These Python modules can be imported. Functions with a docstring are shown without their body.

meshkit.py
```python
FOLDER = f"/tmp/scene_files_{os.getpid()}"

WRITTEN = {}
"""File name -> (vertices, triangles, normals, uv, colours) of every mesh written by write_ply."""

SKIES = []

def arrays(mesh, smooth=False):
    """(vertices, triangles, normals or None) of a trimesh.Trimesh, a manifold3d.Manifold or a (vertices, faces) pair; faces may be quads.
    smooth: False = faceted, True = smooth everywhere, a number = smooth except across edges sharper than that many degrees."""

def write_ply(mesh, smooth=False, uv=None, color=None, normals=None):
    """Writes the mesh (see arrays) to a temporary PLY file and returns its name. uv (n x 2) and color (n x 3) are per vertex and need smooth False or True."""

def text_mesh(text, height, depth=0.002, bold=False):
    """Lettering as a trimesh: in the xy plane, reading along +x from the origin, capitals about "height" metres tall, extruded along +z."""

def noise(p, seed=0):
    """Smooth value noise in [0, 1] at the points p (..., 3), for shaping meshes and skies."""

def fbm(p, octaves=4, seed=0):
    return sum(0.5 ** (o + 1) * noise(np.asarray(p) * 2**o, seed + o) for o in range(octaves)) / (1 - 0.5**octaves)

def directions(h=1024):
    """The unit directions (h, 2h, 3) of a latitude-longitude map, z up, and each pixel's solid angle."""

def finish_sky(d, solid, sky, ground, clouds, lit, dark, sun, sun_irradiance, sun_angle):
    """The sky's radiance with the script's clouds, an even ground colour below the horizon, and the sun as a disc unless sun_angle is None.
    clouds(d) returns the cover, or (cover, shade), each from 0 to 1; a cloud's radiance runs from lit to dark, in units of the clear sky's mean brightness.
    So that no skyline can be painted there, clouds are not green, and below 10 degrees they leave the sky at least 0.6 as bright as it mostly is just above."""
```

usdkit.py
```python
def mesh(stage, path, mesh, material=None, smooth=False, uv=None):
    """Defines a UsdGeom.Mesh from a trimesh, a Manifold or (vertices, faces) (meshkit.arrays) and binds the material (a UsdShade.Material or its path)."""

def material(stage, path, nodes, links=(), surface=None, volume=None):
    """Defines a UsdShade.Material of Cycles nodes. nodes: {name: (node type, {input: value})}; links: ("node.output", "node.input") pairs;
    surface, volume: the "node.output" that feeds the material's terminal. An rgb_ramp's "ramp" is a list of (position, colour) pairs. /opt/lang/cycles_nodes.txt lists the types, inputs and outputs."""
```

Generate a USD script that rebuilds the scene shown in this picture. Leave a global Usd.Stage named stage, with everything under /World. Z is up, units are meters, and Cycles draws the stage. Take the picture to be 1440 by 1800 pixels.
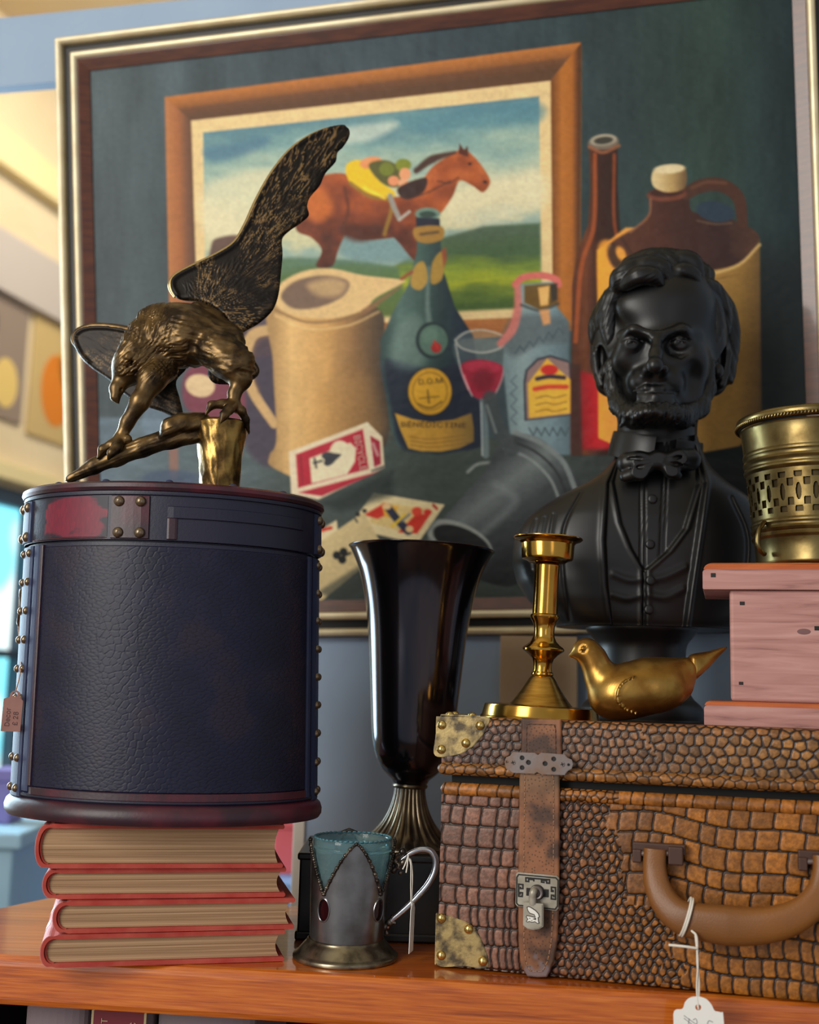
import math, random
import numpy as np, trimesh, usdkit, meshkit
from scipy.spatial import cKDTree, Delaunay
from pxr import Usd, UsdGeom, UsdLux, UsdShade, Gf, Sdf, Vt

stage = Usd.Stage.CreateInMemory()
UsdGeom.SetStageUpAxis(stage, UsdGeom.Tokens.z)
UsdGeom.SetStageMetersPerUnit(stage, 1.0)
UsdGeom.Xform.Define(stage, '/World')
UsdGeom.Scope.Define(stage, '/World/Looks')
rng = np.random.default_rng(7)

# ------------------------------------------------------------------ camera
FPX, PITCH, ROLL, CH = 2000.0, math.radians(8.5), math.radians(1.6), 0.235   # CH: eye height over the shelf top (z = 0)
EYE = np.array([0, 0, CH])
FWD = np.array([0, math.cos(PITCH), math.sin(PITCH)])
_r0, _u0 = np.array([1.0, 0, 0]), np.array([0, -math.sin(PITCH), math.cos(PITCH)])
RGT = _r0 * math.cos(ROLL) + _u0 * math.sin(ROLL)
UP = _u0 * math.cos(ROLL) - _r0 * math.sin(ROLL)
cam = UsdGeom.Camera.Define(stage, '/World/camera')
cam.CreateHorizontalApertureAttr(36.0)
cam.CreateVerticalApertureAttr(45.0)
cam.CreateFocalLengthAttr(FPX / 1440 * 36.0)
cam.CreateFStopAttr(5.0)
cam.CreateFocusDistanceAttr(0.985)
cam.CreateClippingRangeAttr(Gf.Vec2f(0.02, 100))
cam.CreateExposureAttr(0.25)
M4 = np.eye(4); M4[0, :3], M4[1, :3], M4[2, :3], M4[3, :3] = RGT, UP, -FWD, EYE
cam.AddTransformOp().Set(Gf.Matrix4d(M4.tolist()))

# ------------------------------------------------------------------ light: shop daylight, plus two added lamps
def dome(col, k):
    d = UsdLux.DomeLight.Define(stage, '/World/sky_light'); d.CreateColorAttr(Gf.Vec3f(*col)); d.CreateIntensityAttr(k)
def rect(name, pos, aim, w, h, col, k):
    l = UsdLux.RectLight.Define(stage, '/World/' + name)
    l.CreateWidthAttr(w); l.CreateHeightAttr(h); l.CreateColorAttr(Gf.Vec3f(*col)); l.CreateIntensityAttr(k)
    p, a = np.array(pos, float), np.array(aim, float)
    z = (p - a) / np.linalg.norm(p - a); x = np.cross([0, 0, 1.0], z); x /= np.linalg.norm(x); y = np.cross(z, x)
    m = np.eye(4); m[0, :3], m[1, :3], m[2, :3], m[3, :3] = x, y, z, p
    l.AddTransformOp().Set(Gf.Matrix4d(m.tolist()))
dome((0.92, 0.95, 1.0), 0.10)
rect('shop_window_light', (-1.55, -0.75, 0.95), (0.1, 1.05, 0.35), 0.85, 1.8, (1.0, 0.955, 0.88), 8.2)
rect('side_window_light', (-1.75, 2.35, 0.55), (-0.1, 1.05, 0.2), 0.9, 1.5, (0.62, 0.85, 1.0), 13.0)
rect('added_fill_light', (0.75, -1.7, 0.7), (0.25, 0.95, 0.15), 0.5, 1.4, (1.0, 0.88, 0.92), 0.9)  # added fill from the front right; no doorway is known there
rect('added_room_light', (-0.55, 3.6, 2.5), (-1.0, 4.2, 0.6), 1.2, 1.2, (1.0, 0.92, 0.78), 8.5)  # added lamp that brightens the far room; no such fitting is known

# ------------------------------------------------------------------ helpers
def at(px, py, Y):
    """The place at depth Y (metres from the eye along the floor) measured at a photograph pixel."""
    px, py, Y = np.broadcast_arrays(np.asarray(px, float), np.asarray(py, float), np.asarray(Y, float))
    d = FWD + RGT * ((px[..., None] - 720) / FPX) - UP * ((py[..., None] - 900) / FPX)
    return EYE + d * (Y / d[..., 1])[..., None]
def atz(px, py, z):
    d = FWD + RGT * ((px - 720) / FPX) - UP * ((py - 900) / FPX)
    return EYE + d * ((z - CH) / d[2])
def proj(p):
    d = np.asarray(p, float) - EYE; w = d @ FWD
    return np.stack([720 + FPX * (d @ RGT) / w, 900 - FPX * (d @ UP) / w], -1)
def lin(c):
    c = np.asarray(c, float) / 255.0
    return np.where(c <= 0.04045, c / 12.92, ((c + 0.055) / 1.055) ** 2.4)
def unit(v): v = np.asarray(v, float); return v / np.linalg.norm(v)

def mat(name, col, rough=0.5, metal=0.0, col2=None, scale=8.0, detail=4.0, bump=0.0, bscale=60.0, stretch=None, coat=0.0, spec=None,
        attr=False, lo=0.35, hi=0.65, rough2=None, bdist=0.002, distort=0.0, trans=0.0, ior=None, croug=0.08):
    path = '/World/Looks/' + name
    p = {'roughness': rough, 'metallic': metal}
    if coat: p.update(coat_weight=coat, coat_roughness=croug)
    if spec is not None: p['specular_ior_level'] = spec
    if trans: p['transmission_weight'] = trans
    if ior: p['ior'] = ior
    nodes, links = {'p': ('principled_bsdf', p)}, []
    nodes['tc'] = ('texture_coordinate', {})
    nodes['mp'] = ('mapping', {'scale': tuple(stretch) if stretch else (1, 1, 1)})
    links.append(('tc.object', 'mp.vector'))
    if attr:
        nodes['at'] = ('attribute', {'attribute': 'Cd'})
        if col2 is not None:
            nodes['n'] = ('noise_texture', {'scale': scale, 'detail': detail, 'distortion': distort})
            nodes['r'] = ('rgb_ramp', {'ramp': [(lo, tuple(lin(col))), (hi, tuple(lin(col2)))]})
            nodes['mx'] = ('mix', {'mix_type': 'multiply', 'fac': 1.0})
            links += [('mp.vector', 'n.vector'), ('n.fac', 'r.fac'), ('at.color', 'mx.color1'), ('r.color', 'mx.color2'), ('mx.color', 'p.base_color')]
        else:
            links.append(('at.color', 'p.base_color'))
    elif col2 is not None:
        nodes['n'] = ('noise_texture', {'scale': scale, 'detail': detail, 'distortion': distort})
        nodes['r'] = ('rgb_ramp', {'ramp': [(lo, tuple(lin(col))), (hi, tuple(lin(col2)))]})
        links += [('mp.vector', 'n.vector'), ('n.fac', 'r.fac'), ('r.color', 'p.base_color')]
        if rough2 is not None:
            nodes['rr'] = ('map_range', {'from_min': lo, 'from_max': hi, 'to_min': rough, 'to_max': rough2, 'clamp': True})
            links += [('n.fac', 'rr.value'), ('rr.result', 'p.roughness')]
    else:
        p['base_color'] = tuple(lin(col))
    if bump:
        nodes['bn'] = ('noise_texture', {'scale': bscale, 'detail': 3.0})
        nodes['b'] = ('bump', {'strength': bump, 'distance': bdist})
        links += [('mp.vector', 'bn.vector'), ('bn.fac', 'b.height'), ('b.normal', 'p.normal')]
    return usdkit.material(stage, path, nodes, links, surface='p.BSDF')

_used = {}
def _name(parent, name):
    k = (str(parent), name); n = _used.get(k, 0); _used[k] = n + 1
    return name if n == 0 else f'{name}_{n:03d}'
def tag(prim, label=None, cat=None, group=None, kind=None):
    for k, v in (('label', label), ('category', cat), ('group', group), ('kind', kind)):
        if v: prim.SetCustomDataByKey(k, v)
    return prim
def thing(name, label, cat, loc=(0, 0, 0), group=None, kind=None):
    path = '/World/' + _name('/World', name)
    x = UsdGeom.Xform.Define(stage, path); x.AddTranslateOp().Set(Gf.Vec3d(*map(float, loc)))
    pr = x.GetPrim(); pr_loc[path] = np.array(loc, float)
    return tag(pr, label, cat, group, kind)
pr_loc = {}
def arr(mesh):
    if hasattr(mesh, 'vertices'): return np.array(mesh.vertices, float), np.array(mesh.faces, int)
    v, f = np.asarray(mesh[0], float), np.asarray(mesh[1], int)
    if f.shape[1] == 4: f = np.vstack([f[:, [0, 1, 2]], f[:, [0, 2, 3]]])
    return v, f
def obj(name, mesh, material, parent=None, smooth=False, label=None, kind=None, color=None, cat=None, group=None):
    """ONE mesh prim; world coordinates in, stored relative to the thing's base."""
    v, f = arr(mesh)
    w = v - v.mean(0)
    if np.einsum('ij,ij->', w[f[:, 0]], np.cross(w[f[:, 1]], w[f[:, 2]])) < 0: f = f[:, ::-1]
    base = '/World' if parent is None else str(parent.GetPath())
    root = '/'.join(base.split('/')[:3])
    if parent is not None and root in pr_loc: v = v - pr_loc[root]
    path = base + '/' + _name(base, name)
    if color is not None: smooth = True if smooth else False
    m = usdkit.mesh(stage, path, (v, f), material, smooth=smooth)
    if color is not None:
        UsdGeom.PrimvarsAPI(m).CreatePrimvar('Cd', Sdf.ValueTypeNames.Color3fArray, 'vertex').Set(Vt.Vec3fArray.FromNumpy(np.asarray(color, np.float32)))
    m.CreateDoubleSidedAttr(True)
    return tag(m.GetPrim(), label, cat, group, kind)
cat_ = lambda L: trimesh.util.concatenate([trimesh.Trimesh(*arr(m), process=False) for m in L])

def frame(axis):
    z = unit(axis); h = np.array([0, -1.0, 0]) if abs(z[1]) < 0.9 else np.array([0, 0, 1.0])
    y = unit(h - z * (h @ z)); x = np.cross(y, z)
    return x, -y, z           # x across, y away from the eye, z along the axis
def lathe(prof, p0, p1=None, n=72, close=False, flute=None):
    """prof: [(r, h)] with h from 0 to 1 along p0->p1 (metres when p1 is None)."""
    p0 = np.asarray(p0, float); pr = np.asarray(prof, float)
    ax = np.array([0, 0, 1.0]) if p1 is None else np.asarray(p1, float) - p0
    L = 1.0 if p1 is None else np.linalg.norm(ax)
    x, y, z = frame(ax)
    t = np.linspace(0, 2 * math.pi, n, endpoint=False)
    r = np.repeat(pr[:, :1], n, 1)
    if flute is not None: r = flute(r, pr[:, 1:2], t[None])
    v = p0 + r[..., None] * (np.cos(t)[None, :, None] * x + np.sin(t)[None, :, None] * y) + (pr[:, 1] * L)[:, None, None] * z
    k = len(pr); i = np.arange(k - 1)[:, None] * n; j = np.arange(n)[None]; j2 = (j + 1) % n
    f = np.stack([i + j, i + j2, i + n + j2, i + n + j], -1).reshape(-1, 4)
    v = v.reshape(-1, 3)
    f = np.vstack([f[:, [0, 1, 2]], f[:, [0, 2, 3]]])
    caps = []
    for row, flip in ((0, True), (k - 1, False)):
        if pr[row, 0] > 1e-6 and close:
            c = len(v); v = np.vstack([v, p0 + z * pr[row, 1] * L])
            q = row * n + np.arange(n); q2 = row * n + (np.arange(n) + 1) % n
            caps.append(np.stack([np.full(n, c), q2, q] if flip else [np.full(n, c), q, q2], -1))
    if caps: f = np.vstack([f] + caps)
    return v, f
def spline(P, n=12, closed=False):
    """Catmull-Rom through the points."""
    P = np.asarray(P, float)
    Q = np.vstack([P[-1:], P, P[:2]]) if closed else np.vstack([2 * P[0] - P[1], P, 2 * P[-1] - P[-2]])
    out = []
    for i in range(len(Q) - 3):
        a, b, c, d = Q[i:i + 4]; t = np.linspace(0, 1, n, endpoint=False)[:, None]
        out.append(0.5 * (2 * b + (c - a) * t + (2 * a - 5 * b + 4 * c - d) * t * t + (3 * b - a - 3 * c + d) * t ** 3))
    if not closed: out.append(P[-1:])
    return np.vstack(out)
def tube(P, r, n=12, sect=None, upv=None, cap=True):
    """Swept tube through points P with radius r (number or per point); sect: (n,2) unit section."""
    P = np.asarray(P, float); k = len(P); r = np.broadcast_to(np.asarray(r, float), (k,))
    T = np.gradient(P, axis=0); T /= np.linalg.norm(T, axis=1, keepdims=True)
    u = np.array([0, -1.0, 0]) if upv is None else np.asarray(upv, float)
    if abs(T[0] @ u) > 0.95: u = np.array([0.3, 0.2, 1.0])
    if sect is None: a = np.linspace(0, 2 * math.pi, n, endpoint=False); sect = np.stack([np.cos(a), np.sin(a)], -1)
    n = len(sect); V = []
    for i in range(k):
        b = unit(u - T[i] * (u @ T[i])); a = np.cross(T[i], b); u = b if upv is None else u
        V.append(P[i] + r[i] * (sect[:, :1] * a + sect[:, 1:] * b))
    V = np.vstack(V)
    i = np.arange(k - 1)[:, None] * n; j = np.arange(n)[None]; j2 = (j + 1) % n
    q = np.stack([i + j, i + j2, i + n + j2, i + n + j], -1).reshape(-1, 4)
    f = np.vstack([q[:, [0, 1, 2]], q[:, [0, 2, 3]]])
    if cap:
        c0, c1 = len(V), len(V) + 1; V = np.vstack([V, P[:1], P[-1:]])
        e = np.arange(n); e2 = (e + 1) % n; o = (k - 1) * n
        f = np.vstack([f, np.stack([np.full(n, c0), e2, e], -1), np.stack([np.full(n, c1), o + e, o + e2], -1)])
    return V, f
def rbox(size, r=0.002, n=2):
    """Box with rounded edges, centred on the origin."""
    b = trimesh.creation.icosphere(subdivisions=n, radius=1.0)
    s = np.asarray(size, float) / 2 - r
    v = b.vertices; sg = np.where(v >= 0, 1.0, -1.0)
    import manifold3d
    m = manifold3d.Manifold.hull_points(np.vstack([np.asarray(v) * r + s * np.array([i, j, k]) for i in (-1, 1) for j in (-1, 1) for k in (-1, 1)]).astype(np.float64))
    q = m.to_mesh(); return q.vert_properties[:, :3].astype(float), q.tri_verts.astype(int)
def place(mesh, o, ex=(1, 0, 0), ey=(0, 1, 0), ez=(0, 0, 1)):
    v, f = arr(mesh); return np.asarray(o, float) + v[:, :1] * np.asarray(ex) + v[:, 1:2] * np.asarray(ey) + v[:, 2:] * np.asarray(ez), f
def grid_faces(m, n, wrap=False):
    i = np.arange(m - 1)[:, None] * n; j = np.arange(n if wrap else n - 1)[None]; j2 = (j + 1) % n
    q = np.stack([i + j, i + j2, i + n + j2, i + n + j], -1).reshape(-1, 4)
    return np.vstack([q[:, [0, 1, 2]], q[:, [0, 2, 3]]])
def shell(vo, vi, f):
    """Closes an outer and an inner sheet that share the faces f along their open edges."""
    n = len(vo); e = np.vstack([f[:, [0, 1]], f[:, [1, 2]], f[:, [2, 0]]])
    key = np.sort(e, 1); _, inv, cnt = np.unique(key, axis=0, return_inverse=True, return_counts=True)
    b = e[cnt[inv.ravel()] == 1]
    side = np.vstack([np.stack([b[:, 1], b[:, 0], b[:, 0] + n], -1), np.stack([b[:, 1], b[:, 0] + n, b[:, 1] + n], -1)])
    return np.vstack([vo, vi]), np.vstack([f, f[:, ::-1] + n, side])

# ---- planar polygons
def psdf(poly, X, Y):
    """Signed distance of the points to a closed polygon, negative inside."""
    P = np.asarray(poly, float); A, B = P, np.roll(P, -1, 0)
    d = np.full(X.shape, 1e18); ins = np.zeros(X.shape, bool)
    for (ax, ay), (bx, by) in zip(A, B):
        ex, ey = bx - ax, by - ay; wx, wy = X - ax, Y - ay
        t = np.clip((wx * ex + wy * ey) / max(ex * ex + ey * ey, 1e-12), 0, 1)
        d = np.minimum(d, (wx - ex * t) ** 2 + (wy - ey * t) ** 2)
        c = ((ay <= Y) & (by > Y)) | ((by <= Y) & (ay > Y))
        if abs(ey) > 1e-12: ins ^= c & (X < ax + ex * (Y - ay) / ey)
    return np.where(ins, -1, 1) * np.sqrt(d)
def resample(P, step):
    P = np.asarray(P, float); Q = np.vstack([P, P[:1]]); L = np.r_[0, np.cumsum(np.linalg.norm(np.diff(Q, axis=0), axis=1))]
    n = max(8, int(L[-1] / step)); t = np.linspace(0, L[-1], n, endpoint=False)
    return np.stack([np.interp(t, L, Q[:, 0]), np.interp(t, L, Q[:, 1])], -1)
def pillow(poly, step, where, thick, relief=None, edge=None, back=None):
    """A solid plate with the given 2-D outline: where(u, v) gives the middle surface, thick(d, u, v) half the thickness at distance d from the edge."""
    B = resample(poly, step); lo, hi = B.min(0), B.max(0)
    gx, gy = np.meshgrid(np.arange(lo[0], hi[0], step), np.arange(lo[1], hi[1], step))
    gx = gx + (np.arange(gx.shape[0])[:, None] % 2) * step / 2
    g = np.stack([gx.ravel(), gy.ravel()], -1); d = -psdf(B, g[:, 0], g[:, 1]); k = d > step * 0.55
    P = np.vstack([B, g[k]]); D = np.r_[np.zeros(len(B)), d[k]]
    T = Delaunay(P).simplices; c = P[T].mean(1); T = T[psdf(B, c[:, 0], c[:, 1]) < 0]
    a = P[T]; e1_, e2_ = a[:, 1] - a[:, 0], a[:, 2] - a[:, 0]; s = e1_[:, 0] * e2_[:, 1] - e1_[:, 1] * e2_[:, 0]; T = np.where(s[:, None] > 0, T, T[:, ::-1])
    mid = where(P[:, 0], P[:, 1]); e = step * 0.25
    n = np.cross(where(P[:, 0] + e, P[:, 1]) - mid, where(P[:, 0], P[:, 1] + e) - mid); n /= np.linalg.norm(n, axis=1, keepdims=True)
    h = thick(D, P[:, 0], P[:, 1])
    r = 0 if relief is None else relief(P[:, 0], P[:, 1], D)
    front = mid - n * (h + r)[:, None]; bk = mid + n * (h if back is None else back(D, P[:, 0], P[:, 1]))[:, None]
    v, f = shell(front, bk, T[:, ::-1])
    return v, f, P
def in_plane(o, ex, ey, s=1.0):
    o, ex, ey = np.asarray(o, float), np.asarray(ex, float), np.asarray(ey, float)
    return lambda u, v: o + np.asarray(u)[..., None] * ex * s + np.asarray(v)[..., None] * ey * s
def plate(poly, o, ex, ey, ez, t, bev=0.0004, holes=()):
    """Flat plate with a bevelled rim: outline in metres in the ex, ey plane, thickness t along ez."""
    from shapely.geometry import Polygon
    def ext(pg, d):
        g = [pg] if pg.geom_type == 'Polygon' else list(pg.geoms)
        return trimesh.util.concatenate([trimesh.creation.extrude_polygon(q, d, engine='earcut') for q in g])
    pg = Polygon(poly, [h for h in holes]).buffer(0); a = ext(pg, t - bev); b = ext(pg.buffer(-bev), bev); b.apply_translation([0, 0, t - bev])
    return place(cat_([a, b]), o, ex, ey, ez)
def dome_stud(r, h, n=12, rings=4):
    a = np.linspace(0, math.pi / 2, rings + 1)
    return lathe([(r * 1.0, -h * 0.4)] + [(max(r * math.cos(x), 1e-5), h * math.sin(x)) for x in a], (0, 0, 0), None, n)
def circle(r, n=24, cx=0, cy=0): a = np.linspace(0, 2 * math.pi, n, endpoint=False); return np.stack([cx + r * np.cos(a), cy + r * np.sin(a)], -1)

# ---- implicit sculpting: blended primitives on a grid, skinned by surface nets
class Clay:
    def __init__(s, lo, hi, h):
        s.lo, s.h = np.asarray(lo, float), h; s.n = np.ceil((np.asarray(hi, float) - s.lo) / h).astype(int) + 1
        s.f = np.full(s.n, 0.05, np.float32)
    def _box(s, lo, hi):
        a = np.clip(np.floor((lo - s.lo) / s.h).astype(int), 0, s.n); b = np.clip(np.ceil((hi - s.lo) / s.h).astype(int) + 1, 0, s.n)
        if (b <= a).any(): return None, None
        sl = tuple(slice(i, j) for i, j in zip(a, b))
        g = [(s.lo[k] + s.h * np.arange(a[k], b[k])).astype(np.float32) for k in range(3)]
        return sl, (g[0][:, None, None], g[1][None, :, None], g[2][None, None, :])
    def _put(s, sl, d, k, op):
        f = s.f[sl]
        if op == 'sub': d, f = -d, f; h = np.clip(0.5 - 0.5 * (f - d) / max(k, 1e-6), 0, 1) if k else (d > f); s.f[sl] = f * (1 - h) + d * h + (k * h * (1 - h) if k else 0)
        else: h = np.clip(0.5 + 0.5 * (f - d) / max(k, 1e-6), 0, 1) if k else (d < f); s.f[sl] = f * (1 - h) + d * h - (k * h * (1 - h) if k else 0)
    def ball(s, c, r, k=0.004, op='add', rot=None):
        c = np.asarray(c, float); r = np.broadcast_to(np.asarray(r, float), (3,)); m = r.max() + 2.5 * k + 0.006
        sl, g = s._box(c - m, c + m)
        if sl is None: return s
        X, Y, Z = g[0] - c[0], g[1] - c[1], g[2] - c[2]
        if rot is not None:
            R_ = np.asarray(rot); X, Y, Z = (R_[i, 0] * X + R_[i, 1] * Y + R_[i, 2] * Z for i in range(3))
        k0 = np.sqrt((X / r[0]) ** 2 + (Y / r[1]) ** 2 + (Z / r[2]) ** 2) + 1e-6
        k1 = np.sqrt((X / r[0] ** 2) ** 2 + (Y / r[1] ** 2) ** 2 + (Z / r[2] ** 2) ** 2) + 1e-6
        s._put(sl, (k0 * (k0 - 1) / k1).astype(np.float32), k, op); return s
    def bone(s, a, b, ra, rb=None, k=0.004, op='add', flat=None):
        a, b = np.asarray(a, float), np.asarray(b, float); rb = ra if rb is None else rb; m = max(ra, rb) + 2.5 * k + 0.006
        sl, g = s._box(np.minimum(a, b) - m, np.maximum(a, b) + m)
        if sl is None: return s
        e = b - a; q = max(e @ e, 1e-12); X, Y, Z = g[0] - a[0], g[1] - a[1], g[2] - a[2]
        t = np.clip((X * e[0] + Y * e[1] + Z * e[2]) / q, 0, 1)
        d = np.sqrt((X - t * e[0]) ** 2 + (Y - t * e[1]) ** 2 + (Z - t * e[2]) ** 2) - (ra + (rb - ra) * t)
        s._put(sl, d.astype(np.float32), k, op); return s
    def path(s, P, R_, k=0.004, op='add'):
        R_ = np.broadcast_to(np.asarray(R_, float), (len(P),))
        for i in range(len(P) - 1): s.bone(P[i], P[i + 1], R_[i], R_[i + 1], k, op)
        return s
    def skin(s, smooth=0):
        f = s.f.copy(); f[0], f[-1], f[:, 0], f[:, -1], f[:, :, 0], f[:, :, -1] = (0.02,) * 6
        ins = f < 0; n = np.array(f.shape)
        cnt = np.zeros(n - 1, np.int8)
        for i in (0, 1):
            for j in (0, 1):
                for k in (0, 1): cnt += ins[i:n[0] - 1 + i, j:n[1] - 1 + j, k:n[2] - 1 + k]
        act = np.argwhere((cnt > 0) & (cnt < 8)); idx = np.full(n - 1, -1, np.int64); idx[tuple(act.T)] = np.arange(len(act))
        acc = np.zeros((len(act), 3)); num = np.zeros(len(act))
        cor = np.array([(i, j, k) for i in (0, 1) for j in (0, 1) for k in (0, 1)])
        for a in range(8):
            for b in range(a + 1, 8):
                if np.abs(cor[a] - cor[b]).sum() != 1: continue
                fa, fb = f[tuple((act + cor[a]).T)], f[tuple((act + cor[b]).T)]
                x = (fa < 0) != (fb < 0); t = np.where(x, fa / np.where(x, fa - fb, 1), 0)
                acc += np.where(x[:, None], cor[a] + t[:, None] * (cor[b] - cor[a]), 0); num += x
        V = s.lo + s.h * (act + acc / num[:, None])
        Q = []
        for ax in range(3):
            u, w = [k for k in range(3) if k != ax]
            A = np.take(ins, range(n[ax] - 1), ax); B = np.take(ins, range(1, n[ax]), ax)
            e = np.argwhere(A != B); e = e[(e[:, u] > 0) & (e[:, w] > 0) & (e[:, u] < n[u] - 1) & (e[:, w] < n[w] - 1)]
            fl = A[tuple(e.T)]; du, dw = np.eye(3, dtype=int)[u], np.eye(3, dtype=int)[w]
            q = np.stack([idx[tuple((e - du - dw).T)], idx[tuple((e - dw).T)], idx[tuple(e.T)], idx[tuple((e - du).T)]], -1)
            if ax == 1: fl = ~fl
            Q.append(np.where(fl[:, None], q, q[:, ::-1]))
        q = np.vstack(Q); q = q[(q >= 0).all(1)]
        F_ = np.vstack([q[:, [0, 1, 2]], q[:, [0, 2, 3]]])
        if smooth:
            from scipy.sparse import coo_matrix
            e = np.vstack([F_[:, [0, 1]], F_[:, [1, 2]], F_[:, [2, 0]]]); A = coo_matrix((np.ones(len(e)), (e[:, 0], e[:, 1])), shape=(len(V),) * 2).tocsr(); A = ((A + A.T) > 0).astype(float)
            deg = np.maximum(np.asarray(A.sum(1)), 1)
            for it in range(smooth): V = V + (0.5 if it % 2 == 0 else -0.51) * (A @ V / deg - V)
        return V, F_
def vnorm(v, f):
    n = np.zeros_like(v); c = np.cross(v[f[:, 1]] - v[f[:, 0]], v[f[:, 2]] - v[f[:, 0]])
    for k in range(3): np.add.at(n, f[:, k], c)
    return n / np.maximum(np.linalg.norm(n, axis=1, keepdims=True), 1e-20)
sstep = lambda a, b, x: (lambda t: t * t * (3 - 2 * t))(np.clip((x - a) / (b - a), 0, 1))

# ------------------------------------------------------------------ the setting
M_wall = mat('blue_grey_wall', (156, 180, 208), 0.6, col2=(164, 188, 214), scale=5, bump=0.15, bscale=220, bdist=0.001)
M_cream = mat('cream_plaster', (226, 206, 168), 0.8, col2=(232, 214, 178), scale=3)
M_post = mat('tan_post', (206, 176, 142), 0.6, col2=(194, 164, 130), scale=12)
M_white = mat('white_gloss', (225, 224, 214), 0.4)
M_floor = mat('floorboards', (92, 62, 40), 0.5, col2=(120, 84, 54), scale=6, stretch=(1, 6, 1))
wall_dir = unit([0.9785, -0.2041, 0]); wall_nrm = np.array([wall_dir[1], -wall_dir[0], 0])     # towards the viewer
W0 = np.array([-0.115, 1.415, 0])
def wbox(x0, x1, z0, z1, t, off=0.0, r=0.001):
    b = rbox((x1 - x0, t, z1 - z0), r)
    return place(b, W0 + wall_dir * (x0 + x1) / 2 - wall_nrm * (t / 2 - off) + np.array([0, 0, (z0 + z1) / 2]), wall_dir, -wall_nrm, (0, 0, 1))
FL = -0.95
def st(name, mesh, m, label=None): return obj(name, mesh, m, label=label, kind='structure')
st('wall_back', cat_([wbox(0, 1.9, FL, 2.1, 0.12), wbox(-2.2, 0.0, 1.058, 1.165, 0.02)]), M_wall, 'blue grey partition wall with its painted lintel behind the picture')
st('trim_1', wbox(-0.014, 0.0, FL, 1.058, 0.13, 0.004), M_white, 'white painted edge strip of the blue grey partition')
st('trim_2', wbox(0.236, 0.325, FL, 0.292, 0.03, 0.025), M_post, 'tan wooden post against the blue grey partition')
st('floor', place(rbox((7, 9, 0.05), 0.002), (-1.0, 3.0, FL - 0.025)), M_floor, 'brown wooden shop floor')
st('ceiling', place(rbox((7, 9, 0.05), 0.002), (-1.0, 3.0, 2.6)), M_cream, 'cream plaster ceiling of the shop')
# the room beyond the partition: its long cream wall runs away into the distance
SD = unit([0.295, 1.0, 0]); SN = np.array([SD[1], -SD[0], 0])
S0 = np.array([-1.45, 4.0, 0])
def sbox(a0, a1, z0, z1, t, off=0.0, r=0.004):
    return place(rbox((a1 - a0, t, z1 - z0), r), S0 + SD * (a0 + a1) / 2 - SN * (t / 2 - off) + np.array([0, 0, (z0 + z1) / 2]), SD, -SN, (0, 0, 1))
M_beam = mat('pale_grey_beam', (196, 186, 178), 0.7)
M_yel = mat('yellow_cornice', (240, 222, 168), 0.7)
st('wall_left', cat_([sbox(-3.5, -0.35, FL, 2.6, 0.1), sbox(-0.35, 0.17, 0.86, 2.6, 0.1), sbox(-0.35, 0.17, FL, -0.62, 0.1), sbox(0.17, 4.0, FL, 2.6, 0.1)]), M_cream, 'cream wall of the room beyond')
st('wall_far', place(rbox((5, 0.1, 3.6), 0.004), (0.6, 7.4, 0.85)), M_cream, 'cream end wall of the room beyond')
st('trim_3', sbox(-3.5, 4.0, 2.0, 2.13, 0.06, 0.05), M_yel, 'yellow cornice along the wall of the room beyond')
st('trim_4', sbox(-3.5, 4.0, 1.56, 1.78, 0.05, 0.04), M_beam, 'pale grey band along the wall of the room beyond')
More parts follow.
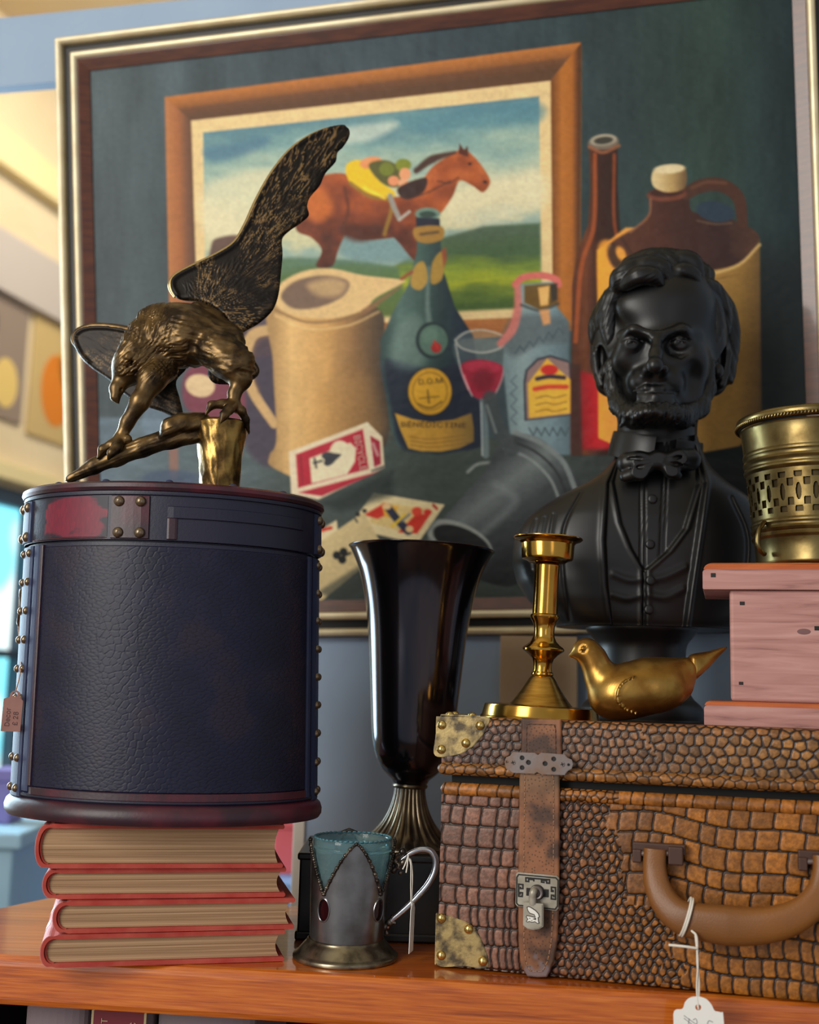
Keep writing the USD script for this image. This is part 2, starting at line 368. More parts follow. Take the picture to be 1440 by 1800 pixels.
st('trim_5', sbox(-3.5, 4.0, 0.90, 0.96, 0.05, 0.05), M_yel, 'yellow rail under the posters of the room beyond')
M_pane = usdkit.material(stage, '/World/Looks/window_daylight', {'tc': ('texture_coordinate', {}), 'n': ('noise_texture', {'scale': 5.0, 'detail': 0.0}),
    'r': ('rgb_ramp', {'ramp': [(0.40, (0.25, 0.85, 1.0)), (0.56, (0.85, 1.0, 1.0))]}), 'e': ('emission', {'strength': 1.25})},
    [('tc.object', 'n.vector'), ('n.fac', 'r.fac'), ('r.color', 'e.color')], surface='e.emission')
w1 = thing('window_1', 'bright shop window with dark frame in the room beyond', None, S0 + SD * -0.09 + np.array([0, 0, 0.33]), kind='structure')
M_wf = mat('dark_window_frame', (46, 66, 84), 0.5)
obj('window_pane', sbox(-0.35, 0.17, -0.62, 0.86, 0.01, -0.03), M_pane, w1)
obj('window_frame', cat_([sbox(-0.37, -0.33, -0.64, 0.88, 0.08, 0.02), sbox(0.15, 0.19, -0.64, 0.88, 0.08, 0.02), sbox(-0.33, 0.15, 0.82, 0.88, 0.08, 0.02), sbox(-0.33, 0.15, 0.28, 0.31, 0.06, 0.01), sbox(-0.33, 0.15, -0.64, -0.60, 0.08, 0.02)]), M_wf, w1)
# colourful posters on that wall
def flat_mat(name, c, rough=0.6): return mat(name, c, rough)
M_postf = mat('poster_backing', (214, 196, 176), 0.6)
posters = [(-0.36, 0.06, 1.12, 1.55, (150, 132, 118), [((-0.28, -0.12), (1.34, 1.53), (34, 52, 84)), ((-0.30, -0.2), (1.14, 1.28), (214, 92, 52)), ((-0.12, 0.02), (1.16, 1.34), (232, 200, 120))], 'poster with dark blue and orange blocks on the far cream wall'),
           (0.10, 0.62, 1.10, 1.56, (206, 178, 120), [((0.16, 0.36), (1.16, 1.44), (226, 132, 36)), ((0.26, 0.46), (1.3, 1.52), (216, 172, 60)), ((0.4, 0.58), (1.12, 1.3), (60, 62, 86)), ((0.44, 0.6), (1.34, 1.5), (190, 70, 60))], 'poster of orange and yellow blobs on the far cream wall')]
for i, (a0, a1, z0, z1, bg, blobs, lab) in enumerate(posters):
    p = thing('poster', lab, 'poster', S0 + SD * (a0 + a1) / 2 + np.array([0, 0, z0]))
    obj('sheet', sbox(a0, a1, z0, z1, 0.01, 0.012), mat(f'poster_paper_{i}', bg, 0.6), p)
    for j, (ax, zx, c) in enumerate(blobs):
        o = S0 + SN * 0.0125
        pts = np.array([[0.5 * (ax[0] + ax[1]) + 0.5 * (ax[1] - ax[0]) * math.cos(t), 0.5 * (zx[0] + zx[1]) + 0.5 * (zx[1] - zx[0]) * math.sin(t)] for t in np.linspace(0, 6.283, 20, endpoint=False)])
        obj('printed_shape', plate(pts, o, SD, (0, 0, 1), SN, 0.0012), mat(f'poster_ink_{i}_{j}', c, 0.6), p)
# low things beyond, seen between the hat box and the cup, and past the left end of the shelf
def crate(name, lab, cat, c, size, col):
    t = thing(name, lab, cat, (c[0], c[1], c[2] - size[2] / 2))
    m = mat(name + '_cover_%d' % len(pr_loc), col, 0.6)
    obj('body', place(rbox(size, 0.004), c), m, t)
    obj('lid', place(rbox((size[0] + 0.012, size[1] + 0.012, 0.022), 0.003), (c[0], c[1], c[2] + size[2] / 2 + 0.0112)), m, t)
    return t
def cabinet(name, lab, cat, c, size, col):
    t = thing(name, lab, cat, (c[0], c[1], FL)); m = mat(name + '_paint_%d' % len(pr_loc), col, 0.55)
    obj('body', place(rbox((size[0], size[1], c[2] - FL), 0.006), (c[0], c[1], (c[2] + FL) / 2)), m, t)
    obj('top', place(rbox((size[0] + 0.04, size[1] + 0.04, 0.03), 0.006), (c[0], c[1], c[2] + 0.0155)), m, t)
    obj('door', place(rbox((size[0] - 0.06, 0.02, 0.7), 0.004), (c[0], c[1] - size[1] / 2 - 0.0105, c[2] - 0.42)), m, t)
    return t
cabinet('cabinet', 'pale blue painted cabinet in the room beyond, behind the cup', 'cabinet', at(525, 1545, 2.5), (0.36, 0.4), (128, 160, 206))
q = at(520, 1510, 2.42); crate('storage_box', 'blurred red lidded box on the pale blue cabinet', 'box', (q[0], q[1], at(520, 1545, 2.5)[2] + 0.031 + 0.045), (0.085, 0.12, 0.09), (222, 96, 100))
cabinet('side_cabinet', 'pale blue-green cabinet in the room beyond, past the shelf end', 'cabinet', at(-20, 1470, 2.3), (0.20, 0.3), (150, 186, 206))
qz = at(-20, 1470, 2.3)[2] + 0.031
q = at(14, 1400, 2.28); crate('gift_box', 'blurred violet lidded box on the pale blue-green cabinet', 'box', (q[0], q[1], qz + 0.04), (0.04, 0.08, 0.08), (120, 110, 170))

# ------------------------------------------------------------------ the varnished wooden shelf
M_shelf = usdkit.material(stage, '/World/Looks/orange_varnished_pine', {
    'tc': ('texture_coordinate', {}), 'mp': ('mapping', {'scale': (0.9, 14, 60)}), 'n': ('noise_texture', {'scale': 5.0, 'detail': 5.0, 'distortion': 0.6}),
    'mp2': ('mapping', {'scale': (1.6, 60, 190)}), 'n2': ('noise_texture', {'scale': 4.0, 'detail': 3.0}), 'm': ('mix', {'fac': 0.5}),
    'r': ('rgb_ramp', {'ramp': [(0.30, tuple(lin((140, 60, 10)))), (0.5, tuple(lin((190, 94, 18)))), (0.68, tuple(lin((212, 120, 32))))]}),
    'b': ('bump', {'strength': 0.12, 'distance': 0.001}),
    'p': ('principled_bsdf', {'roughness': 0.35, 'coat_weight': 0.9, 'coat_roughness': 0.07})},
    [('tc.object', 'mp.vector'), ('tc.object', 'mp2.vector'), ('mp.vector', 'n.vector'), ('mp2.vector', 'n2.vector'), ('n.fac', 'm.color1'), ('n2.fac', 'm.color2'), ('m.color', 'r.fac'), ('r.color', 'p.base_color'),
     ('n2.fac', 'b.height'), ('b.normal', 'p.normal')], surface='p.BSDF')
SH = unit([0.6568, -0.0738, 0]); SHN = np.array([-SH[1], SH[0], 0])
SF = np.array([-0.3311, 0.9944, 0])
shelf = thing('shelf', 'orange varnished wooden shelf carrying the antiques', 'shelf', (0, 1.1, -0.03))
prof = [(0.004, -0.0) if False else (0.006, 0.0), (0.0025, -0.0012), (0.0005, -0.004), (0.0, -0.008), (0.0, -0.034), (0.002, -0.0385), (0.006, -0.040)]
def shelf_board():
    # front edge rounded; the left end is cut obliquely
    ends = [(-0.16, -0.055), (0.95, 0.95)]
    pts = prof + [(0.265, -0.040), (0.268, -0.036), (0.268, -0.003), (0.265, 0.0)]
    V = []
    for (f0, b0) in ends:
        for (d, z) in pts: V.append(SF + SH * (f0 + (b0 - f0) * d / 0.268) + SHN * d + np.array([0, 0, z]))
    n = len(pts); q = [[i, (i + 1) % n, n + (i + 1) % n, n + i] for i in range(n)]
    f = [[a, b, c] for a, b, c, d in q] + [[a, c, d] for a, b, c, d in q]
    f += [[0, i + 1, i] for i in range(1, n - 1)] + [[n, n + i, n + i + 1] for i in range(1, n - 1)]
    return np.array(V), np.array(f)
obj('board', shelf_board(), M_shelf, shelf)
cupb = thing('cupboard', 'dark cupboard under the shelf with volumes standing in it', 'cupboard', (0, 1.1, -0.94))
M_dark = mat('dark_cupboard', (30, 26, 30), 0.7)
for s_ in (0.9,):
    obj('upright', place(rbox((0.02, 0.24, 0.9), 0.001), SF + SH * s_ + SHN * 0.14 + np.array([0, 0, -0.491]), SH, SHN), M_dark, cupb)
obj('upright', place(rbox((0.02, 0.20, 0.9), 0.001), SF + SH * -0.07 + SHN * 0.16 + np.array([0, 0, -0.491]), SH, SHN), M_dark, cupb)
obj('back_panel', place(rbox((0.99, 0.012, 0.9), 0.001), SF + SH * 0.415 + SHN * 0.255 + np.array([0, 0, -0.491]), SH, SHN), M_dark, cupb)
obj('lower_board', place(rbox((0.95, 0.23, 0.025), 0.001), SF + SH * 0.415 + SHN * 0.13 + np.array([0, 0, -0.29]), SH, SHN), M_shelf, cupb)
# the row of volumes below it, of which the top of a few spines shows
M_sp = mat('lavender_grey_cloth', (126, 112, 118), 0.8, bump=0.2, bscale=900, bdist=0.0004)
M_lab = mat('maroon_label', (112, 16, 36), 0.5)
M_gold = mat('gold_tooling', (190, 170, 130), 0.4, 0.3)
M_page0 = mat('dim_page_block', (176, 150, 116), 0.8)
for i, (s0, s1, lab) in enumerate([(0.008, 0.064, None), (0.068, 0.121, 'x'), (0.125, 0.21, None)]):
    zb, zt = -0.2775, -0.0425 - 0.002 * i
    b = thing('volume', ['grey cloth volume below the shelf, next to its open end', 'grey cloth volume below the shelf with a maroon lettered spine label', 'grey cloth volume below the shelf, thicker and without a label'][i], 'book',
              SF + SH * (s0 + s1) / 2 + SHN * 0.1 + np.array([0, 0, zb]), group='volumes standing below the shelf')
    c = SF + SH * (s0 + s1) / 2 + SHN * 0.10 + np.array([0, 0, (zb + zt) / 2])
    w = s1 - s0
    sec = [(-w / 2, 0.07), (-w / 2, -0.055)] + [(-w / 2 * math.cos(t), -0.055 - 0.012 * math.sin(t)) for t in np.linspace(0.2, 2.94, 12)] + [(w / 2, -0.055), (w / 2, 0.07)]
    inner = [(x * (w / 2 - 0.003) / (w / 2), max(y + 0.003, -0.06)) for x, y in sec]
    ring = sec + inner[::-1]
    from shapely.geometry import Polygon
    e = trimesh.creation.extrude_polygon(Polygon(ring).buffer(0), zt - zb, engine='earcut')
    obj('cover', place(e, c - np.array([0, 0, (zt - zb) / 2]), SH, SHN), M_sp, b)
    e = trimesh.creation.extrude_polygon(Polygon([(x * 0.985, min(y + 0.0012, 0.066)) for x, y in inner]).buffer(0), zt - zb - 0.006, engine='earcut')
    obj('page_block', place(e, c - np.array([0, 0, (zt - zb) / 2 - 0.003]), SH, SHN), M_page0, b)
    if lab:
        lw = 0.046
        obj('spine_label', place(rbox((lw, 0.0016, 0.06), 0.0004), c - SHN * 0.0675 + np.array([0, 0, (zt - zb) / 2 - 0.032]), SH, SHN), M_lab, b)
        for sx in (-1, 1):
            obj('gilt_rule', place(rbox((0.0022, 0.002, 0.06), 0.0003), c - SHN * 0.0677 + SH * sx * lw / 2 + np.array([0, 0, (zt - zb) / 2 - 0.032]), SH, SHN), M_gold, b)
        T = [place(meshkit.text_mesh(t, 0.0056, 0.0005), c - SHN * 0.0684 + SH * x + np.array([0, 0, (zt - zb) / 2 - 0.0245]), (0, 0, 1), -SH, -SHN) for t, x in (('ANT', -0.0095), ('RY', 0.0055), ('TIC', 0.0155))]
        obj('lettering', cat_(T), M_gold, b)

# ------------------------------------------------------------------ the still-life painting in its moulded frame
PC = np.array([0.0151, 1.33, 0.6771])
PX, PN, PZ = np.array([0.9785, -0.2041, 0.0290]), np.array([0.1983, 0.9703, 0.1383]), np.array([-0.0564, -0.1296, 0.9900])
PW, PH = 0.4358, 0.3465
painting = thing('painting', 'framed still-life oil painting of bottles, jugs and playing cards below a racehorse picture', 'painting', PC - PZ * (PH + 0.05))
def pp(u, v, d=0.0): return PC + np.asarray(u)[..., None] * PX + np.asarray(v)[..., None] * PZ - np.asarray(d)[..., None] * PN
def canvas_uv(px, py):
    """Canvas coordinates of a measured point of the picture."""
    px, py = np.asarray(px, float), np.asarray(py, float)
    d = FWD + RGT * ((px[..., None] - 720) / FPX) - UP * ((py[..., None] - 900) / FPX)
    p = EYE + d * (((PC - EYE) @ PN) / (d @ PN))[..., None] - PC
    return p @ PX, p @ PZ
def ring(prof):
    """Mitred moulding: profile of (distance outside the canvas edge, height towards the viewer)."""
    V = []
    for o, h in prof:
        for sx, sz in ((-1, 1), (1, 1), (1, -1), (-1, -1)): V.append(pp(np.array(sx * (PW + o)), np.array(sz * (PH + o)), np.array(h)))
    n = len(prof); f = []
    for i in range(n):
        for j in range(4):
            a, b = i * 4 + j, i * 4 + (j + 1) % 4; c, d = ((i + 1) % n) * 4 + (j + 1) % 4, ((i + 1) % n) * 4 + j
            f += [[a, b, c], [a, c, d]]
    return np.array(V), np.array(f)
def half_round(o0, o1, h0, h1, base, n=8):
    a = np.linspace(0, math.pi, n); m, r = (o0 + o1) / 2, (o1 - o0) / 2
    return [(o0, base)] + [(m - r * math.cos(x), h0 + (h1 - h0) * math.sin(x)) for x in a] + [(o1, base)]
M_liner = mat('dark_red_brown_wood', (96, 48, 24), 0.35, col2=(70, 32, 16), scale=30, stretch=(1, 1, 6), coat=0.4)
M_lip = mat('champagne_gilt', (240, 228, 192), 0.36, 0.35, col2=(224, 208, 170), scale=25)
M_grv = mat('black_groove', (18, 12, 10), 0.45)
obj('liner', ring([(-0.002, -0.004), (-0.002, 0.002), (0.0115, 0.008), (0.0125, 0.008), (0.0125, -0.012)]), M_liner, painting, label='dark red-brown inner wooden liner of the frame')
obj('inner_lip', ring(half_round(0.0125, 0.0215, 0.008, 0.0125, -0.012)), M_lip, painting, label='pale gilt inner lip of the frame')
obj('groove', ring([(0.0215, -0.012), (0.0215, 0.003), (0.0325, 0.003), (0.0325, -0.012)]), M_grv, painting, label='black groove between the gilt lips')
obj('outer_lip', ring(half_round(0.0325, 0.0415, 0.009, 0.0145, -0.016)), M_lip, painting, label='pale gilt outer lip of the frame')
obj('frame_side', ring([(0.0415, -0.016), (0.0415, 0.004), (0.0435, 0.003), (0.0435, -0.016)]), M_grv, painting)
obj('backing', place(rbox((2 * PW + 0.07, 0.004, 2 * PH + 0.07), 0.0005), PC + PN * 0.0145, PX, PN, PZ), M_liner, painting)
# --- the picture itself, painted as colours on a fine canvas
NU, NV = 700, 556
uu, vv = np.meshgrid(np.linspace(-PW, PW, NU), np.linspace(PH, -PH, NV))
KX, KY = [a.ravel() for a in np.moveaxis(proj(pp(uu, vv)), -1, 0)]
G = KX.reshape(NV, NU), KY.reshape(NV, NU)
IM = np.zeros((NV, NU, 3))
def _win(lo, hi):
    m = (G[0] >= lo[0]) & (G[0] <= hi[0]) & (G[1] >= lo[1]) & (G[1] <= hi[1])
    r = np.where(m.any(1))[0]; c = np.where(m.any(0))[0]
    return None if len(r) == 0 else (slice(r[0], r[-1] + 1), slice(c[0], c[-1] + 1))
def _mix(w, a, col):
    X, Y = G[0][w], G[1][w]
    c = np.asarray(col(X, Y) if callable(col) else col, float)
    IM[w] = IM[w] * (1 - a[..., None]) + c * a[..., None]
def fill(P, col, soft=1.6, alpha=1.0, curve=0):
    P = spline(P, 8, True) if curve else np.asarray(P, float)
    w = _win(P.min(0) - soft * 2 - 2, P.max(0) + soft * 2 + 2)
    if w is None: return
    d = psdf(P, G[0][w], G[1][w]); _mix(w, alpha * (1 - sstep(-soft, soft, d)), col)
def oval(cx, cy, rx, ry, col, rot=0, soft=1.6, alpha=1.0):
    m = max(rx, ry) + 3 * soft + 2; w = _win((cx - m, cy - m), (cx + m, cy + m))
    if w is None: return
    c, s = math.cos(math.radians(rot)), math.sin(math.radians(rot)); X, Y = G[0][w] - cx, G[1][w] - cy
    x, y = X * c + Y * s, -X * s + Y * c; k = np.sqrt((x / rx) ** 2 + (y / ry) ** 2)
    _mix(w, alpha * (1 - sstep(-soft, soft, (k - 1) * min(rx, ry))), col)
def line(P, wd, col, soft=1.3, alpha=1.0, curve=1):
    P = spline(P, 8) if curve and len(P) > 2 else np.asarray(P, float); wd = np.interp(np.linspace(0, 1, len(P)), np.linspace(0, 1, np.size(wd)), np.atleast_1d(wd)) / 2
    m = wd.max() + 2 * soft + 2; w = _win(P.min(0) - m, P.max(0) + m)
    if w is None: return
    X, Y = G[0][w], G[1][w]; d = np.full(X.shape, 1e9)
    for i in range(len(P) - 1):
        a, e = P[i], P[i + 1] - P[i]; t = np.clip(((X - a[0]) * e[0] + (Y - a[1]) * e[1]) / max(e @ e, 1e-9), 0, 1)
        d = np.minimum(d, np.hypot(X - a[0] - e[0] * t, Y - a[1] - e[1] * t) - (wd[i] + (wd[i + 1] - wd[i]) * t))
    _mix(w, alpha * (1 - sstep(-soft, soft, d)), col)
def nz(X, Y, sx, sy, seed=0, o=3): return meshkit.fbm(np.stack([X / sx, Y / sy, X * 0 + seed * 7.3], -1), o, seed)
def blend(*st):
    """Colour ramp by a field t: ((t, colour), ...)."""
    T = [s[0] for s in st]; C = np.array([s[1] for s in st], float)
    return lambda t: np.stack([np.interp(t, T, C[:, k]) for k in range(3)], -1)
def cyl(x0, x1, *st):
    b = blend(*st); return lambda X, Y: b((X - x0) / (x1 - x0)) * (0.94 + 0.12 * nz(X, Y, 22, 40, 3))[..., None]

# backdrop, table
t_ = np.clip((G[0] - 150) / 1280, 0, 1)
n1, n2 = nz(*G, 60, 160, 1), nz(*G, 9, 70, 2)
bgc = blend((0, (84, 96, 100)), (0.15, (74, 88, 94)), (0.5, (60, 76, 84)), (0.72, (52, 70, 72)), (0.86, (52, 72, 66)), (1, (34, 52, 58)))(t_)
IM[:] = bgc * (0.74 + 0.42 * n1 + 0.18 * (n2 - 0.5))[..., None]
fill([(1060, 500), (1440, 420), (1470, 1100), (1000, 1100)], (22, 30, 32), 60, 0.85)
fill([(100, 730), (480, 745), (1010, 780), (1500, 830), (1500, 1120), (100, 1120)], lambda X, Y: blend((0, (104, 122, 134)), (0.25, (84, 98, 100)), (0.5, (72, 82, 76)), (0.8, (44, 50, 50)), (1, (24, 26, 28)))((X - 150) / 1250) * (0.85 + 0.3 * nz(X, Y, 60, 14, 5))[..., None], 4)
fill([(480, 800), (1000, 800), (1000, 1100), (480, 1100)], (66, 76, 72), 40, 0.5)
# painted frame
rail = lambda a, b, c: (lambda X, Y: blend((0, a), (0.5, b), (1, c))(nz(X, Y, 90, 9, 8)))
fill([(290, 171), (1022, 75), (1020, 580), (300, 640)], rail((138, 86, 44), (168, 108, 58), (188, 128, 72)))
for x_, s_ in ((1002, 26),): line([(1012, 84), (1010, 570)], 22, (120, 72, 26), 4, 0.5)
fill([(290, 171), (345, 212), (352, 640), (300, 640)], lambda X, Y: blend((0, (178, 120, 74)), (0.45, (160, 102, 60)), (0.7, (126, 84, 58)), (1, (96, 66, 50)))((X - 292 - (Y - 171) * 0.02) / 46), 1.4)
fill([(290, 171), (1022, 75), (968, 142), (336, 212)], lambda X, Y: blend((0, (186, 120, 58)), (0.45, (150, 96, 48)), (0.62, (112, 74, 46)), (1, (96, 66, 44)))((Y - 171 + (X - 290) * 0.1311) / 42), 1.4)
fill([(968, 142), (1022, 75), (1018, 580), (972, 560)], lambda X, Y: blend((0, (112, 68, 30)), (0.4, (176, 112, 46)), (0.75, (168, 104, 40)), (1, (86, 52, 26)))((X - 968) / 50), 1.4)
fill([(336, 212), (968, 142), (972, 556), (348, 580)], lambda X, Y: np.array([226, 200, 148]) * (0.92 + 0.12 * nz(X, Y, 40, 12, 4))[..., None])
fill([(357, 233), (948, 169), (952, 538), (362, 560)], lambda X, Y: blend((0, (98, 136, 146)), (0.14, (124, 158, 156)), (0.3, (168, 186, 168)), (0.48, (206, 202, 168)), (0.62, (198, 196, 160)), (0.7, (150, 172, 160)))(
    (Y - 233 + (X - 357) * 0.108) / 330 + 0.30 * (nz(X, Y, 110, 34, 6) - 0.5) + 0.12 * (nz(X, Y, 26, 12, 7) - 0.5)), 1.2)
for P, c, s, a in (([(360, 262), (420, 250), (470, 240), (455, 262), (380, 285)], (78, 116, 140), 9, 0.7), ([(700, 205), (830, 190), (945, 180), (945, 215), (820, 225), (740, 235)], (84, 132, 148), 10, 0.6),
                  ([(520, 250), (600, 225), (700, 215), (640, 250)], (222, 222, 200), 8, 0.6), ([(360, 330), (470, 300), (520, 330), (500, 400), (370, 420)], (222, 214, 178), 14, 0.7), ([(800, 340), (945, 300), (948, 370), (800, 400)], (226, 216, 180), 14, 0.7)):
    fill(P, c, s, a, 1)
fill([(770, 420), (850, 398), (950, 392), (952, 540), (700, 552), (690, 470)], lambda X, Y: blend((0, (84, 104, 84)), (0.3, (74, 100, 66)), (0.52, (132, 150, 52)), (0.66, (160, 168, 44)), (0.8, (104, 124, 48)), (1, (70, 96, 44)))((Y - 395 + (X - 950) * 0.06) / 140 + 0.35 * (nz(X, Y, 60, 12, 9) - 0.5)), 4)
fill([(362, 462), (520, 452), (640, 458), (700, 470), (720, 556), (362, 562)], lambda X, Y: blend((0, (96, 124, 104)), (0.4, (88, 116, 70)), (1, (92, 112, 56)))((Y - 455) / 100 + 0.4 * (nz(X, Y, 50, 10, 10) - 0.5)), 5)
fill([(590, 400), (690, 412), (770, 452), (620, 458)], (116, 146, 150), 8, 0.8, 1)
# horse and riders
hc = lambda X, Y: blend((0, (74, 34, 20)), (0.4, (126, 62, 32)), (0.7, (168, 88, 42)), (1, (196, 112, 58)))(0.55 + 0.9 * (nz(X, Y, 34, 26, 11) - 0.5) + (350 - Y) / 260)
fill([(520, 402), (530, 352), (556, 314), (604, 305), (650, 330), (700, 346), (738, 320), (762, 292), (796, 270), (815, 262), (838, 280), (860, 312), (860, 326), (848, 338), (830, 326), (808, 318), (796, 345), (772, 378), (738, 402), (700, 416), (640, 422), (606, 414), (594, 442), (582, 468), (558, 466), (566, 440), (548, 418)], hc, 1.5, 1, 1)
fill([(556, 395), (604, 405), (594, 440), (584, 468), (556, 468), (566, 440)], hc, 1.5, 1, 1)
fill([(684, 400), (740, 392), (748, 440), (742, 464), (728, 458), (706, 432)], hc, 1.5, 1, 1)
fill([(540, 340), (570, 330), (585, 370), (560, 392), (540, 380)], (206, 118, 50), 9, 0.75, 1)
fill([(604, 395), (690, 400), (640, 424), (606, 416)], (72, 32, 20), 7, 0.7, 1)
line([(606, 330), (612, 370), (600, 410)], 5, (86, 42, 24), 3, 0.7)
line([(732, 300), (760, 280), (800, 268)], [10, 14, 5], (66, 36, 26), 3, 0.9)
fill([(806, 270), (808, 252), (816, 264), (822, 256), (824, 276)], (88, 44, 26), 1.3)
line([(770, 318), (790, 322), (806, 312)], 3, (92, 50, 30), 1.5, 0.8); oval(826, 288, 3, 2.4, (40, 20, 16)); oval(853, 320, 4, 3, (60, 30, 24))
line([(716, 350), (748, 340), (792, 318)], 2.5, (70, 40, 30), 1.2, 0.7)
fill([(608, 292), (628, 281), (650, 290), (668, 318), (694, 338), (684, 350), (648, 340), (616, 322)], (228, 190, 36), 1.4, 1, 1)
line([(616, 322), (650, 345), (688, 356), (676, 412)], 7, (150, 118, 48), 2, 0.9)
oval(652, 286, 20, 10, (232, 150, 100), -10); fill([(648, 290), (680, 282), (706, 300), (700, 328), (672, 322)], (92, 92, 44), 2, 1, 1)
oval(680, 297, 13, 12, (120, 128, 48)); oval(709, 290, 14, 11, (128, 136, 44)); oval(712, 306, 10, 11, (232, 160, 116)); oval(692, 318, 10, 9, (226, 150, 108)); oval(709, 322, 9, 8, (236, 168, 126))
fill([(700, 330), (748, 312), (744, 338), (712, 350)], (58, 34, 30), 2, 1, 1)
line([(686, 344), (692, 362), (702, 384)], 9, (150, 146, 138), 1.5); line([(702, 386), (720, 372)], 5, (176, 170, 160), 1.3)
line([(640, 330), (676, 348)], 5, (246, 216, 70), 2, 0.8)
# far left: things behind the jug
fill([(372, 430), (384, 418), (420, 414), (430, 430), (432, 470), (372, 470)], (92, 66, 60), 3, 0.9, 1)
fill([(420, 575), (500, 545), (500, 800), (430, 780)], (72, 62, 78), 8, 0.9, 1)
fill([(330, 650), (400, 640), (430, 690), (420, 740), (330, 720)], (128, 60, 78), 5, 0.9, 1); oval(352, 678, 26, 20, (214, 190, 150), 10)
oval(275, 740, 26, 34, (120, 140, 160), 0, 5, 0.6); line([(305, 790), (306, 835)], 16, (150, 110, 96), 3, 0.8); oval(300, 842, 52, 16, (72, 88, 112), 0, 4, 0.8)
# the cream pitcher
line([(486, 578), (444, 590), (432, 640), (446, 690), (482, 745)], [18, 20, 20, 18, 16], (196, 164, 116), 2); line([(478, 590), (452, 602), (444, 645), (456, 690)], 5, (120, 92, 72), 3, 0.6)
fill([(482, 530), (480, 640), (486, 770), (474, 800), (480, 822), (560, 850), (640, 820), (684, 760), (668, 640), (662, 540)], cyl(478, 690, (0, (170, 138, 92)), (0.16, (214, 178, 120)), (0.45, (200, 158, 98)), (0.68, (142, 108, 68)), (0.86, (90, 72, 52)), (1, (58, 54, 54))), 2, 1, 1)
line([(484, 545), (540, 566), (610, 560), (664, 536)], 5, (142, 112, 76), 2, 0.8); line([(484, 555), (540, 578), (612, 572), (666, 548)], 4, (226, 196, 140), 2, 0.6)
fill([(482, 530), (492, 500), (530, 478), (580, 472), (640, 484), (708, 492), (704, 500), (660, 524), (640, 545), (580, 560), (510, 552)], (214, 184, 132), 1.8, 1, 1)
fill([(494, 520), (520, 494), (570, 484), (612, 494), (604, 520), (560, 540), (516, 542)], (122, 100, 84), 3, 1, 1)
fill([(540, 500), (580, 488), (610, 498), (596, 520), (560, 520)], (196, 166, 120), 8, 0.8, 1)
line([(640, 548), (672, 526), (706, 503)], [10, 8, 3], (138, 104, 72), 2, 0.8)
fill([(560, 690), (640, 660), (668, 700), (680, 760), (600, 800)], (180, 140, 84), 22, 0.4, 1)
# the green liqueur bottle
gb = cyl(664, 850, (0, (44, 66, 66)), (0.2, (86, 112, 106)), (0.4, (66, 92, 86)), (0.6, (40, 62, 64)), (0.8, (30, 48, 66)), (1, (24, 34, 50)))
fill([(734, 395), (733, 440), (718, 500), (690, 550), (668, 600), (672, 640), (686, 750), (700, 785), (770, 800), (846, 786), (850, 740), (838, 640), (832, 590), (800, 540), (778, 470), (772, 395)], gb, 1.8, 1)
fill([(676, 640), (700, 634), (760, 650), (800, 640), (838, 632), (848, 700), (846, 776), (800, 792), (750, 794), (704, 784), (688, 720)], (22, 32, 54), 6, 0.85, 1)
fill([(690, 600), (710, 560), (740, 560), (750, 625), (730, 650), (690, 640)], (120, 142, 134), 12, 0.6, 1)
line([(754, 470), (752, 540), (760, 600)], [4, 8, 12], (146, 164, 156), 4, 0.55)
oval(752, 376, 22, 11, (112, 140, 126)); oval(752, 377, 15, 6, (52, 74, 66)); fill([(731, 382), (773, 384), (774, 402), (732, 400)], (30, 34, 52), 1.6); fill([(730, 400), (776, 398), (778, 420), (750, 428), (730, 420)], (160, 122, 54), 2, 1, 1)
line([(740, 412), (770, 408)], 5, (70, 56, 36), 2, 0.7)
fill([(728, 470), (745, 460), (752, 492), (738, 510), (722, 500)], (172, 140, 66), 2, 1, 1); fill([(760, 462), (776, 442), (782, 462), (776, 492), (758, 498)], (166, 134, 60), 2, 1, 1)
fill([(776, 440), (784, 434), (786, 456), (780, 470)], (146, 74, 48), 2, 0.9); line([(706, 490), (724, 478)], 6, (146, 64, 48), 2, 0.8)
oval(760, 598, 29, 32, (34, 52, 54)); oval(762, 598, 25, 27, (88, 116, 104)); oval(756, 590, 15, 14, (104, 134, 118), 0, 5, 0.7); oval(767, 611, 9, 9, (168, 44, 40)); line([(764, 600), (770, 612)], 4, (190, 60, 50))
oval(756, 688, 40, 43, (36, 36, 40)); oval(756, 688, 38, 41, (206, 158, 40)); oval(756, 688, 31, 34, (150, 112, 30)); oval(756, 688, 29, 32, (212, 164, 46))
line([(752, 686), (754, 708)], 2.5, (96, 72, 24)); line([(738, 700), (772, 697)], 2, (110, 84, 28), 1, .8); line([(735, 710), (756, 717), (777, 706)], 2.5, (104, 78, 28))
fill([(694, 726), (726, 737), (760, 742), (796, 738), (829, 726), (833, 752), (833, 776), (808, 788), (775, 794), (740, 793), (718, 788), (704, 756)], lambda X, Y: blend((0, (204, 160, 62)), (0.6, (192, 148, 58)), (1, (128, 104, 50)))((X - 694) / 138), 1.5)
for k in range(3): line([(722, 768 + 7 * k), (760, 772 + 7 * k), (822, 764 + 7 * k)], 1.8, (132, 98, 40), 1, 0.7)
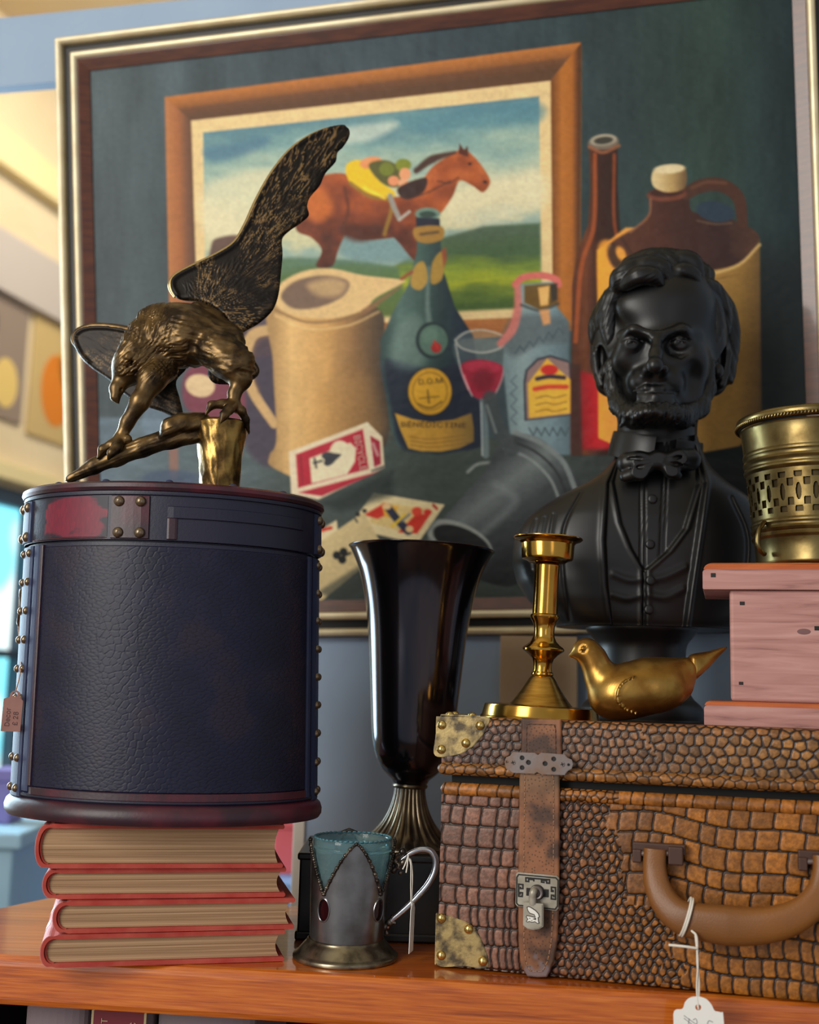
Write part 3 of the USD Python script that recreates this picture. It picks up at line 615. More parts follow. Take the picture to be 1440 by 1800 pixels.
# wine glass
fill([(800, 600), (812, 660), (828, 692), (850, 706), (872, 694), (884, 660), (890, 604)], (120, 132, 128), 2, 0.45, 1)
oval(845, 600, 46, 19, (150, 158, 150), 4, 1.6, 0.35); line([(800, 598), (820, 584), (848, 580), (880, 588), (891, 600), (874, 614), (845, 620), (812, 612), (800, 598)], 3, (196, 196, 186), 1.4, 0.8)
fill([(812, 640), (846, 632), (884, 644), (882, 670), (868, 694), (848, 702), (828, 692), (814, 664)], (156, 24, 56), 1.8, 1, 1); oval(848, 645, 34, 11, (176, 44, 72), 3); oval(850, 668, 20, 20, (120, 10, 38), 0, 8, 0.8); line([(816, 660), (824, 684)], 4, (226, 120, 130), 2, 0.8)
line([(801, 605), (812, 655), (830, 696)], 2.4, (206, 206, 198), 1.2, 0.8); line([(890, 606), (884, 660), (868, 698)], 2.4, (196, 198, 190), 1.2, 0.7)
line([(849, 706), (852, 740), (854, 800)], 12, (116, 132, 134), 2, 0.8); line([(846, 708), (848, 800)], 2.5, (190, 198, 196), 1.2, 0.8); line([(822, 830), (840, 816), (870, 812)], 5, (170, 178, 172), 2, 0.7)
# clear whisky bottle with yellow label
fill([(888, 590), (908, 560), (908, 500), (975, 495), (980, 540), (1000, 565), (1006, 800), (900, 800), (884, 640)], cyl(880, 1010, (0, (112, 132, 136)), (0.3, (138, 158, 160)), (0.7, (116, 138, 146)), (1, (84, 104, 112))), 3)
fill([(884, 590), (910, 555), (990, 560), (1000, 600), (950, 606), (900, 626)], (86, 96, 100), 8, 0.7, 1)
line([(906, 500), (920, 488), (950, 484), (976, 490), (982, 500)], 12, (206, 112, 104), 2); line([(910, 505), (910, 545), (900, 580), (880, 604)], [12, 14, 16, 12], (206, 122, 112), 3, 0.9)
fill([(922, 502), (978, 498), (980, 535), (950, 545), (922, 532)], (110, 84, 34), 2); fill([(946, 506), (966, 502), (964, 536), (950, 538)], (230, 180, 110), 2); line([(916, 536), (950, 546), (982, 534)], 4, (60, 62, 60), 2, 0.8)
fill([(948, 545), (966, 543), (968, 568), (955, 572)], (222, 160, 104), 3, 0.9); fill([(968, 500), (980, 498), (980, 526), (970, 532)], (46, 44, 42), 2, 0.8)
for k in range(5): line([(906 + 17 * k, 648 - 8 * k - 26), (914 + 17 * k, 632 - 8 * k - 24), (922 + 17 * k, 642 - 8 * k - 24)], 2.6, (70, 86, 94), 1.3, 0.8, 0)
for k in range(5): line([(930 + 14 * k, 752), (938 + 14 * k, 766), (944 + 14 * k, 752)], 2.6, (66, 80, 88), 1.3, 0.8, 0)
for k in range(4): line([(908, 660 + 22 * k), (898, 670 + 22 * k), (908, 680 + 22 * k)], 3, (84, 102, 108), 1.5, 0.7, 0)
fill([(922, 740), (920, 672), (924, 650), (944, 630), (968, 624), (1000, 634), (1006, 650), (1006, 730)], (58, 60, 70), 1.4); fill([(926, 737), (924, 674), (928, 652), (946, 634), (968, 628), (1000, 638), (1004, 728)], (146, 120, 116), 1.4); fill([(930, 735), (928, 674), (936, 664), (962, 630), (990, 656), (1004, 668), (1004, 726)], (226, 178, 62), 1.5)
oval(966, 650, 15, 9, (196, 40, 34)); line([(944, 666), (966, 662), (992, 664)], 7, (52, 40, 60), 1.8); line([(940, 684), (965, 680), (996, 680)], 8, (206, 74, 44), 1.6)
for k, y in enumerate((698, 710, 722)): line([(942, y + 2), (960, y - 2), (975, y + 1), (996, y - 4)], 2, (128, 92, 44), 1.1, 0.8)
# amber bottle
fill([(1036, 262), (1086, 260), (1086, 330), (1090, 400), (1104, 450), (1108, 800), (1004, 800), (1006, 500), (1016, 440), (1034, 395), (1038, 330)], cyl(1004, 1108, (0, (82, 44, 24)), (0.25, (110, 62, 34)), (0.45, (64, 34, 22)), (0.8, (48, 28, 22)), (1, (70, 44, 30))), 2)
line([(1046, 272), (1044, 395), (1022, 470), (1012, 600)], [7, 8, 8, 8], (164, 86, 42), 2, 0.85); line([(1080, 272), (1080, 390), (1096, 450)], [6, 6, 6], (150, 78, 40), 2, 0.8); line([(1062, 275), (1062, 390)], 14, (56, 28, 20), 4, 0.7)
oval(1061, 250, 27, 13, (120, 108, 94), -6); oval(1061, 246, 23, 10, (168, 160, 140), -6); oval(1061, 247, 17, 6.5, (64, 62, 54), -6); line([(1036, 258), (1060, 268), (1088, 256)], 6, (150, 96, 66), 2, 0.9)
fill([(1006, 650), (1096, 668), (1100, 790), (1006, 790)], lambda X, Y: blend((0, (120, 18, 26)), (0.5, (190, 28, 40)), (1, (150, 20, 32)))((X - 1006) / 90), 6)
fill([(1004, 640), (1020, 640), (1024, 800), (1004, 800)], (66, 40, 30), 4, 0.9)
# stoneware jug
fill([(1050, 440), (1052, 770), (1100, 792), (1200, 802), (1300, 784), (1340, 750), (1336, 420), (1250, 400), (1100, 400)], cyl(1048, 1342, (0, (238, 160, 58)), (0.12, (226, 158, 72)), (0.35, (196, 156, 88)), (0.62, (182, 142, 76)), (0.85, (152, 118, 60)), (0.97, (112, 86, 46)), (1, (70, 60, 44))), 2)
fill([(1050, 440), (1074, 424), (1076, 470), (1058, 560)], (240, 166, 60), 5, 0.8, 1)
fill([(1146, 346), (1206, 342), (1218, 372), (1270, 380), (1322, 402), (1334, 424), (1300, 462), (1240, 476), (1160, 476), (1096, 452), (1074, 428), (1120, 398), (1142, 372)], lambda X, Y: blend((0, (98, 58, 40)), (0.4, (72, 42, 34)), (0.8, (58, 36, 34)), (1, (82, 56, 44)))((X - 1080) / 250 + 0.3 * (nz(X, Y, 30, 20, 14) - 0.5)), 2, 1, 1)
line([(1072, 432), (1120, 468), (1200, 486), (1290, 470), (1336, 430)], 5, (222, 190, 130), 2, 0.7); line([(1078, 446), (1130, 482), (1210, 498), (1300, 482)], 4, (124, 92, 50), 2.5, 0.5)
line([(1206, 340), (1236, 326), (1270, 326), (1298, 348), (1306, 392)], [22, 24, 24, 22, 18], (78, 50, 38), 2); line([(1216, 330), (1244, 320), (1276, 322)], 5, (122, 84, 62), 3, 0.6); oval(1258, 372, 34, 18, (46, 62, 76), 10); line([(1226, 388), (1258, 394), (1286, 392)], 3, (124, 108, 84), 2, 0.6)
oval(1172, 342, 35, 12, (116, 68, 50), -3); oval(1172, 338, 30, 8, (70, 40, 32), -3); fill([(1149, 300), (1176, 290), (1204, 294), (1204, 330), (1172, 338), (1148, 326)], lambda X, Y: blend((0, (214, 194, 148)), (0.6, (180, 152, 100)), (1, (116, 92, 62)))((X - 1149) / 56), 1.8, 1, 1); oval(1177, 297, 27, 8, (220, 204, 164), -4)
line([(1144, 350), (1140, 380), (1108, 408)], 4, (158, 112, 82), 2, 0.7)
oval(1086, 452, 16, 26, (62, 40, 30), -25, 4, 0.9); oval(1092, 446, 8, 14, (240, 170, 70), -25, 3, 0.9); line([(1094, 420), (1130, 475)], 5, (66, 44, 34), 3, 0.8)
# pewter tankard lying on its side
fill([(752, 948), (780, 910), (850, 830), (890, 768), (950, 772), (1010, 830), (1030, 880), (960, 980), (900, 1030), (820, 1010), (770, 985)], lambda X, Y: blend((0, (96, 104, 104)), (0.2, (58, 64, 66)), (0.45, (112, 120, 120)), (0.7, (64, 70, 72)), (1, (36, 40, 42)))(((X - 870) * 0.62 + (Y - 860) * 0.78) / 200 + 0.42), 2.5, 1, 1)
line([(905, 760), (950, 778), (990, 812), (1012, 862)], 9, (128, 136, 136), 2, 0.9); line([(893, 774), (938, 792), (976, 826), (998, 872)], 4, (38, 42, 44), 2, 0.9); line([(886, 788), (930, 806), (966, 840), (984, 880)], 5, (140, 148, 146), 2, 0.8)
oval(808, 950, 62, 30, (150, 156, 150), 24); oval(812, 953, 54, 24, (26, 28, 30), 24); line([(870, 850), (905, 880), (850, 935)], 12, (134, 142, 142), 9, 0.5)
line([(862, 700), (875, 750), (900, 790)], 26, (66, 74, 76), 4, 0.9); line([(856, 712), (872, 760)], 4, (140, 148, 146), 2, 0.7)
# playing cards
fill([(614, 932), (660, 868), (784, 888), (736, 960)], (52, 60, 60), 5, 0.6)
fill([(612, 928), (657, 866), (782, 887), (734, 956)], (222, 206, 162), 1.4)
fill([(648, 918), (672, 882), (748, 894), (718, 938)], (214, 190, 130), 1.5)
fill([(640, 905), (676, 884), (690, 900), (664, 912)], (196, 52, 36), 2); fill([(700, 936), (730, 905), (758, 902), (734, 938)], (198, 56, 38), 2); fill([(672, 888), (700, 890), (694, 912), (676, 908)], (216, 168, 60), 2); line([(682, 892), (700, 915), (718, 934)], 13, (42, 48, 70), 2); oval(680, 890, 8, 6, (226, 190, 140)); oval(720, 930, 7, 6, (226, 190, 140)); line([(690, 925), (712, 905)], 5, (226, 190, 60), 1.5); oval(752, 900, 7, 5, (200, 50, 36)); oval(733, 899, 9, 8, (206, 60, 40), 0, 2, .9); line([(706, 916), (720, 904)], 4, (120, 124, 128), 2)
line([(762, 888), (768, 894)], 5, (180, 60, 44)); fill([(556, 936), (592, 914), (594, 934), (566, 958)], (222, 206, 166), 1.5); line([(566, 932), (582, 928)], 6, (196, 60, 44), 1.5)
fill([(548, 962), (640, 900), (676, 966), (566, 1056), (548, 1060)], (206, 188, 142), 1.4); fill([(560, 1040), (676, 966), (690, 1000), (600, 1062)], (60, 66, 62), 5, 0.6)
for x, y in ((592, 976), (604, 970), (602, 984)): oval(x, y, 7, 7, (28, 30, 34))
line([(604, 978), (616, 972)], 4, (28, 30, 34)); oval(629, 904, 4, 4, (40, 40, 42)); oval(641, 898, 4, 3.5, (40, 40, 42)); line([(625, 912), (628, 918)], 3, (60, 60, 60))
# card box
fill([(508, 868), (560, 884), (690, 830), (690, 870), (600, 900)], (36, 46, 46), 9, 0.7)
fill([(508, 794), (646, 742), (672, 768), (676, 822), (560, 878), (512, 868)], (222, 208, 178), 1.3)
fill([(520, 799), (638, 754), (648, 824), (524, 858)], (178, 38, 60), 1.3); fill([(544, 806), (616, 778), (626, 788), (624, 812), (610, 834), (548, 850)], (224, 212, 180), 1.5)
oval(600, 800, 20, 26, (224, 212, 180), -14); fill([(648, 764), (668, 776), (670, 816), (656, 822)], (160, 36, 60), 1.5); fill([(524, 866), (654, 832), (668, 828), (566, 872)], (176, 40, 62), 1.5); line([(646, 746), (657, 828)], 4, (226, 214, 186), 1.2); line([(654, 828), (674, 820)], 3, (60, 52, 60), 1.5)
line([(656, 780), (664, 800)], 5, (210, 180, 170), 2, 0.8); line([(528, 802), (532, 850)], 4, (150, 24, 46), 1.3, .8)
sp = np.array([(23, 0), (12, -6), (3, -11), (-6, -12), (-11, -7), (-8, -1.5), (-8, 1.5), (-11, 7), (-6, 12), (3, 11), (12, 6)])     # spade lying on its side, stem to the left
rs = lambda P, cx, cy, a: np.stack([cx + P[:, 0] * math.cos(a) - P[:, 1] * math.sin(a), cy + P[:, 0] * math.sin(a) + P[:, 1] * math.cos(a)], -1)
fill(rs(sp, 578, 806, -0.3), (62, 62, 70), 1.4, 1, 1); line([(566, 810), (552, 814)], 3.5, (56, 56, 62)); line([(553, 806), (556, 822)], 3.5, (56, 56, 62))
# brush work
IM *= (0.95 + 0.10 * nz(*G, 5, 4, 20, 2) + 0.05 * (nz(*G, 40, 30, 21) - 0.5))[..., None]
IM = np.clip(255 * (IM / 255) ** 1.10 * 1.12, 4, 246)
M_canvas = mat('oil_paint', (255, 255, 255), 0.55, attr=True, bump=0.10, bscale=420, bdist=0.0006, spec=0.3)
v_ = pp(uu, vv, 0.0006 * (meshkit.fbm(np.stack([uu * 90, vv * 130, uu * 0], -1), 2, 5) - 0.5)).reshape(-1, 3)
obj('canvas', (v_, grid_faces(NV, NU)), M_canvas, painting, smooth=True, color=lin(IM.reshape(-1, 3)), label='painted canvas with bottles, jugs, cards and a racehorse')
def on_canvas(text, px, py, px2, py2, h, col, name, bold=False):
    """Lettering painted on the picture: from one measured point towards another."""
    a, b = (np.array(canvas_uv(*np.array(q, float))) for q in ((px, py), (px2, py2)))
    m = meshkit.text_mesh(text, 1.0, 0.1, bold); e = (b - a); L = np.linalg.norm(e); e /= L; n = np.array([-e[1], e[0]])
    w = m.vertices[:, 0].max(); v = np.array(m.vertices)
    uv = a + np.outer(v[:, 0] * L / w, e) + np.outer(v[:, 1] * h, n)
    obj('lettering', (pp(uv[:, 0], uv[:, 1], 0.0006 + v[:, 2] * 0.002), np.array(m.faces)), mat(name, col, 0.6), painting)
on_canvas('BICYCLE', 622, 766, 634, 828, 0.0085, (222, 176, 164), 'pale_pink_ink')
on_canvas('D.O.M', 735, 676, 778, 673, 0.0065, (112, 86, 30), 'brown_label_ink')
on_canvas('BÉNÉDICTINE', 704, 750, 820, 752, 0.0060, (88, 62, 26), 'dark_label_ink')

# ------------------------------------------------------------------ the crocodile-embossed suitcase
SO = np.array([0.0344, 0.9973, 0.0006]); SE = unit([0.2895, -0.0816, 0]); SB = np.array([-SE[1], SE[0], 0.0]); SF_ = -SB   # along, back, front
SZ = np.array([0, 0, 1.0])
def sxz(px, py):
    px, py = np.asarray(px, float), np.asarray(py, float)
    d = FWD + RGT * ((px[..., None] - 720) / FPX) - UP * ((py[..., None] - 900) / FPX)
    p = EYE + d * (((SO - EYE) @ SB) / (d @ SB))[..., None] - SO
    return np.stack([p @ SE, p @ SZ], -1)
def sp3(s, z, o=0.0): return SO + np.asarray(s)[..., None] * SE + np.asarray(z)[..., None] * SZ - np.asarray(o)[..., None] * SB
SL, SH_, SDp = 0.42, 0.2068, 0.27
case = thing('suitcase', 'brown crocodile-embossed suitcase with brass corners, strap and padlock', 'suitcase', SO + SE * SL / 2 + SB * SDp / 2)
def cbox(s0, s1, z0, z1, o0, o1, r=0.004): return place(rbox((s1 - s0, o1 - o0, z1 - z0), r), sp3(np.array((s0 + s1) / 2), np.array((z0 + z1) / 2), np.array(-(o0 + o1) / 2)), SE, SB, SZ)
M_hide = mat('dark_brown_hide', (84, 50, 32), 0.5, col2=(104, 62, 36), scale=40, bump=0.3, bscale=260, bdist=0.001)
M_croc = mat('embossed_hide', (255, 255, 255), 0.42, attr=True, col2=(205, 205, 205), scale=260, lo=0.62, hi=0.4, spec=0.5, bump=0.2, bscale=900, bdist=0.0004)
zl = 0.1572                                     # foot of the lid
obj('lower_shell', cbox(0.0015, SL, 0.0, 0.150, 0.002, SDp, 0.006), M_hide, case)
lv, lf = cbox(0.0008, SL, zl, SH_, 0.002, SDp, 0.005)
def lid_z(p):
    """The old lid sags a little towards its back."""
    return SH_ - 0.045 * np.clip((np.asarray(p) - SO) @ SB - 0.004, 0, 1)
up_ = lv[:, 2] > 0.19; lv[up_, 2] += lid_z(lv[up_]) - SH_
obj('lid', (lv, lf), M_hide, case)
obj('gap_shade_strip', cbox(0.006, SL - 0.006, 0.148, 0.160, 0.007, SDp - 0.006, 0.002), mat('black_gap', (10, 8, 7), 0.8), case)  # black strip stands for the shade in the gap under the lid
def scales_rect(s, z, rowh, wfun, wave, seed):
    """Distance to the nearest groove, and an id, of a field of squarish scales in rows."""
    g = np.random.default_rng(seed); zz = z + wave(s)
    edges = [-0.03]
    while edges[-1] < 0.26: edges.append(edges[-1] + rowh * g.uniform(0.86, 1.14))
    edges = np.array(edges); row = np.clip(np.searchsorted(edges, zz) - 1, 0, len(edges) - 2)
    d = np.minimum(zz - edges[row], edges[row + 1] - zz); cid = np.zeros(s.shape)
    for r in np.unique(row):
        k = row == r; cols = [-0.02 - g.uniform(0, 0.01)]
        while cols[-1] < SL + 0.03: cols.append(cols[-1] + wfun(cols[-1], edges[r]) * g.uniform(0.72, 1.3))
        cols = np.array(cols); ss = s[k] + 0.0007 * np.sin(zz[k] * 300 + r * 1.7)
        c = np.searchsorted(cols, ss) - 1; c = np.clip(c, 0, len(cols) - 2); dc = np.minimum(ss - cols[c], cols[c + 1] - ss)
        rr = 0.0024; a, b = np.maximum(rr - d[k], 0), np.maximum(rr - dc, 0)
        d[k] = np.where((a > 0) & (b > 0), rr - np.hypot(a, b), np.minimum(d[k], dc)); cid[k] = r * 131.7 + c * 17.3
    return d, cid
def scales_cell(s, z, step, seed, an=1.0, jit=0.32):
    g = np.random.default_rng(seed); nx, ny = int((SL + 0.06) / step), int(0.42 / (step * 0.9))
    x, y = np.meshgrid(np.arange(nx) * step - 0.03, np.arange(ny) * step * 0.9 - 0.03); x = x + (np.arange(ny)[:, None] % 2) * step / 2
    x, y = x + g.uniform(-jit, jit, x.shape) * step, y + g.uniform(-jit, jit, y.shape) * step
    t = cKDTree(np.stack([x.ravel(), y.ravel() * an], -1)); dd, ii = t.query(np.stack([s.ravel(), z.ravel() * an], -1), k=2)
    return ((dd[:, 1] - dd[:, 0]) / 2).reshape(s.shape), (ii[:, 0] * 7.31).reshape(s.shape)
def hide_panel(name, s0, s1, z0, z1, field, colour, amp, prof, step=0.00075, label=None):
    ns, nz_ = int((s1 - s0) / step), int((z1 - z0) / step)
    S, Z = np.meshgrid(np.linspace(s0, s1, ns), np.linspace(z0, z1, nz_))
    d, cid, sc = field(S, Z)
    h = sstep(0.0002, 0.0012, d) * (0.72 + 0.28 * sstep(0, 0.004, d) * 1.0)
    nzv = meshkit.fbm(np.stack([S * 900, Z * 900, S * 0], -1), 2, 3)
    o, zz = prof(Z, S)
    P = sp3(S, zz, o + amp * sc * h + 0.00018 * (nzv - 0.5) * h)
    edge = np.minimum(np.minimum(S - s0, s1 - S), np.minimum(Z - z0, z1 - Z)); 
    rnd = (np.sin(cid * 12.9898) * 43758.5453) % 1.0
    top = colour(S, Z, rnd) * (0.90 + 0.2 * nzv)[..., None]
    grv = np.array([38, 22, 16.0])
    C = grv + (top - grv) * sstep(0.0005, 0.0012, d)[..., None]
    obj(name, (P.reshape(-1, 3), grid_faces(nz_, ns)), M_croc, case, smooth=True, color=lin(np.clip(C, 0, 255).reshape(-1, 3)), label=label)
xs = lambda px, py=1500: float(sxz(px, py)[0])
s_st0, s_st1 = xs(914), xs(988)
def lower_field(S, Z):
    wave = lambda s: 0.002 * np.sin(s * 26 + 0.6) + 0.0022 * np.sin(s * 61) * (s > 0.14) + np.where(s > 0.14, (s - 0.14) * 0.05, 0)
    wf = lambda s, z: (0.0142 - 0.075 * max(s, 0) - (0.004 if z < 0.045 else 0)) if s < 0.085 else (0.0150 + (0.0015 if z > 0.06 else -0.004) - 0.02 * abs(s - 0.25))
    dr, ir = scales_rect(S, Z, 0.0160, wf, wave, 4)
    dc, ic = scales_cell(S, Z, 0.0068, 5, 0.80, 0.27)
    j = meshkit.fbm(np.stack([S * 60, Z * 60, S * 0], -1), 2, 9) - 0.5
    m = (S + 0.018 * j > 0.088) & (S + 0.03 * j < 0.150 + np.where(Z < 0.062, 0.042, 0) - np.where(Z > 0.12, 0.006, 0))
    return np.where(m, dc, dr), np.where(m, ic + 5000, ir), np.where(m, 1.15, 1.0)
def lower_col(S, Z, r):
    t = np.clip((S - 0.05) / 0.16, 0, 1) + 0.12 * (r - 0.5)
    c = blend((0, (142, 100, 82)), (0.3, (136, 88, 62)), (0.6, (150, 96, 48)), (1.0, (168, 104, 34)))(t)
    return c * (0.86 + 0.26 * r)[..., None]
hide_panel('embossed_front', 0.0, SL, 0.001, 0.1405, lower_field, lower_col, 0.0014, lambda Z, S: (0.0004 + 0.003 * np.sqrt(np.clip(1 - (np.clip(0.006 - Z, 0, 0.006) / 0.006) ** 2, 0, 1)) - 0.003, Z), label='front panel embossed with square and pebbled scales')
def lid_field(S, Z):
    d, i = scales_cell(S, Z, 0.0074, 8, 1.1, 0.22); d2, i2 = scales_cell(S, Z, 0.0086, 9, 1.05, 0.25)
    m = S + 0.03 * (meshkit.fbm(np.stack([S * 40, Z * 40, S * 0], -1), 2, 2) - 0.5) > 0.17
    return np.where(m, d2, d), np.where(m, i2, i), np.full(S.shape, 0.85)
def lid_col(S, Z, r):
    n = meshkit.fbm(np.stack([S * 26, Z * 26, S * 0 + 4], -1), 3, 6); t = np.clip((S - 0.02) / 0.26, 0, 1)
    c = blend((0, (116, 84, 70)), (0.5, (122, 86, 58)), (1, (150, 104, 52)))(t) * (0.62 + 0.7 * n)[..., None]
    up = sstep(0.196, 0.205, Z)[..., None]; c = c * (1 - up) + np.array([158, 104, 58]) * up
    return c * (0.84 + 0.3 * r)[..., None]
rl = 0.006
hide_panel('embossed_lid', -0.0006, SL, zl + 0.009, SH_ + 0.008, lid_field, lid_col, 0.0011,
           lambda Z, S: (np.where(Z > SH_ - rl, 0.0008 - rl + rl * np.cos(np.clip((Z - SH_ + rl) / rl, 0, 1.571)) - np.clip((Z - SH_ + rl) / rl - 1.571, 0, 9) * rl, 0.0008),
                         np.where(Z > SH_ - rl, SH_ - rl - 0.0006 + rl * np.sin(np.clip((Z - SH_ + rl) / rl, 0, 1.571)), Z)), label='front of the lid embossed with pebbled scales')
# two rolled welts along the parting
def welt(name, zc, r, s0, field, colour, lab):
    ns, nt = 700, 26
    S, T = np.meshgrid(np.linspace(s0, SL, ns), np.linspace(-1.9, 1.9, nt))
    d, cid, sc = field(S, zc + T * r * 0.9)
    h = sstep(0.0001, 0.0011, d); rnd = (np.sin(cid * 12.9898) * 43758.5453) % 1.0
    rr = r * (1 - 0.12 * (1 - h)) * np.sqrt(np.clip((S - s0) / 0.004, 0.02, 1))
    P = sp3(S, zc + rr * np.sin(T), 0.0008 + rr * np.cos(T))
    C = np.array([34, 20, 14.0]) + (colour(S, S * 0 + 0.15, rnd) * (0.95 + 0.15 * meshkit.noise(np.stack([S * 700, T * 4, S * 0], -1)))[..., None] - np.array([34, 20, 14.0])) * sstep(0.0001, 0.0008, d)[..., None]
    obj(name, (P.reshape(-1, 3), grid_faces(nt, ns)), M_croc, case, smooth=True, color=lin(np.clip(C, 0, 255).reshape(-1, 3)), label=lab)
welt('lid_welt', zl + 0.0050, 0.0053, -0.004, lambda S, Z: scales_cell(S, Z, 0.0085, 12, 1.2, 0.3) + (1,), lambda S, Z, r: np.array([150, 98, 46]) * (0.8 + 0.4 * r)[..., None], 'rolled leather welt at the foot of the lid')
welt('shell_welt', 0.1455, 0.0055, -0.001, lambda S, Z: tuple(np.where((S > 0.09) & (S < 0.15), a, b) for a, b in zip(scales_cell(S, Z, 0.006, 14, 1.0, 0.3), scales_rect(S, Z, 0.019, lambda s, z: 0.0135, lambda s: 0 * s, 15))) + (1,),
     lambda S, Z, r: np.array([158, 98, 40]) * (0.8 + 0.4 * r)[..., None], 'rolled leather welt along the top of the lower shell')
# --- brass corners with round-headed rivets
M_ant = mat('antique_brass_plate', (168, 146, 96), 0.45, 0.5, col2=(74, 64, 48), scale=90, detail=8, lo=0.40, hi=0.60, bump=0.45, bscale=420, bdist=0.0004)
M_riv = mat('bright_brass_rivet', (214, 186, 112), 0.24, 0.95)
def corner(pts, rivets, label, top):
    P = np.array([sxz(*p) for p in spline(pts, 6, False)]); o = 0.0026
    obj('corner_guard', plate(P, sp3(np.array(0.0), np.array(0.0), np.array(o - 0.0014)), SE, SZ, -SB, 0.0014, 0.0005), M_ant, case, label=label)
    g = case.GetStage().GetPrimAtPath(case.GetPath().AppendChild(_last('corner_guard')))
    zc = SH_ + 0.0004 if top else 0.0
    # the guard folds round the end and over the top
    fold = [(-0.0025, z) for z in (P[:, 1].min(), P[:, 1].max())]
    obj('end_flap', cbox(-0.0026, -0.0008, P[:, 1].min() + 0.001, P[:, 1].max() - 0.0005, -0.0022, 0.034, 0.0006), M_ant, g)
    if top:
        obj('top_flap', place(plate(np.array([(-0.0022, -0.0025), (0.033, -0.0025), (0.028, 0.014), (0.014, 0.028), (-0.0022, 0.032)]), (0, 0, 0), (1, 0, 0), (0, 1, 0), (0, 0, 1), 0.0012), sp3(np.array(0.0), np.array(SH_ - 0.0002), np.array(0.0)), SE, SB, SZ), M_ant, g)
    for p in rivets:
        q = sxz(*p); obj('rivet', place(dome_stud(0.0040, 0.0030, 16), sp3(np.array(q[0]), np.array(q[1]), np.array(o)), SE, SZ, -SB), M_riv, g, smooth=40)
    if top:
        for s, b in ((0.004, 0.006), (0.024, 0.005), (0.005, 0.022)):
            obj('rivet', place(dome_stud(0.0038, 0.0026, 14), sp3(np.array(s), np.array(SH_ + 0.0008), np.array(-b)), SE, SB, SZ), M_riv, g, smooth=40)
    for k, z in enumerate((0.2, 0.8)):
        z = P[:, 1].min() * (1 - z) + P[:, 1].max() * z
        obj('rivet', place(dome_stud(0.0036, 0.0026, 14), sp3(np.array(-0.0024), np.array(z), np.array(-0.008)), SB, SZ, -SE), M_riv, g, smooth=40)
def _last(name): n = _used[(str(case.GetPath()), name)]; return name if n == 1 else f'{name}_{n - 1:03d}'
corner([(768, 1259), (820, 1260), (860, 1261), (857, 1278), (846, 1297), (828, 1315), (806, 1326), (766, 1328), (767, 1290)], [(778, 1274), (845, 1275), (820, 1306), (777, 1317)], 'aged brass guard on the top corner', True)
corner([(768, 1604), (800, 1612), (830, 1626), (848, 1652), (859, 1698), (815, 1697), (770, 1695), (768, 1650)], [(777, 1613), (825, 1632), (777, 1678), (850, 1688)], 'mottled aged brass guard on the bottom corner', False)
# --- strap, its metal keeper, lock plate and padlock
M_strap = mat('worn_strap_leather', (255, 255, 255), 0.5, attr=True, spec=0.4, bump=0.2, bscale=900, bdist=0.0003)
M_thread = mat('waxed_thread', (88, 56, 36), 0.6); M_thread2 = mat('pale_thread', (168, 120, 84), 0.6)
def strap(name, outline, off, label, seed, zmax=None):
    B = np.array([sxz(*p) for p in outline]); B[:, 1] = np.maximum(B[:, 1], 0.0005); g = np.random.default_rng(seed)
    Q = g.uniform(B.min(0), B.max(0), (900, 2)); keep = [Q[0]]
    for q in Q[1:]:
        if min(np.hypot(*(q - k)) for k in keep[-400:]) > 0.0023: keep.append(q)
    tree = cKDTree(np.array(keep)); cx = B[:, 0].mean()
    def rel(u, v, d):
        pore = tree.query(np.stack([u, v], -1))[0]; seam = np.abs(d - 0.0048)
        return -0.00035 * (1 - sstep(0.0002, 0.0008, pore)) * (d > 0.006) - 0.0005 * (1 - sstep(0.0001, 0.0007, seam)) + 0.0004 * sstep(0.004, 0.009, d)
    v, f, P = pillow(B, 0.0006, lambda u, w: sp3(u, w, off), lambda d, u, w: 0.0012 * np.sqrt(np.clip(d / 0.0012, 0, 1)), rel)
    d = np.clip(-psdf(resample(B, 0.002), P[:, 0], P[:, 1]), 0, 1); pore = tree.query(P)[0]
    n = meshkit.fbm(np.stack([P[:, 0] * 70, P[:, 1] * 70, P[:, 0] * 0 + seed], -1), 4, 3)
    hh = (P[:, 1] - B[:, 1].min()) / (np.ptp(B[:, 1]))
    c = blend((0.3, (74, 50, 38)), (0.5, (120, 78, 52)), (0.7, (146, 96, 64)))(n)
    if seed == 2:
        w = sstep(0.5, 0.62, meshkit.fbm(np.stack([P[:, 0] * 60, P[:, 1] * 60, P[:, 0] * 0 + 9], -1), 3, 8)) * (1 - sstep(0.1, 0.3, hh)); c = c * (1 - w[:, None] * 0.8) + np.array([116, 104, 110]) * w[:, None] * 0.8
        w = 0.45 * sstep(0.80, 0.95, hh)[:, None] ; c = c * (1 - w) + np.array([110, 92, 66]) * w
    c = c * (1 - 0.55 * ((1 - sstep(0.0002, 0.0008, pore)) * (d > 0.006)))[:, None] * (1 - 0.45 * (1 - sstep(0.0001, 0.0007, np.abs(d - 0.0048))))[:, None]
    obj(name, (v, f), M_strap, case, smooth=True, color=lin(np.clip(np.vstack([c, c]), 0, 255)), label=label)
    st = case.GetStage().GetPrimAtPath(case.GetPath().AppendChild(name)); S = []
    R_ = resample(B, 0.0004); R_ = R_ - 0
    from shapely.geometry import Polygon
    inner = np.array(Polygon(B).buffer(0).buffer(-0.0048).exterior.coords); inner = resample(inner[:-1], 0.0046)
    for a, b in zip(inner, np.roll(inner, -1, 0)):
        m = a + (b - a) * 0.72
        S.append(tube([sp3(np.array(a[0]), np.array(a[1]), np.array(off + 0.0010)), sp3(np.array((a[0] + m[0]) / 2), np.array((a[1] + m[1]) / 2), np.array(off + 0.0015)), sp3(np.array(m[0]), np.array(m[1]), np.array(off + 0.0010))], 0.00042, 5))
    obj('stitching', cat_(S), M_thread2 if seed == 2 else M_thread, st, kind='stuff')
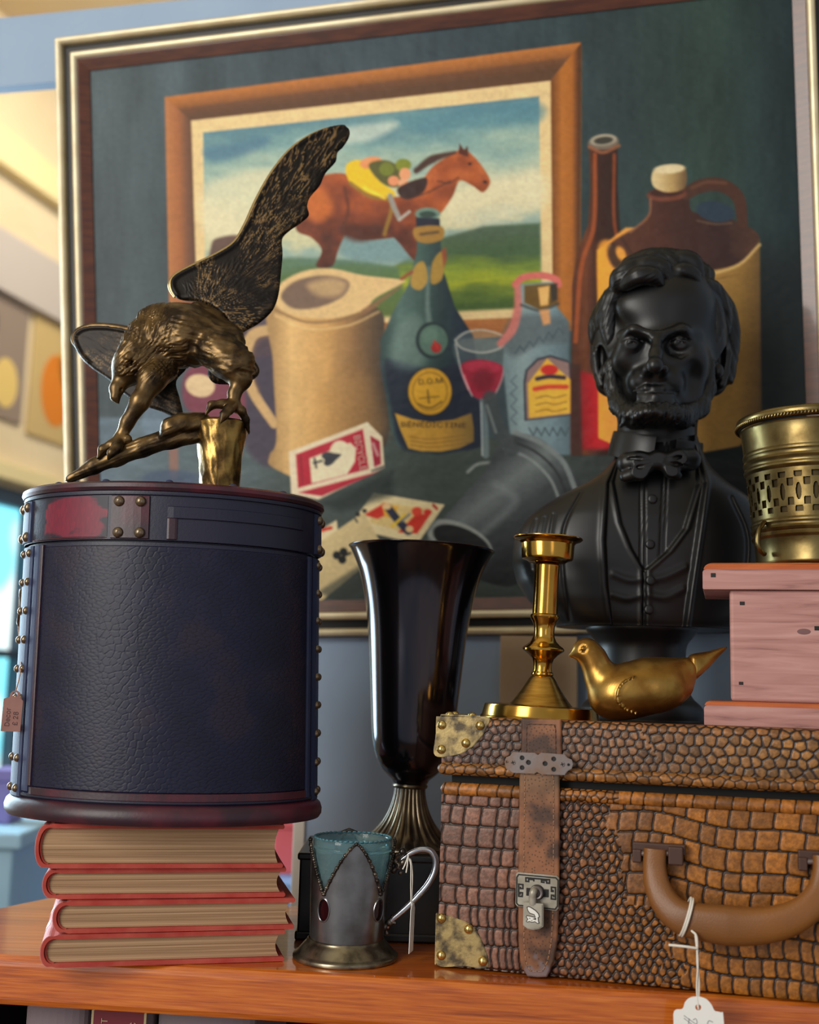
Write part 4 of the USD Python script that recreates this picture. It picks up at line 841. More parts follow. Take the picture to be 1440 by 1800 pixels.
strap('strap_tab', [(918, 1262), (988, 1264), (989, 1345), (917, 1343)], 0.0028, 'short upper strap stitched to the lid', 1)
strap('strap', [(916, 1348), (986, 1352), (986, 1480), (985, 1600), (982, 1655), (976, 1688), (964, 1714), (948, 1726), (930, 1717), (918, 1694), (914, 1655), (914, 1500)], 0.0066, 'long worn strap hanging down over the front', 2)
M_steel = mat('tarnished_steel', (122, 112, 110), 0.42, 0.5, col2=(120, 84, 52), scale=30, lo=0.42, hi=0.66, bump=0.15, bscale=400, bdist=0.0003)
M_hole = mat('dark_recess', (16, 13, 12), 0.6)
kp = [(891, 1338), (894, 1330), (901, 1327), (905, 1321), (944, 1322), (949, 1326), (955, 1322), (996, 1325), (1001, 1331), (1008, 1334), (1011, 1342), (1008, 1350), (1001, 1354), (996, 1361), (956, 1360), (948, 1356), (943, 1359), (906, 1357), (900, 1353), (894, 1350)]
holes = [(922, 1331, 4), (922, 1348, 4), (933, 1339, 4.2), (962, 1341, 4.2), (977, 1333, 4), (977, 1351, 4), (896, 1338, 2.2), (1003, 1343, 2.2)]
k2 = np.array([sxz(*p) for p in kp]); pxm = float(np.hypot(*(sxz(951, 1340) - sxz(950, 1340))))
obj('strap_keeper', plate(k2, sp3(np.array(0.0), np.array(0.0), np.array(0.0092)), SE, SZ, -SB, 0.0016, 0.0004, [circle(r * pxm, 14, *sxz(x, y)) for x, y, r in holes]), M_steel, case, label='punched metal keeper plate across the strap')
kpr = stage.GetPrimAtPath(case.GetPath().AppendChild('strap_keeper'))
obj('hole_backing', plate(k2 * 0.9 + k2.mean(0) * 0.1, sp3(np.array(0.0), np.array(0.0), np.array(0.0086)), SE, SZ, -SB, 0.0007, 0.0001), M_hole, kpr)
for x, y in ((906, 1339), (992, 1342)):
    q = sxz(x, y); t = [plate(circle(0.0022, 18), (0, 0, 0), (1, 0, 0), (0, 1, 0), (0, 0, 1), 0.0008)]
    scr = place(t[0], sp3(np.array(q[0]), np.array(q[1]), np.array(0.0107)), SE, SZ, -SB); obj('screw', scr, M_steel, kpr)
    for a in (0.3, 1.87): obj('screw_slot', place(rbox((0.0030, 0.0007, 0.0004), 0.0001), sp3(np.array(q[0]), np.array(q[1]), np.array(0.0117)), SE * math.cos(a) + SZ * math.sin(a), -SE * math.sin(a) + SZ * math.cos(a), -SB), M_hole, kpr)
M_pew = mat('brushed_pewter', (182, 176, 162), 0.40, 0.35, col2=(150, 142, 126), scale=60, bump=0.12, bscale=700, bdist=0.0002)
lp = np.array([sxz(*p) for p in [(911, 1533), (914, 1530), (982, 1536), (986, 1540), (985, 1593), (981, 1597), (913, 1589), (910, 1585)]])
obj('lock_plate', plate(lp, sp3(np.array(0.0), np.array(0.0), np.array(0.0086)), SE, SZ, -SB, 0.0020, 0.0006), M_pew, case, label='pewter lock plate engraved with a key pattern')
lpp = stage.GetPrimAtPath(case.GetPath().AppendChild('lock_plate'))
def lxy(cx, cy):       # crop coordinates of the lock (8.18 per pixel) to the case front
    return sxz(900 + cx / 8.18, 1520 + cy / 8.18)
def groove(pts, w=0.0006, off=0.0106, m=None, closed=False, par=None, name='engraved_line'):
    P = np.array([lxy(*p) for p in pts]); P = np.vstack([P, P[:1]]) if closed else P
    from shapely.geometry import LineString
    g = LineString(P).buffer(w, cap_style=2, join_style=2); L = []
    for q in ([g] if g.geom_type == 'Polygon' else g.geoms): L.append(trimesh.creation.extrude_polygon(q, 0.00035, engine='earcut'))
    obj(name, place(cat_(L), sp3(np.array(0.0), np.array(0.0), np.array(off)), SE, SZ, -SB), m or M_hole, par or lpp)
groove([(104, 150), (130, 112), (660, 160), (690, 195), (682, 560), (650, 606), (128, 548), (100, 520)], 0.0005, closed=True)
groove([(345, 210), (345, 185), (272, 178), (272, 212), (232, 208), (232, 158), (400, 172), (568, 186), (568, 236), (528, 232), (528, 200), (455, 196), (455, 220), (500, 226)], 0.0006)
groove([(155, 285), (155, 312), (190, 312), (190, 256), (130, 250), (130, 420), (180, 424), (184, 372), (150, 368), (150, 400)], 0.0006)
groove([(620, 330), (620, 352), (596, 350), (596, 292), (654, 298), (654, 465), (594, 458), (596, 405), (628, 408), (628, 435)], 0.0006)
q = lxy(395, 365)
obj('keyhole', place(cat_([place(dome_stud(0.0062, 0.0004, 28), (0, 0, 0)), place(rbox((0.0185, 0.0062, 0.0006), 0.0002), (0.0002, -0.0002, 0.0001))]), sp3(np.array(q[0]), np.array(q[1]), np.array(0.0106)), SE, SZ, -SB), M_hole, lpp)
obj('turn_button', place(lathe([(0.0052, 0.0), (0.0052, 0.0045), (0.0044, 0.0052), (0.0034, 0.0050), (0.0030, 0.002), (0.0, 0.002)], (0, 0, 0), None, 28), sp3(np.array(q[0]), np.array(q[1]), np.array(0.0108)), SE, SZ, -SB), M_steel, lpp, smooth=40)
# padlock
pl = thing('padlock', 'small pewter padlock with an engraved emblem hanging from the suitcase lock plate', 'padlock', sp3(np.array(lxy(358, 870)[0]), np.array(lxy(358, 870)[1]), np.array(0.016)))
b = np.array([lxy(*p) for p in [(218, 488), (498, 508), (498, 830), (440, 862), (358, 876), (280, 858), (215, 810)]])
obj('lock_body', plate(b, sp3(np.array(0.0), np.array(0.0), np.array(0.0135)), SE, SZ, -SB, 0.0052, 0.0009), M_pew, pl)
sh = [lxy(345, 520), lxy(345, 420), lxy(352, 360), lxy(362, 330)]
P = spline([sp3(np.array(p[0]), np.array(p[1]), np.array(o)) for p, o in zip(sh + [lxy(366, 322)], (0.0165, 0.0172, 0.0182, 0.0172, 0.0128))], 6)
obj('shackle', tube(P, 0.0030, 12), M_pew, pl, smooth=50)
def emblem(pts, off, m, name):
    P = np.array([lxy(*p) for p in pts]); obj(name, plate(P, sp3(np.array(0.0), np.array(0.0), np.array(off)), SE, SZ, -SB, 0.0004, 0.0001), m, pl)
M_ivory = mat('bright_pewter_relief', (236, 234, 224), 0.4, 0.3)
em = [(268, 548), (300, 536), (345, 560), (400, 596), (440, 640), (456, 690), (436, 700), (440, 745), (452, 782), (420, 786), (385, 762), (340, 772), (310, 758), (272, 768), (258, 748), (280, 720), (256, 690), (268, 664), (330, 676), (385, 690), (370, 660), (310, 640), (280, 600)]
emblem(em, 0.0185, M_hole, 'emblem_outline')
from shapely.geometry import Polygon as _Pg
emi = np.array(_Pg(em).buffer(0).buffer(-11).exterior.coords)[:-1]
emblem(emi, 0.0188, M_ivory, 'emblem')
for t in ([(350, 715), (402, 700), (400, 730)], [(300, 700), (322, 704), (312, 716)], [(330, 738), (350, 734), (345, 748)]): emblem(t, 0.0191, M_hole, 'emblem_cut')
# --- handle
M_han = mat('smooth_brown_grip', (116, 74, 38), 0.42, col2=(134, 84, 34), scale=14, bump=0.35, bscale=900, bdist=0.0005)
M_mnt = mat('dark_brown_mount', (74, 48, 38), 0.38)
han = [(1152, 1492, 0.012), (1151, 1525, 0.013), (1156, 1558, 0.016), (1172, 1590, 0.020), (1200, 1613, 0.023), (1250, 1623, 0.024), (1310, 1628, 0.024), (1368, 1622, 0.024), (1412, 1603, 0.022), (1440, 1572, 0.018), (1450, 1535, 0.014), (1450, 1505, 0.012)]
P = []
for x, y, o in han:
    d = FWD + RGT * ((x - 720) / FPX) - UP * ((y - 900) / FPX); P.append(EYE + d * (((SO - EYE) @ SB - o) / (d @ SB)))
P = spline(P, 10); T_ = np.linspace(0, 1, len(P)); a = np.linspace(0, 2 * math.pi, 20, endpoint=False)
sec = np.stack([np.sign(np.cos(a)) * np.abs(np.cos(a)) ** 0.8, np.sign(np.sin(a)) * np.abs(np.sin(a)) ** 0.8 * 0.72], -1)
obj('handle', tube(P, np.interp(T_, [0, 0.1, 0.28, 0.5, 0.72, 0.9, 1], [0.0088, 0.0092, 0.0115, 0.0150, 0.0115, 0.0092, 0.0088]), sect=sec, upv=-SB), M_han, case, smooth=60, label='padded brown grip on the front')
hp_ = stage.GetPrimAtPath(case.GetPath().AppendChild('handle'))
seam = [p + (-SB) * 0.0 for p in P]
def mount(x0, x1, y0, y1, o0, o1, r=0.0012):
    a, b = sxz(x0, y1), sxz(x1, y0); return cbox(a[0], b[0], a[1], b[1], -o1, -o0, r)
for xa, xb, dy in ((1114, 1206, 0), (1402, 1494, 14)):
    obj('mount_plate', mount(xa, xb, 1483 + dy, 1496 + dy, 0.0015, 0.010), M_mnt, hp_)
    obj('mount_lug', mount(xa, xa + 16, 1490 + dy, 1512 + dy, 0.0015, 0.014), M_mnt, hp_)
    obj('mount_lug', mount(xb - 30, xb - 4, 1486 + dy, 1516 + dy, 0.0015, 0.014), M_mnt, hp_)
    obj('hinge_pin', tube([sp3(*[np.array(q) for q in sxz(xa + 3, 1497 + dy)], np.array(0.011)), sp3(*[np.array(q) for q in sxz(xb - 8, 1497 + dy)], np.array(0.011))], 0.0022, 10), M_steel, hp_, smooth=50)
obj('hinge', cbox(SL - 0.16, SL - 0.12, 0.135, 0.17, SDp, SDp + 0.002, 0.0005), M_steel, case)
# --- white string tag tied to the handle
M_str = mat('white_cotton_string', (226, 220, 208), 0.8); M_card = mat('white_card', (236, 236, 232), 0.6); M_ink = mat('grey_ink', (96, 96, 104), 0.6)
def hpt(x, y, o):
    d = FWD + RGT * ((x - 720) / FPX) - UP * ((y - 900) / FPX); return EYE + d * (((SO - EYE) @ SB - o) / (d @ SB))
tg = thing('price_tag', 'white scalloped price tag on a string tied to the suitcase handle', 'tag', hpt(1227, 1800, 0.04))
loop = []
gc = hpt(1205, 1611, 0.023)
for t in np.linspace(0, 2 * math.pi, 22):
    tanv = unit(hpt(1250, 1623, 0.024) - hpt(1172, 1590, 0.020)); up_ = unit(np.cross(tanv, -SB)); up_ = up_ if up_[2] > 0 else -up_
    loop.append(gc + up_ * 0.0150 * math.cos(t) + (-SB) * 0.0125 * math.sin(t) + tanv * 0.0012 * math.sin(t))
S = [tube(loop, 0.0009, 7), tube([p + unit(hpt(1250, 1623, .024) - hpt(1172, 1590, .02)) * 0.0016 for p in loop], 0.0008, 7)]
S.append(tube(spline([hpt(1216, 1636, 0.034), hpt(1225, 1648, 0.038), hpt(1226, 1690, 0.039), hpt(1229, 1730, 0.039), hpt(1227, 1770, 0.0395)], 6), 0.0009, 7))
S.append(tube(spline([hpt(1222, 1640, 0.036), hpt(1227, 1690, 0.0405), hpt(1225, 1735, 0.040), hpt(1228, 1774, 0.0405)], 6), 0.0007, 7))
S.append(tube(spline([hpt(1226, 1667, 0.040), hpt(1205, 1664, 0.042), hpt(1176, 1661, 0.040)], 6), 0.0010, 7))
obj('string', cat_(S), M_str, tg, smooth=60)
o = hpt(1228, 1800, 0.040); ex, ez = unit(hpt(1260, 1802, 0.040) - hpt(1200, 1799, 0.040)), SZ
k = 2.0 * np.linalg.norm(o - EYE) / 4000
out = spline([(-38, 0), (-38, 14), (-34, 20), (-24, 22), (-20, 32), (-12, 39), (0, 41), (12, 38), (20, 30), (25, 21), (34, 19), (38, 12), (38, -60), (0, -62), (-38, -60)], 5, True) * k
from shapely.geometry import Polygon
obj('tag_card', plate(out, o, ex, ez, np.cross(ex, ez), 0.0006, 0.0001, [circle(4.5 * k, 14, 0, 25 * k)]), M_card, tg)
W = lambda pts: tube([o + ex * x * k + ez * y * k + np.cross(ex, ez) * 0.0007 for x, y in pts], 0.00022, 5)
obj('handwriting', cat_([W([(-22, 12), (-4, 0)]), W([(-22, 8), (-2, -6)]), W([(-14, 8), (-16, -10)]), W(spline([(-8, 6), (-4, 8), (-2, 2), (-6, -6), (0, -8)], 4)), W(spline([(22, 4), (16, 6), (14, 0), (20, -2), (22, -8), (14, -10)], 4)), W([(-24, -8), (-2, -16)])]), M_ink, tg)

# ------------------------------------------------------------------ four red cloth books
M_red = mat('faded_red_cloth', (166, 58, 50), 0.75, col2=(184, 84, 70), scale=60, lo=0.35, hi=0.75, bump=0.35, bscale=1400, bdist=0.0004, spec=0.3)
M_spine = mat('sun_bleached_spine_cloth', (186, 96, 92), 0.7, col2=(212, 152, 150), scale=38, bump=0.3, bscale=1100, bdist=0.0004)
M_page = usdkit.material(stage, '/World/Looks/page_edges', {'tc': ('texture_coordinate', {}), 'mp': ('mapping', {'scale': (5, 5, 900)}), 'n': ('noise_texture', {'scale': 1.0, 'detail': 3.0}),
    'r': ('rgb_ramp', {'ramp': [(0.28, tuple(lin((116, 84, 58)))), (0.5, tuple(lin((164, 130, 96)))), (0.72, tuple(lin((190, 156, 118))))]}), 'b': ('bump', {'strength': 0.5, 'distance': 0.0006}), 'p': ('principled_bsdf', {'roughness': 0.85})},
    [('tc.object', 'mp.vector'), ('mp.vector', 'n.vector'), ('n.fac', 'r.fac'), ('r.color', 'p.base_color'), ('n.fac', 'b.height'), ('b.normal', 'p.normal')], surface='p.BSDF')
from shapely.geometry import Polygon, LineString
def book(pl, pr, Yl, yaw, z0, z1, label, hollow=0.0, dep=0.225):
    L0 = at(pl[0], pl[1], Yl); e1 = np.array([math.cos(yaw), math.sin(yaw), 0]); e2 = np.array([-e1[1], e1[0], 0])
    d = FWD + RGT * ((pr[0] - 720) / FPX) - UP * ((pr[1] - 900) / FPX)
    k = np.linalg.solve(np.array([[d[0], -e1[0]], [d[1], -e1[1]]]), (L0 - EYE)[:2]); w = k[1]
    H = z1 - z0; o = np.array([L0[0], L0[1], z0]); c = 0.0036; j = 0.010
    # section through the volume: x from the spine, z up
    sp_ = [(0.008 - 0.008 * math.sin(t) ** 0.9, H / 2 - (H / 2 - 0.0006) * math.cos(t)) for t in np.linspace(0.02, math.pi - 0.02, 15)]
    outer = [(w, 0.0005), (w + 0.0004, c / 2), (w, c), (j, c * 0.95)]
    spi = [(0.0105 - 0.008 * math.sin(t) ** 0.9, H / 2 - (H / 2 - 0.0030) * math.cos(t)) for t in np.linspace(0.1, math.pi - 0.1, 13)]
    sec = [(w, 0.0)] + [(w + 0.0010, c * 0.3), (w + 0.0010, c * 0.7), (w, c), (j + 0.004, c)] + spi + [(j + 0.004, H - c), (w, H - c), (w + 0.0010, H - c * 0.7), (w + 0.0010, H - c * 0.3), (w, H), (j + 0.003, H), (j - 0.0005, H - 0.0011)] + sp_[::-1][1:-1] + [(j - 0.0005, 0.0011), (j + 0.003, 0.0)]
    cov = trimesh.creation.extrude_polygon(Polygon(sec).buffer(0), dep, engine='earcut')     # section in xy, depth along z
    t = thing('book', label, 'book', o + e1 * w / 2 + e2 * dep / 2, group='red cloth books stacked under the hat box')
    obj('cover', place(cov, o, e1, (0, 0, 1), e2), M_red, t)
    band = [(x - 0.0005, z) for x, z in sp_]
    b2 = Polygon([(x - 0.0006, z) for x, z in sp_[1:-1]] + [(x + 0.0008, z) for x, z in sp_[1:-1]][::-1]).buffer(0)
    obj('spine', place(trimesh.creation.extrude_polygon(b2, dep - 0.001, engine='earcut'), o + e2 * 0.0004, e1, (0, 0, 1), e2), M_spine, t, label='sun-bleached pink cloth spine')
    for q, hh in ((0.05, 0.02), (0.12, 0.012)):
        b3 = Polygon([(x - 0.0010, z) for x, z in sp_[2:-2]] + [(x, z) for x, z in sp_[2:-2]][::-1]).buffer(0)
        obj('spine_band', place(trimesh.creation.extrude_polygon(b3, hh, engine='earcut'), o + e2 * q, e1, (0, 0, 1), e2), mat('silvered_title_band', (186, 190, 196), 0.4, 0.4) if '/World/Looks/silvered_title_band' not in [str(x.GetPath()) for x in stage.GetPrimAtPath('/World/Looks').GetChildren()] else '/World/Looks/silvered_title_band', t)
    pg = [(x + 0.0004, z) for x, z in spi]
    fe = [(w - 0.0035 - 0.0030 * math.sin(u), c + (H - 2 * c) * (1 - u / math.pi)) for u in np.linspace(0, math.pi, 9)]
    sec = [(j + 0.005, c + 0.0002)] + [(x, min(max(z, c + 0.0003), H - c - 0.0003)) for x, z in pg] + [(j + 0.005, H - c - 0.0002)] + [(x, min(max(z, c + 0.0002), H - c - 0.0002)) for x, z in fe]
    pgm = trimesh.creation.extrude_polygon(Polygon(sec).buffer(0), dep - 0.006, engine='earcut')
    obj('page_block', place(pgm, o + e2 * 0.003, e1, (0, 0, 1), e2), M_page, t)
    hb = [(x + 0.0012, z) for x, z in spi]
    obj('headband', tube([o + e1 * x + np.array([0, 0, z]) + e2 * 0.0022 for x, z in hb], 0.0009, 7), M_red, t, smooth=50)
    return t
book((70, 1690), (498, 1672), 0.955, 0.236, 0.0004, 0.0258, 'red cloth book at the bottom of the stack, resting on the shelf')
book((92, 1630), (516, 1610), 0.958, 0.225, 0.0264, 0.0515, 'red cloth book set furthest towards the cup, second from the bottom')
book((74, 1570), (500, 1560), 0.962, 0.205, 0.0521, 0.0762, 'red cloth book second from the top, its corner frayed')
book((60, 1520), (496, 1510), 0.958, 0.190, 0.0768, 0.1122, 'thickest red cloth book, on top of the stack under the hat box')

# ------------------------------------------------------------------ the oval leather hat box
HA, HB = 0.1335, 0.0985
HZ0, HZ1 = 0.1130, 0.3985
def hc_(z): return np.array([-0.2112, 1.047, 0]) + np.array([-0.0070, 0.0, 0]) * np.asarray(((z - HZ0) / 0.285))[..., None]
def hp(th, z, off=0.0):
    th, z, off = np.broadcast_arrays(np.asarray(th, float), np.asarray(z, float), np.asarray(off, float))
    tp = 1.0 - 0.012 * (z - HZ0) / 0.285
    return hc_(z) + np.stack([(HA * tp + off) * np.sin(th), -(HB * tp + off) * np.cos(th), z], -1)
def hn(th): return unit([math.sin(th) / HA, -math.cos(th) / HB, 0])
box_ = thing('hat_box', 'oval navy leather hat box with studded straps standing on red books', 'box', hc_(np.array(HZ0)) + np.array([0, 0, HZ0]))
M_navy = mat('navy_black_leather', (16, 20, 46), 0.46, col2=(26, 26, 48), scale=26, bump=0.25, bscale=500, bdist=0.0005, spec=0.5)
M_strapn = mat('blue_black_strap', (38, 50, 84), 0.58, col2=(48, 56, 88), scale=40, bump=0.2, bscale=500, bdist=0.0004)
M_rub = mat('rubbed_oxblood_edge', (48, 26, 38), 0.42, col2=(88, 28, 42), scale=22, detail=6, lo=0.46, hi=0.66, bump=0.2, bscale=400, bdist=0.0005)
M_stud = mat('aged_bronze_stud', (128, 112, 92), 0.30, 0.85)
M_cro2 = mat('fine_crocodile_leather', (255, 255, 255), 0.46, attr=True, spec=0.36)
def band(name, th0, th1, z0, z1, o0, o1, m, label=None, nth=None, r=0.0006, par=None):
    """Raised strip that follows the oval, with soft edges."""
    n = nth or max(6, int(abs(th1 - th0) / 0.035)); th = np.linspace(th0, th1, n); zz = np.array([z0, z0 + r, (z0 + z1) / 2, z1 - r, z1])
    T, Z = np.meshgrid(th, zz); O = np.full(T.shape, o1); O[0] = O[-1] = o1 - r; O[:, 0] -= r; O[:, -1] -= r
    v, f = shell(hp(T, Z, O).reshape(-1, 3), hp(T, Z, o0).reshape(-1, 3), grid_faces(*T.shape))
    return obj(name, (v, f), m, par if par is not None else box_, label=label)
def full(name, prof, m, label=None, n=120, par=None):
    """Ring right round: profile of (offset, z)."""
    th = np.linspace(0, 2 * math.pi, n, endpoint=False); P = np.array(prof)
    v = hp(th[None], P[:, 1:2], P[:, :1]).reshape(-1, 3); f = grid_faces(len(P), n, True)
    return obj(name, (v, f), m, par if par is not None else box_, smooth=35, label=label)
th = np.linspace(0, 2 * math.pi, 120, endpoint=False)
full('body', [(-HB + 0.001, HZ0 + 0.002), (-0.001, HZ0 + 0.002), (0, HZ0 + 0.003), (0, 0.345), (-0.002, 0.3455), (-0.002, 0.3465), (-HB + 0.001, 0.3468)], M_navy)
lidp = full('lid', [(0.0018, 0.3465), (0.0022, 0.347), (0.0022, 0.388), (0.0005, 0.3895), (0.0005, 0.392), (-0.002, 0.3965), (-0.02, 0.3985), (-0.05, 0.3995), (-HB + 0.001, 0.400)], M_navy, 'flat leather lid with a studded border')
full('base_rim', [(0.0, HZ0 + 0.017), (0.002, HZ0 + 0.016), (0.0052, HZ0 + 0.013), (0.0066, HZ0 + 0.0085), (0.0062, HZ0 + 0.004), (0.004, HZ0 + 0.0008), (0.0, HZ0), (-HB + 0.002, HZ0)], M_rub, 'rubbed oxblood rim round the foot')
full('base_cord', [(0.0, HZ0 + 0.022), (0.0016, HZ0 + 0.0205), (0.0016, HZ0 + 0.0185), (0.0, HZ0 + 0.017)], M_navy)
full('lid_rim', [(0.0020, 0.3880), (0.0050, 0.3886), (0.0066, 0.3912), (0.0060, 0.3945), (0.0030, 0.3966), (-0.001, 0.3972)], M_rub, 'rubbed oxblood rim round the lid', par=lidp)
full('lid_piping', [(0.0020, 0.3845), (0.0040, 0.3850), (0.0044, 0.3868), (0.0040, 0.3882), (0.0020, 0.3886)], M_navy, par=lidp)
# embossed panel
R1 = math.radians
t0, t1, za, zb = R1(-48), R1(72), 0.1395, 0.3420
nt, nz2 = 420, 330
T, Z = np.meshgrid(np.linspace(t0, t1, nt), np.linspace(za, zb, nz2))
arcl = (T - t0) * 0.120
cen = np.exp(-((T - R1(-4) + 0.12 * np.sin(Z * 30)) / 0.16) ** 2)
dA, iA = scales_cell(arcl, Z - 0.13, 0.0062, 31, 1.15, 0.34); dB, iB = scales_cell(arcl * 0.62, (Z - 0.13) * 1.5 + 0.004 * np.sin(arcl * 90), 0.0045, 33, 1.0, 0.36)
dB = dB * (0.7 + 0.3 * meshkit.noise(np.stack([arcl * 60, Z * 60, Z * 0], -1)))
mk = cen + 0.9 * np.exp(-((T - R1(-43)) / 0.07) ** 2) + 0.5 * (meshkit.fbm(np.stack([arcl * 26, Z * 22, Z * 0], -1), 2, 4) - 0.5) > 0.42
dd = np.where(mk, dA, dB); hgt = sstep(0.00004, 0.00042, dd)
off = 0.0006 + np.where(mk, 0.00022, 0.00015) * hgt; e_ = np.minimum(np.minimum(T - t0, t1 - T) * 0.12, np.minimum(Z - za, zb - Z)); off = off * sstep(-0.0001, 0.0006, e_)
nn = meshkit.fbm(np.stack([arcl * 30, Z * 30, Z * 0 + 5], -1), 3, 7)
cc = blend((0.3, (9, 13, 40)), (0.55, (17, 20, 48)), (0.7, (32, 26, 46)))(nn) * (0.62 + 0.38 * sstep(0.00004, 0.0004, dd))[..., None]
obj('embossed_panel', (hp(T, Z, off).reshape(-1, 3), grid_faces(nz2, nt)), M_cro2, box_, smooth=True, color=lin(cc.reshape(-1, 3)), label='navy panel with fine crocodile embossing')
# frame strips round the panel, straps, plates
band('edge_strip', R1(-55.5), R1(-50.2), 0.1350, 0.3440, 0.0, 0.0020, M_strapn); band('edge_strip', R1(-49.8), R1(-47.8), 0.1400, 0.3440, 0.0, 0.0026, M_rub)
band('edge_strip', R1(-49), R1(72), 0.1330, 0.1395, 0.0, 0.0022, M_rub); band('edge_strip', R1(72), R1(76), 0.1330, 0.3440, 0.0, 0.0022, M_strapn)
for a, b in ((-73, -56.5), (80, 100), (170, 190)):
    s_ = band('strap', R1(a), R1(b), 0.1295, 0.3440, 0.0, 0.0026, M_strapn, 'studded vertical strap')
    for k, zz in enumerate(np.linspace(0.1365, 0.3380, 9)):
        for u in (0.22, 0.78):
            tt = R1(a + (b - a) * u); n_ = hn(tt); x_ = unit(np.cross([0, 0, 1.0], n_))
            obj('stud', place(dome_stud(0.0036, 0.0030, 14), hp(tt, zz, 0.0026), x_, (0, 0, 1), n_), M_stud, s_, smooth=40)
for a, b in ((-78, -59), (-14.5, -0.5), (78, 100), (170, 190)):
    s_ = band('lid_plate', R1(a), R1(b), 0.3475, 0.3842, 0.0022, 0.0042, M_rub if a > -20 and a < 0 else M_strapn, 'leather plate with four studs on the lid side', par=lidp)
    for zz in (0.3525, 0.3790):
        for u in (0.22, 0.78):
            tt = R1(a + (b - a) * u); n_ = hn(tt); x_ = unit(np.cross([0, 0, 1.0], n_))
            obj('lid_stud', place(dome_stud(0.0046, 0.0036, 14), hp(tt, zz, 0.0042), x_, (0, 0, 1), n_), M_stud, box_, smooth=40)
band('lid_border', R1(6), R1(66), 0.3655, 0.3760, 0.0022, 0.0036, M_navy, par=lidp); band('lid_border', R1(6), R1(9.5), 0.3475, 0.3660, 0.0022, 0.0036, M_rub, par=lidp)
band('lid_border', R1(-57.5), R1(-16), 0.3475, 0.3490, 0.0022, 0.0030, M_rub, par=lidp)
# worn red patch on the lid side
T, Z = np.meshgrid(np.linspace(R1(-47), R1(-16), 120), np.linspace(0.3492, 0.3838, 60))
u, w = (T - T.min()) / np.ptp(T), (Z - Z.min()) / np.ptp(Z)
nn = meshkit.fbm(np.stack([u * 5, w * 5, w * 0], -1), 4, 11); m_ = sstep(0.30, 0.62, nn + 0.35 - 1.5 * np.maximum(np.abs(u - 0.42) - 0.28, 0) - 1.1 * np.maximum(np.abs(w - 0.45) - 0.22, 0)) * (0.75 + 0.25 * meshkit.noise(np.stack([u * 60, w * 9, w * 0], -1)))
cc = np.array([32, 30, 44]) * (1 - m_[..., None]) + np.array([124, 30, 52]) * m_[..., None]
obj('worn_patch', (hp(T, Z, 0.00245 * np.ones_like(T)).reshape(-1, 3), grid_faces(*T.shape)), M_cro2, lidp, smooth=True, color=lin(cc.reshape(-1, 3)), label='red patch where the navy finish has worn off')
for k in range(14):
    tt = 2 * math.pi * k / 14 + 0.1
    p = hp(tt, 0.3968, -0.007); obj('lid_stud', place(dome_stud(0.0042, 0.0032, 12), p), M_strapn, box_, smooth=40)
obj('top_stitching', cat_([tube([hp(t, 0.3976, -0.014), hp(t + 0.012, 0.3980, -0.014), hp(t + 0.024, 0.3976, -0.014)], 0.0006, 5) for t in np.linspace(0, 6.28, 150)[:-1]]), M_strapn, lidp, kind='stuff')
# ring handle on the far end, and its tag
tt = R1(-98); n_ = hn(tt); c0 = hp(tt, 0.300, 0.003)
obj('handle_staple', tube([hp(tt, 0.3105, -0.001), hp(tt, 0.3105, 0.008), hp(tt, 0.3040, 0.008), hp(tt, 0.3040, -0.001)], 0.0013, 8), M_stud, box_)
ringp = [c0 + n_ * (0.006 + 0.004 * math.sin(a) ** 2) + np.array([0, 0, -0.006]) + np.array([0.0, 0.013, 0]) * math.cos(a) + np.array([0, 0, 1.0]) * 0.0165 * math.sin(a) - n_ * 0.0 for a in np.linspace(0, 2 * math.pi, 24)]
obj('ring_handle', tube(ringp, 0.0014, 8, cap=False), M_stud, box_, smooth=50)
dt = thing('price_tag', 'brown card price tag hanging beside the hat box by its ring', 'tag', at(22, 1250, 0.985))
M_kraft = mat('brown_card', (150, 108, 100), 0.75, col2=(138, 96, 88), scale=60)
o = at(22, 1250, 0.985); kx = 0.000502; ex = unit([1, 0.12, -0.02]); ez = unit([0.14, 0, 1.0]); ez = unit(ez - ex * (ez @ ex)); en = np.cross(ex, ez)
out = np.array([(-16, -34), (16, -34), (16, 18), (10, 24), (10, 31), (4, 35), (-2, 34), (-6, 30), (-7, 24), (-16, 20)]) * kx
obj('tag_card', plate(out, o, ex, ez, en, 0.0006, 0.0001, [circle(4.2 * kx, 12, 2 * kx, 28 * kx)]), M_kraft, dt)
M_ink2 = mat('dark_brown_ink', (70, 40, 44), 0.6)
for txt, x in (('Decor', -3), ('£ 28', 10)):
    obj('handwriting', place(meshkit.text_mesh(txt, 8.0 * kx, 0.0002), o + ex * x * kx + ez * (-26 if x < 0 else -24) * kx + en * 0.0006, ez, -ex, en), M_ink2, dt)
hole = o + ex * 2 * kx + ez * 28 * kx
obj('string', tube(spline([hole + en * 0.001, hole + np.array([-0.001, 0.012, 0.025]), ringp[18] + np.array([-0.001, -0.002, -0.002]), ringp[18] + np.array([0.001, 0.0, 0.003])], 8), 0.0005, 6), M_thread2, dt)

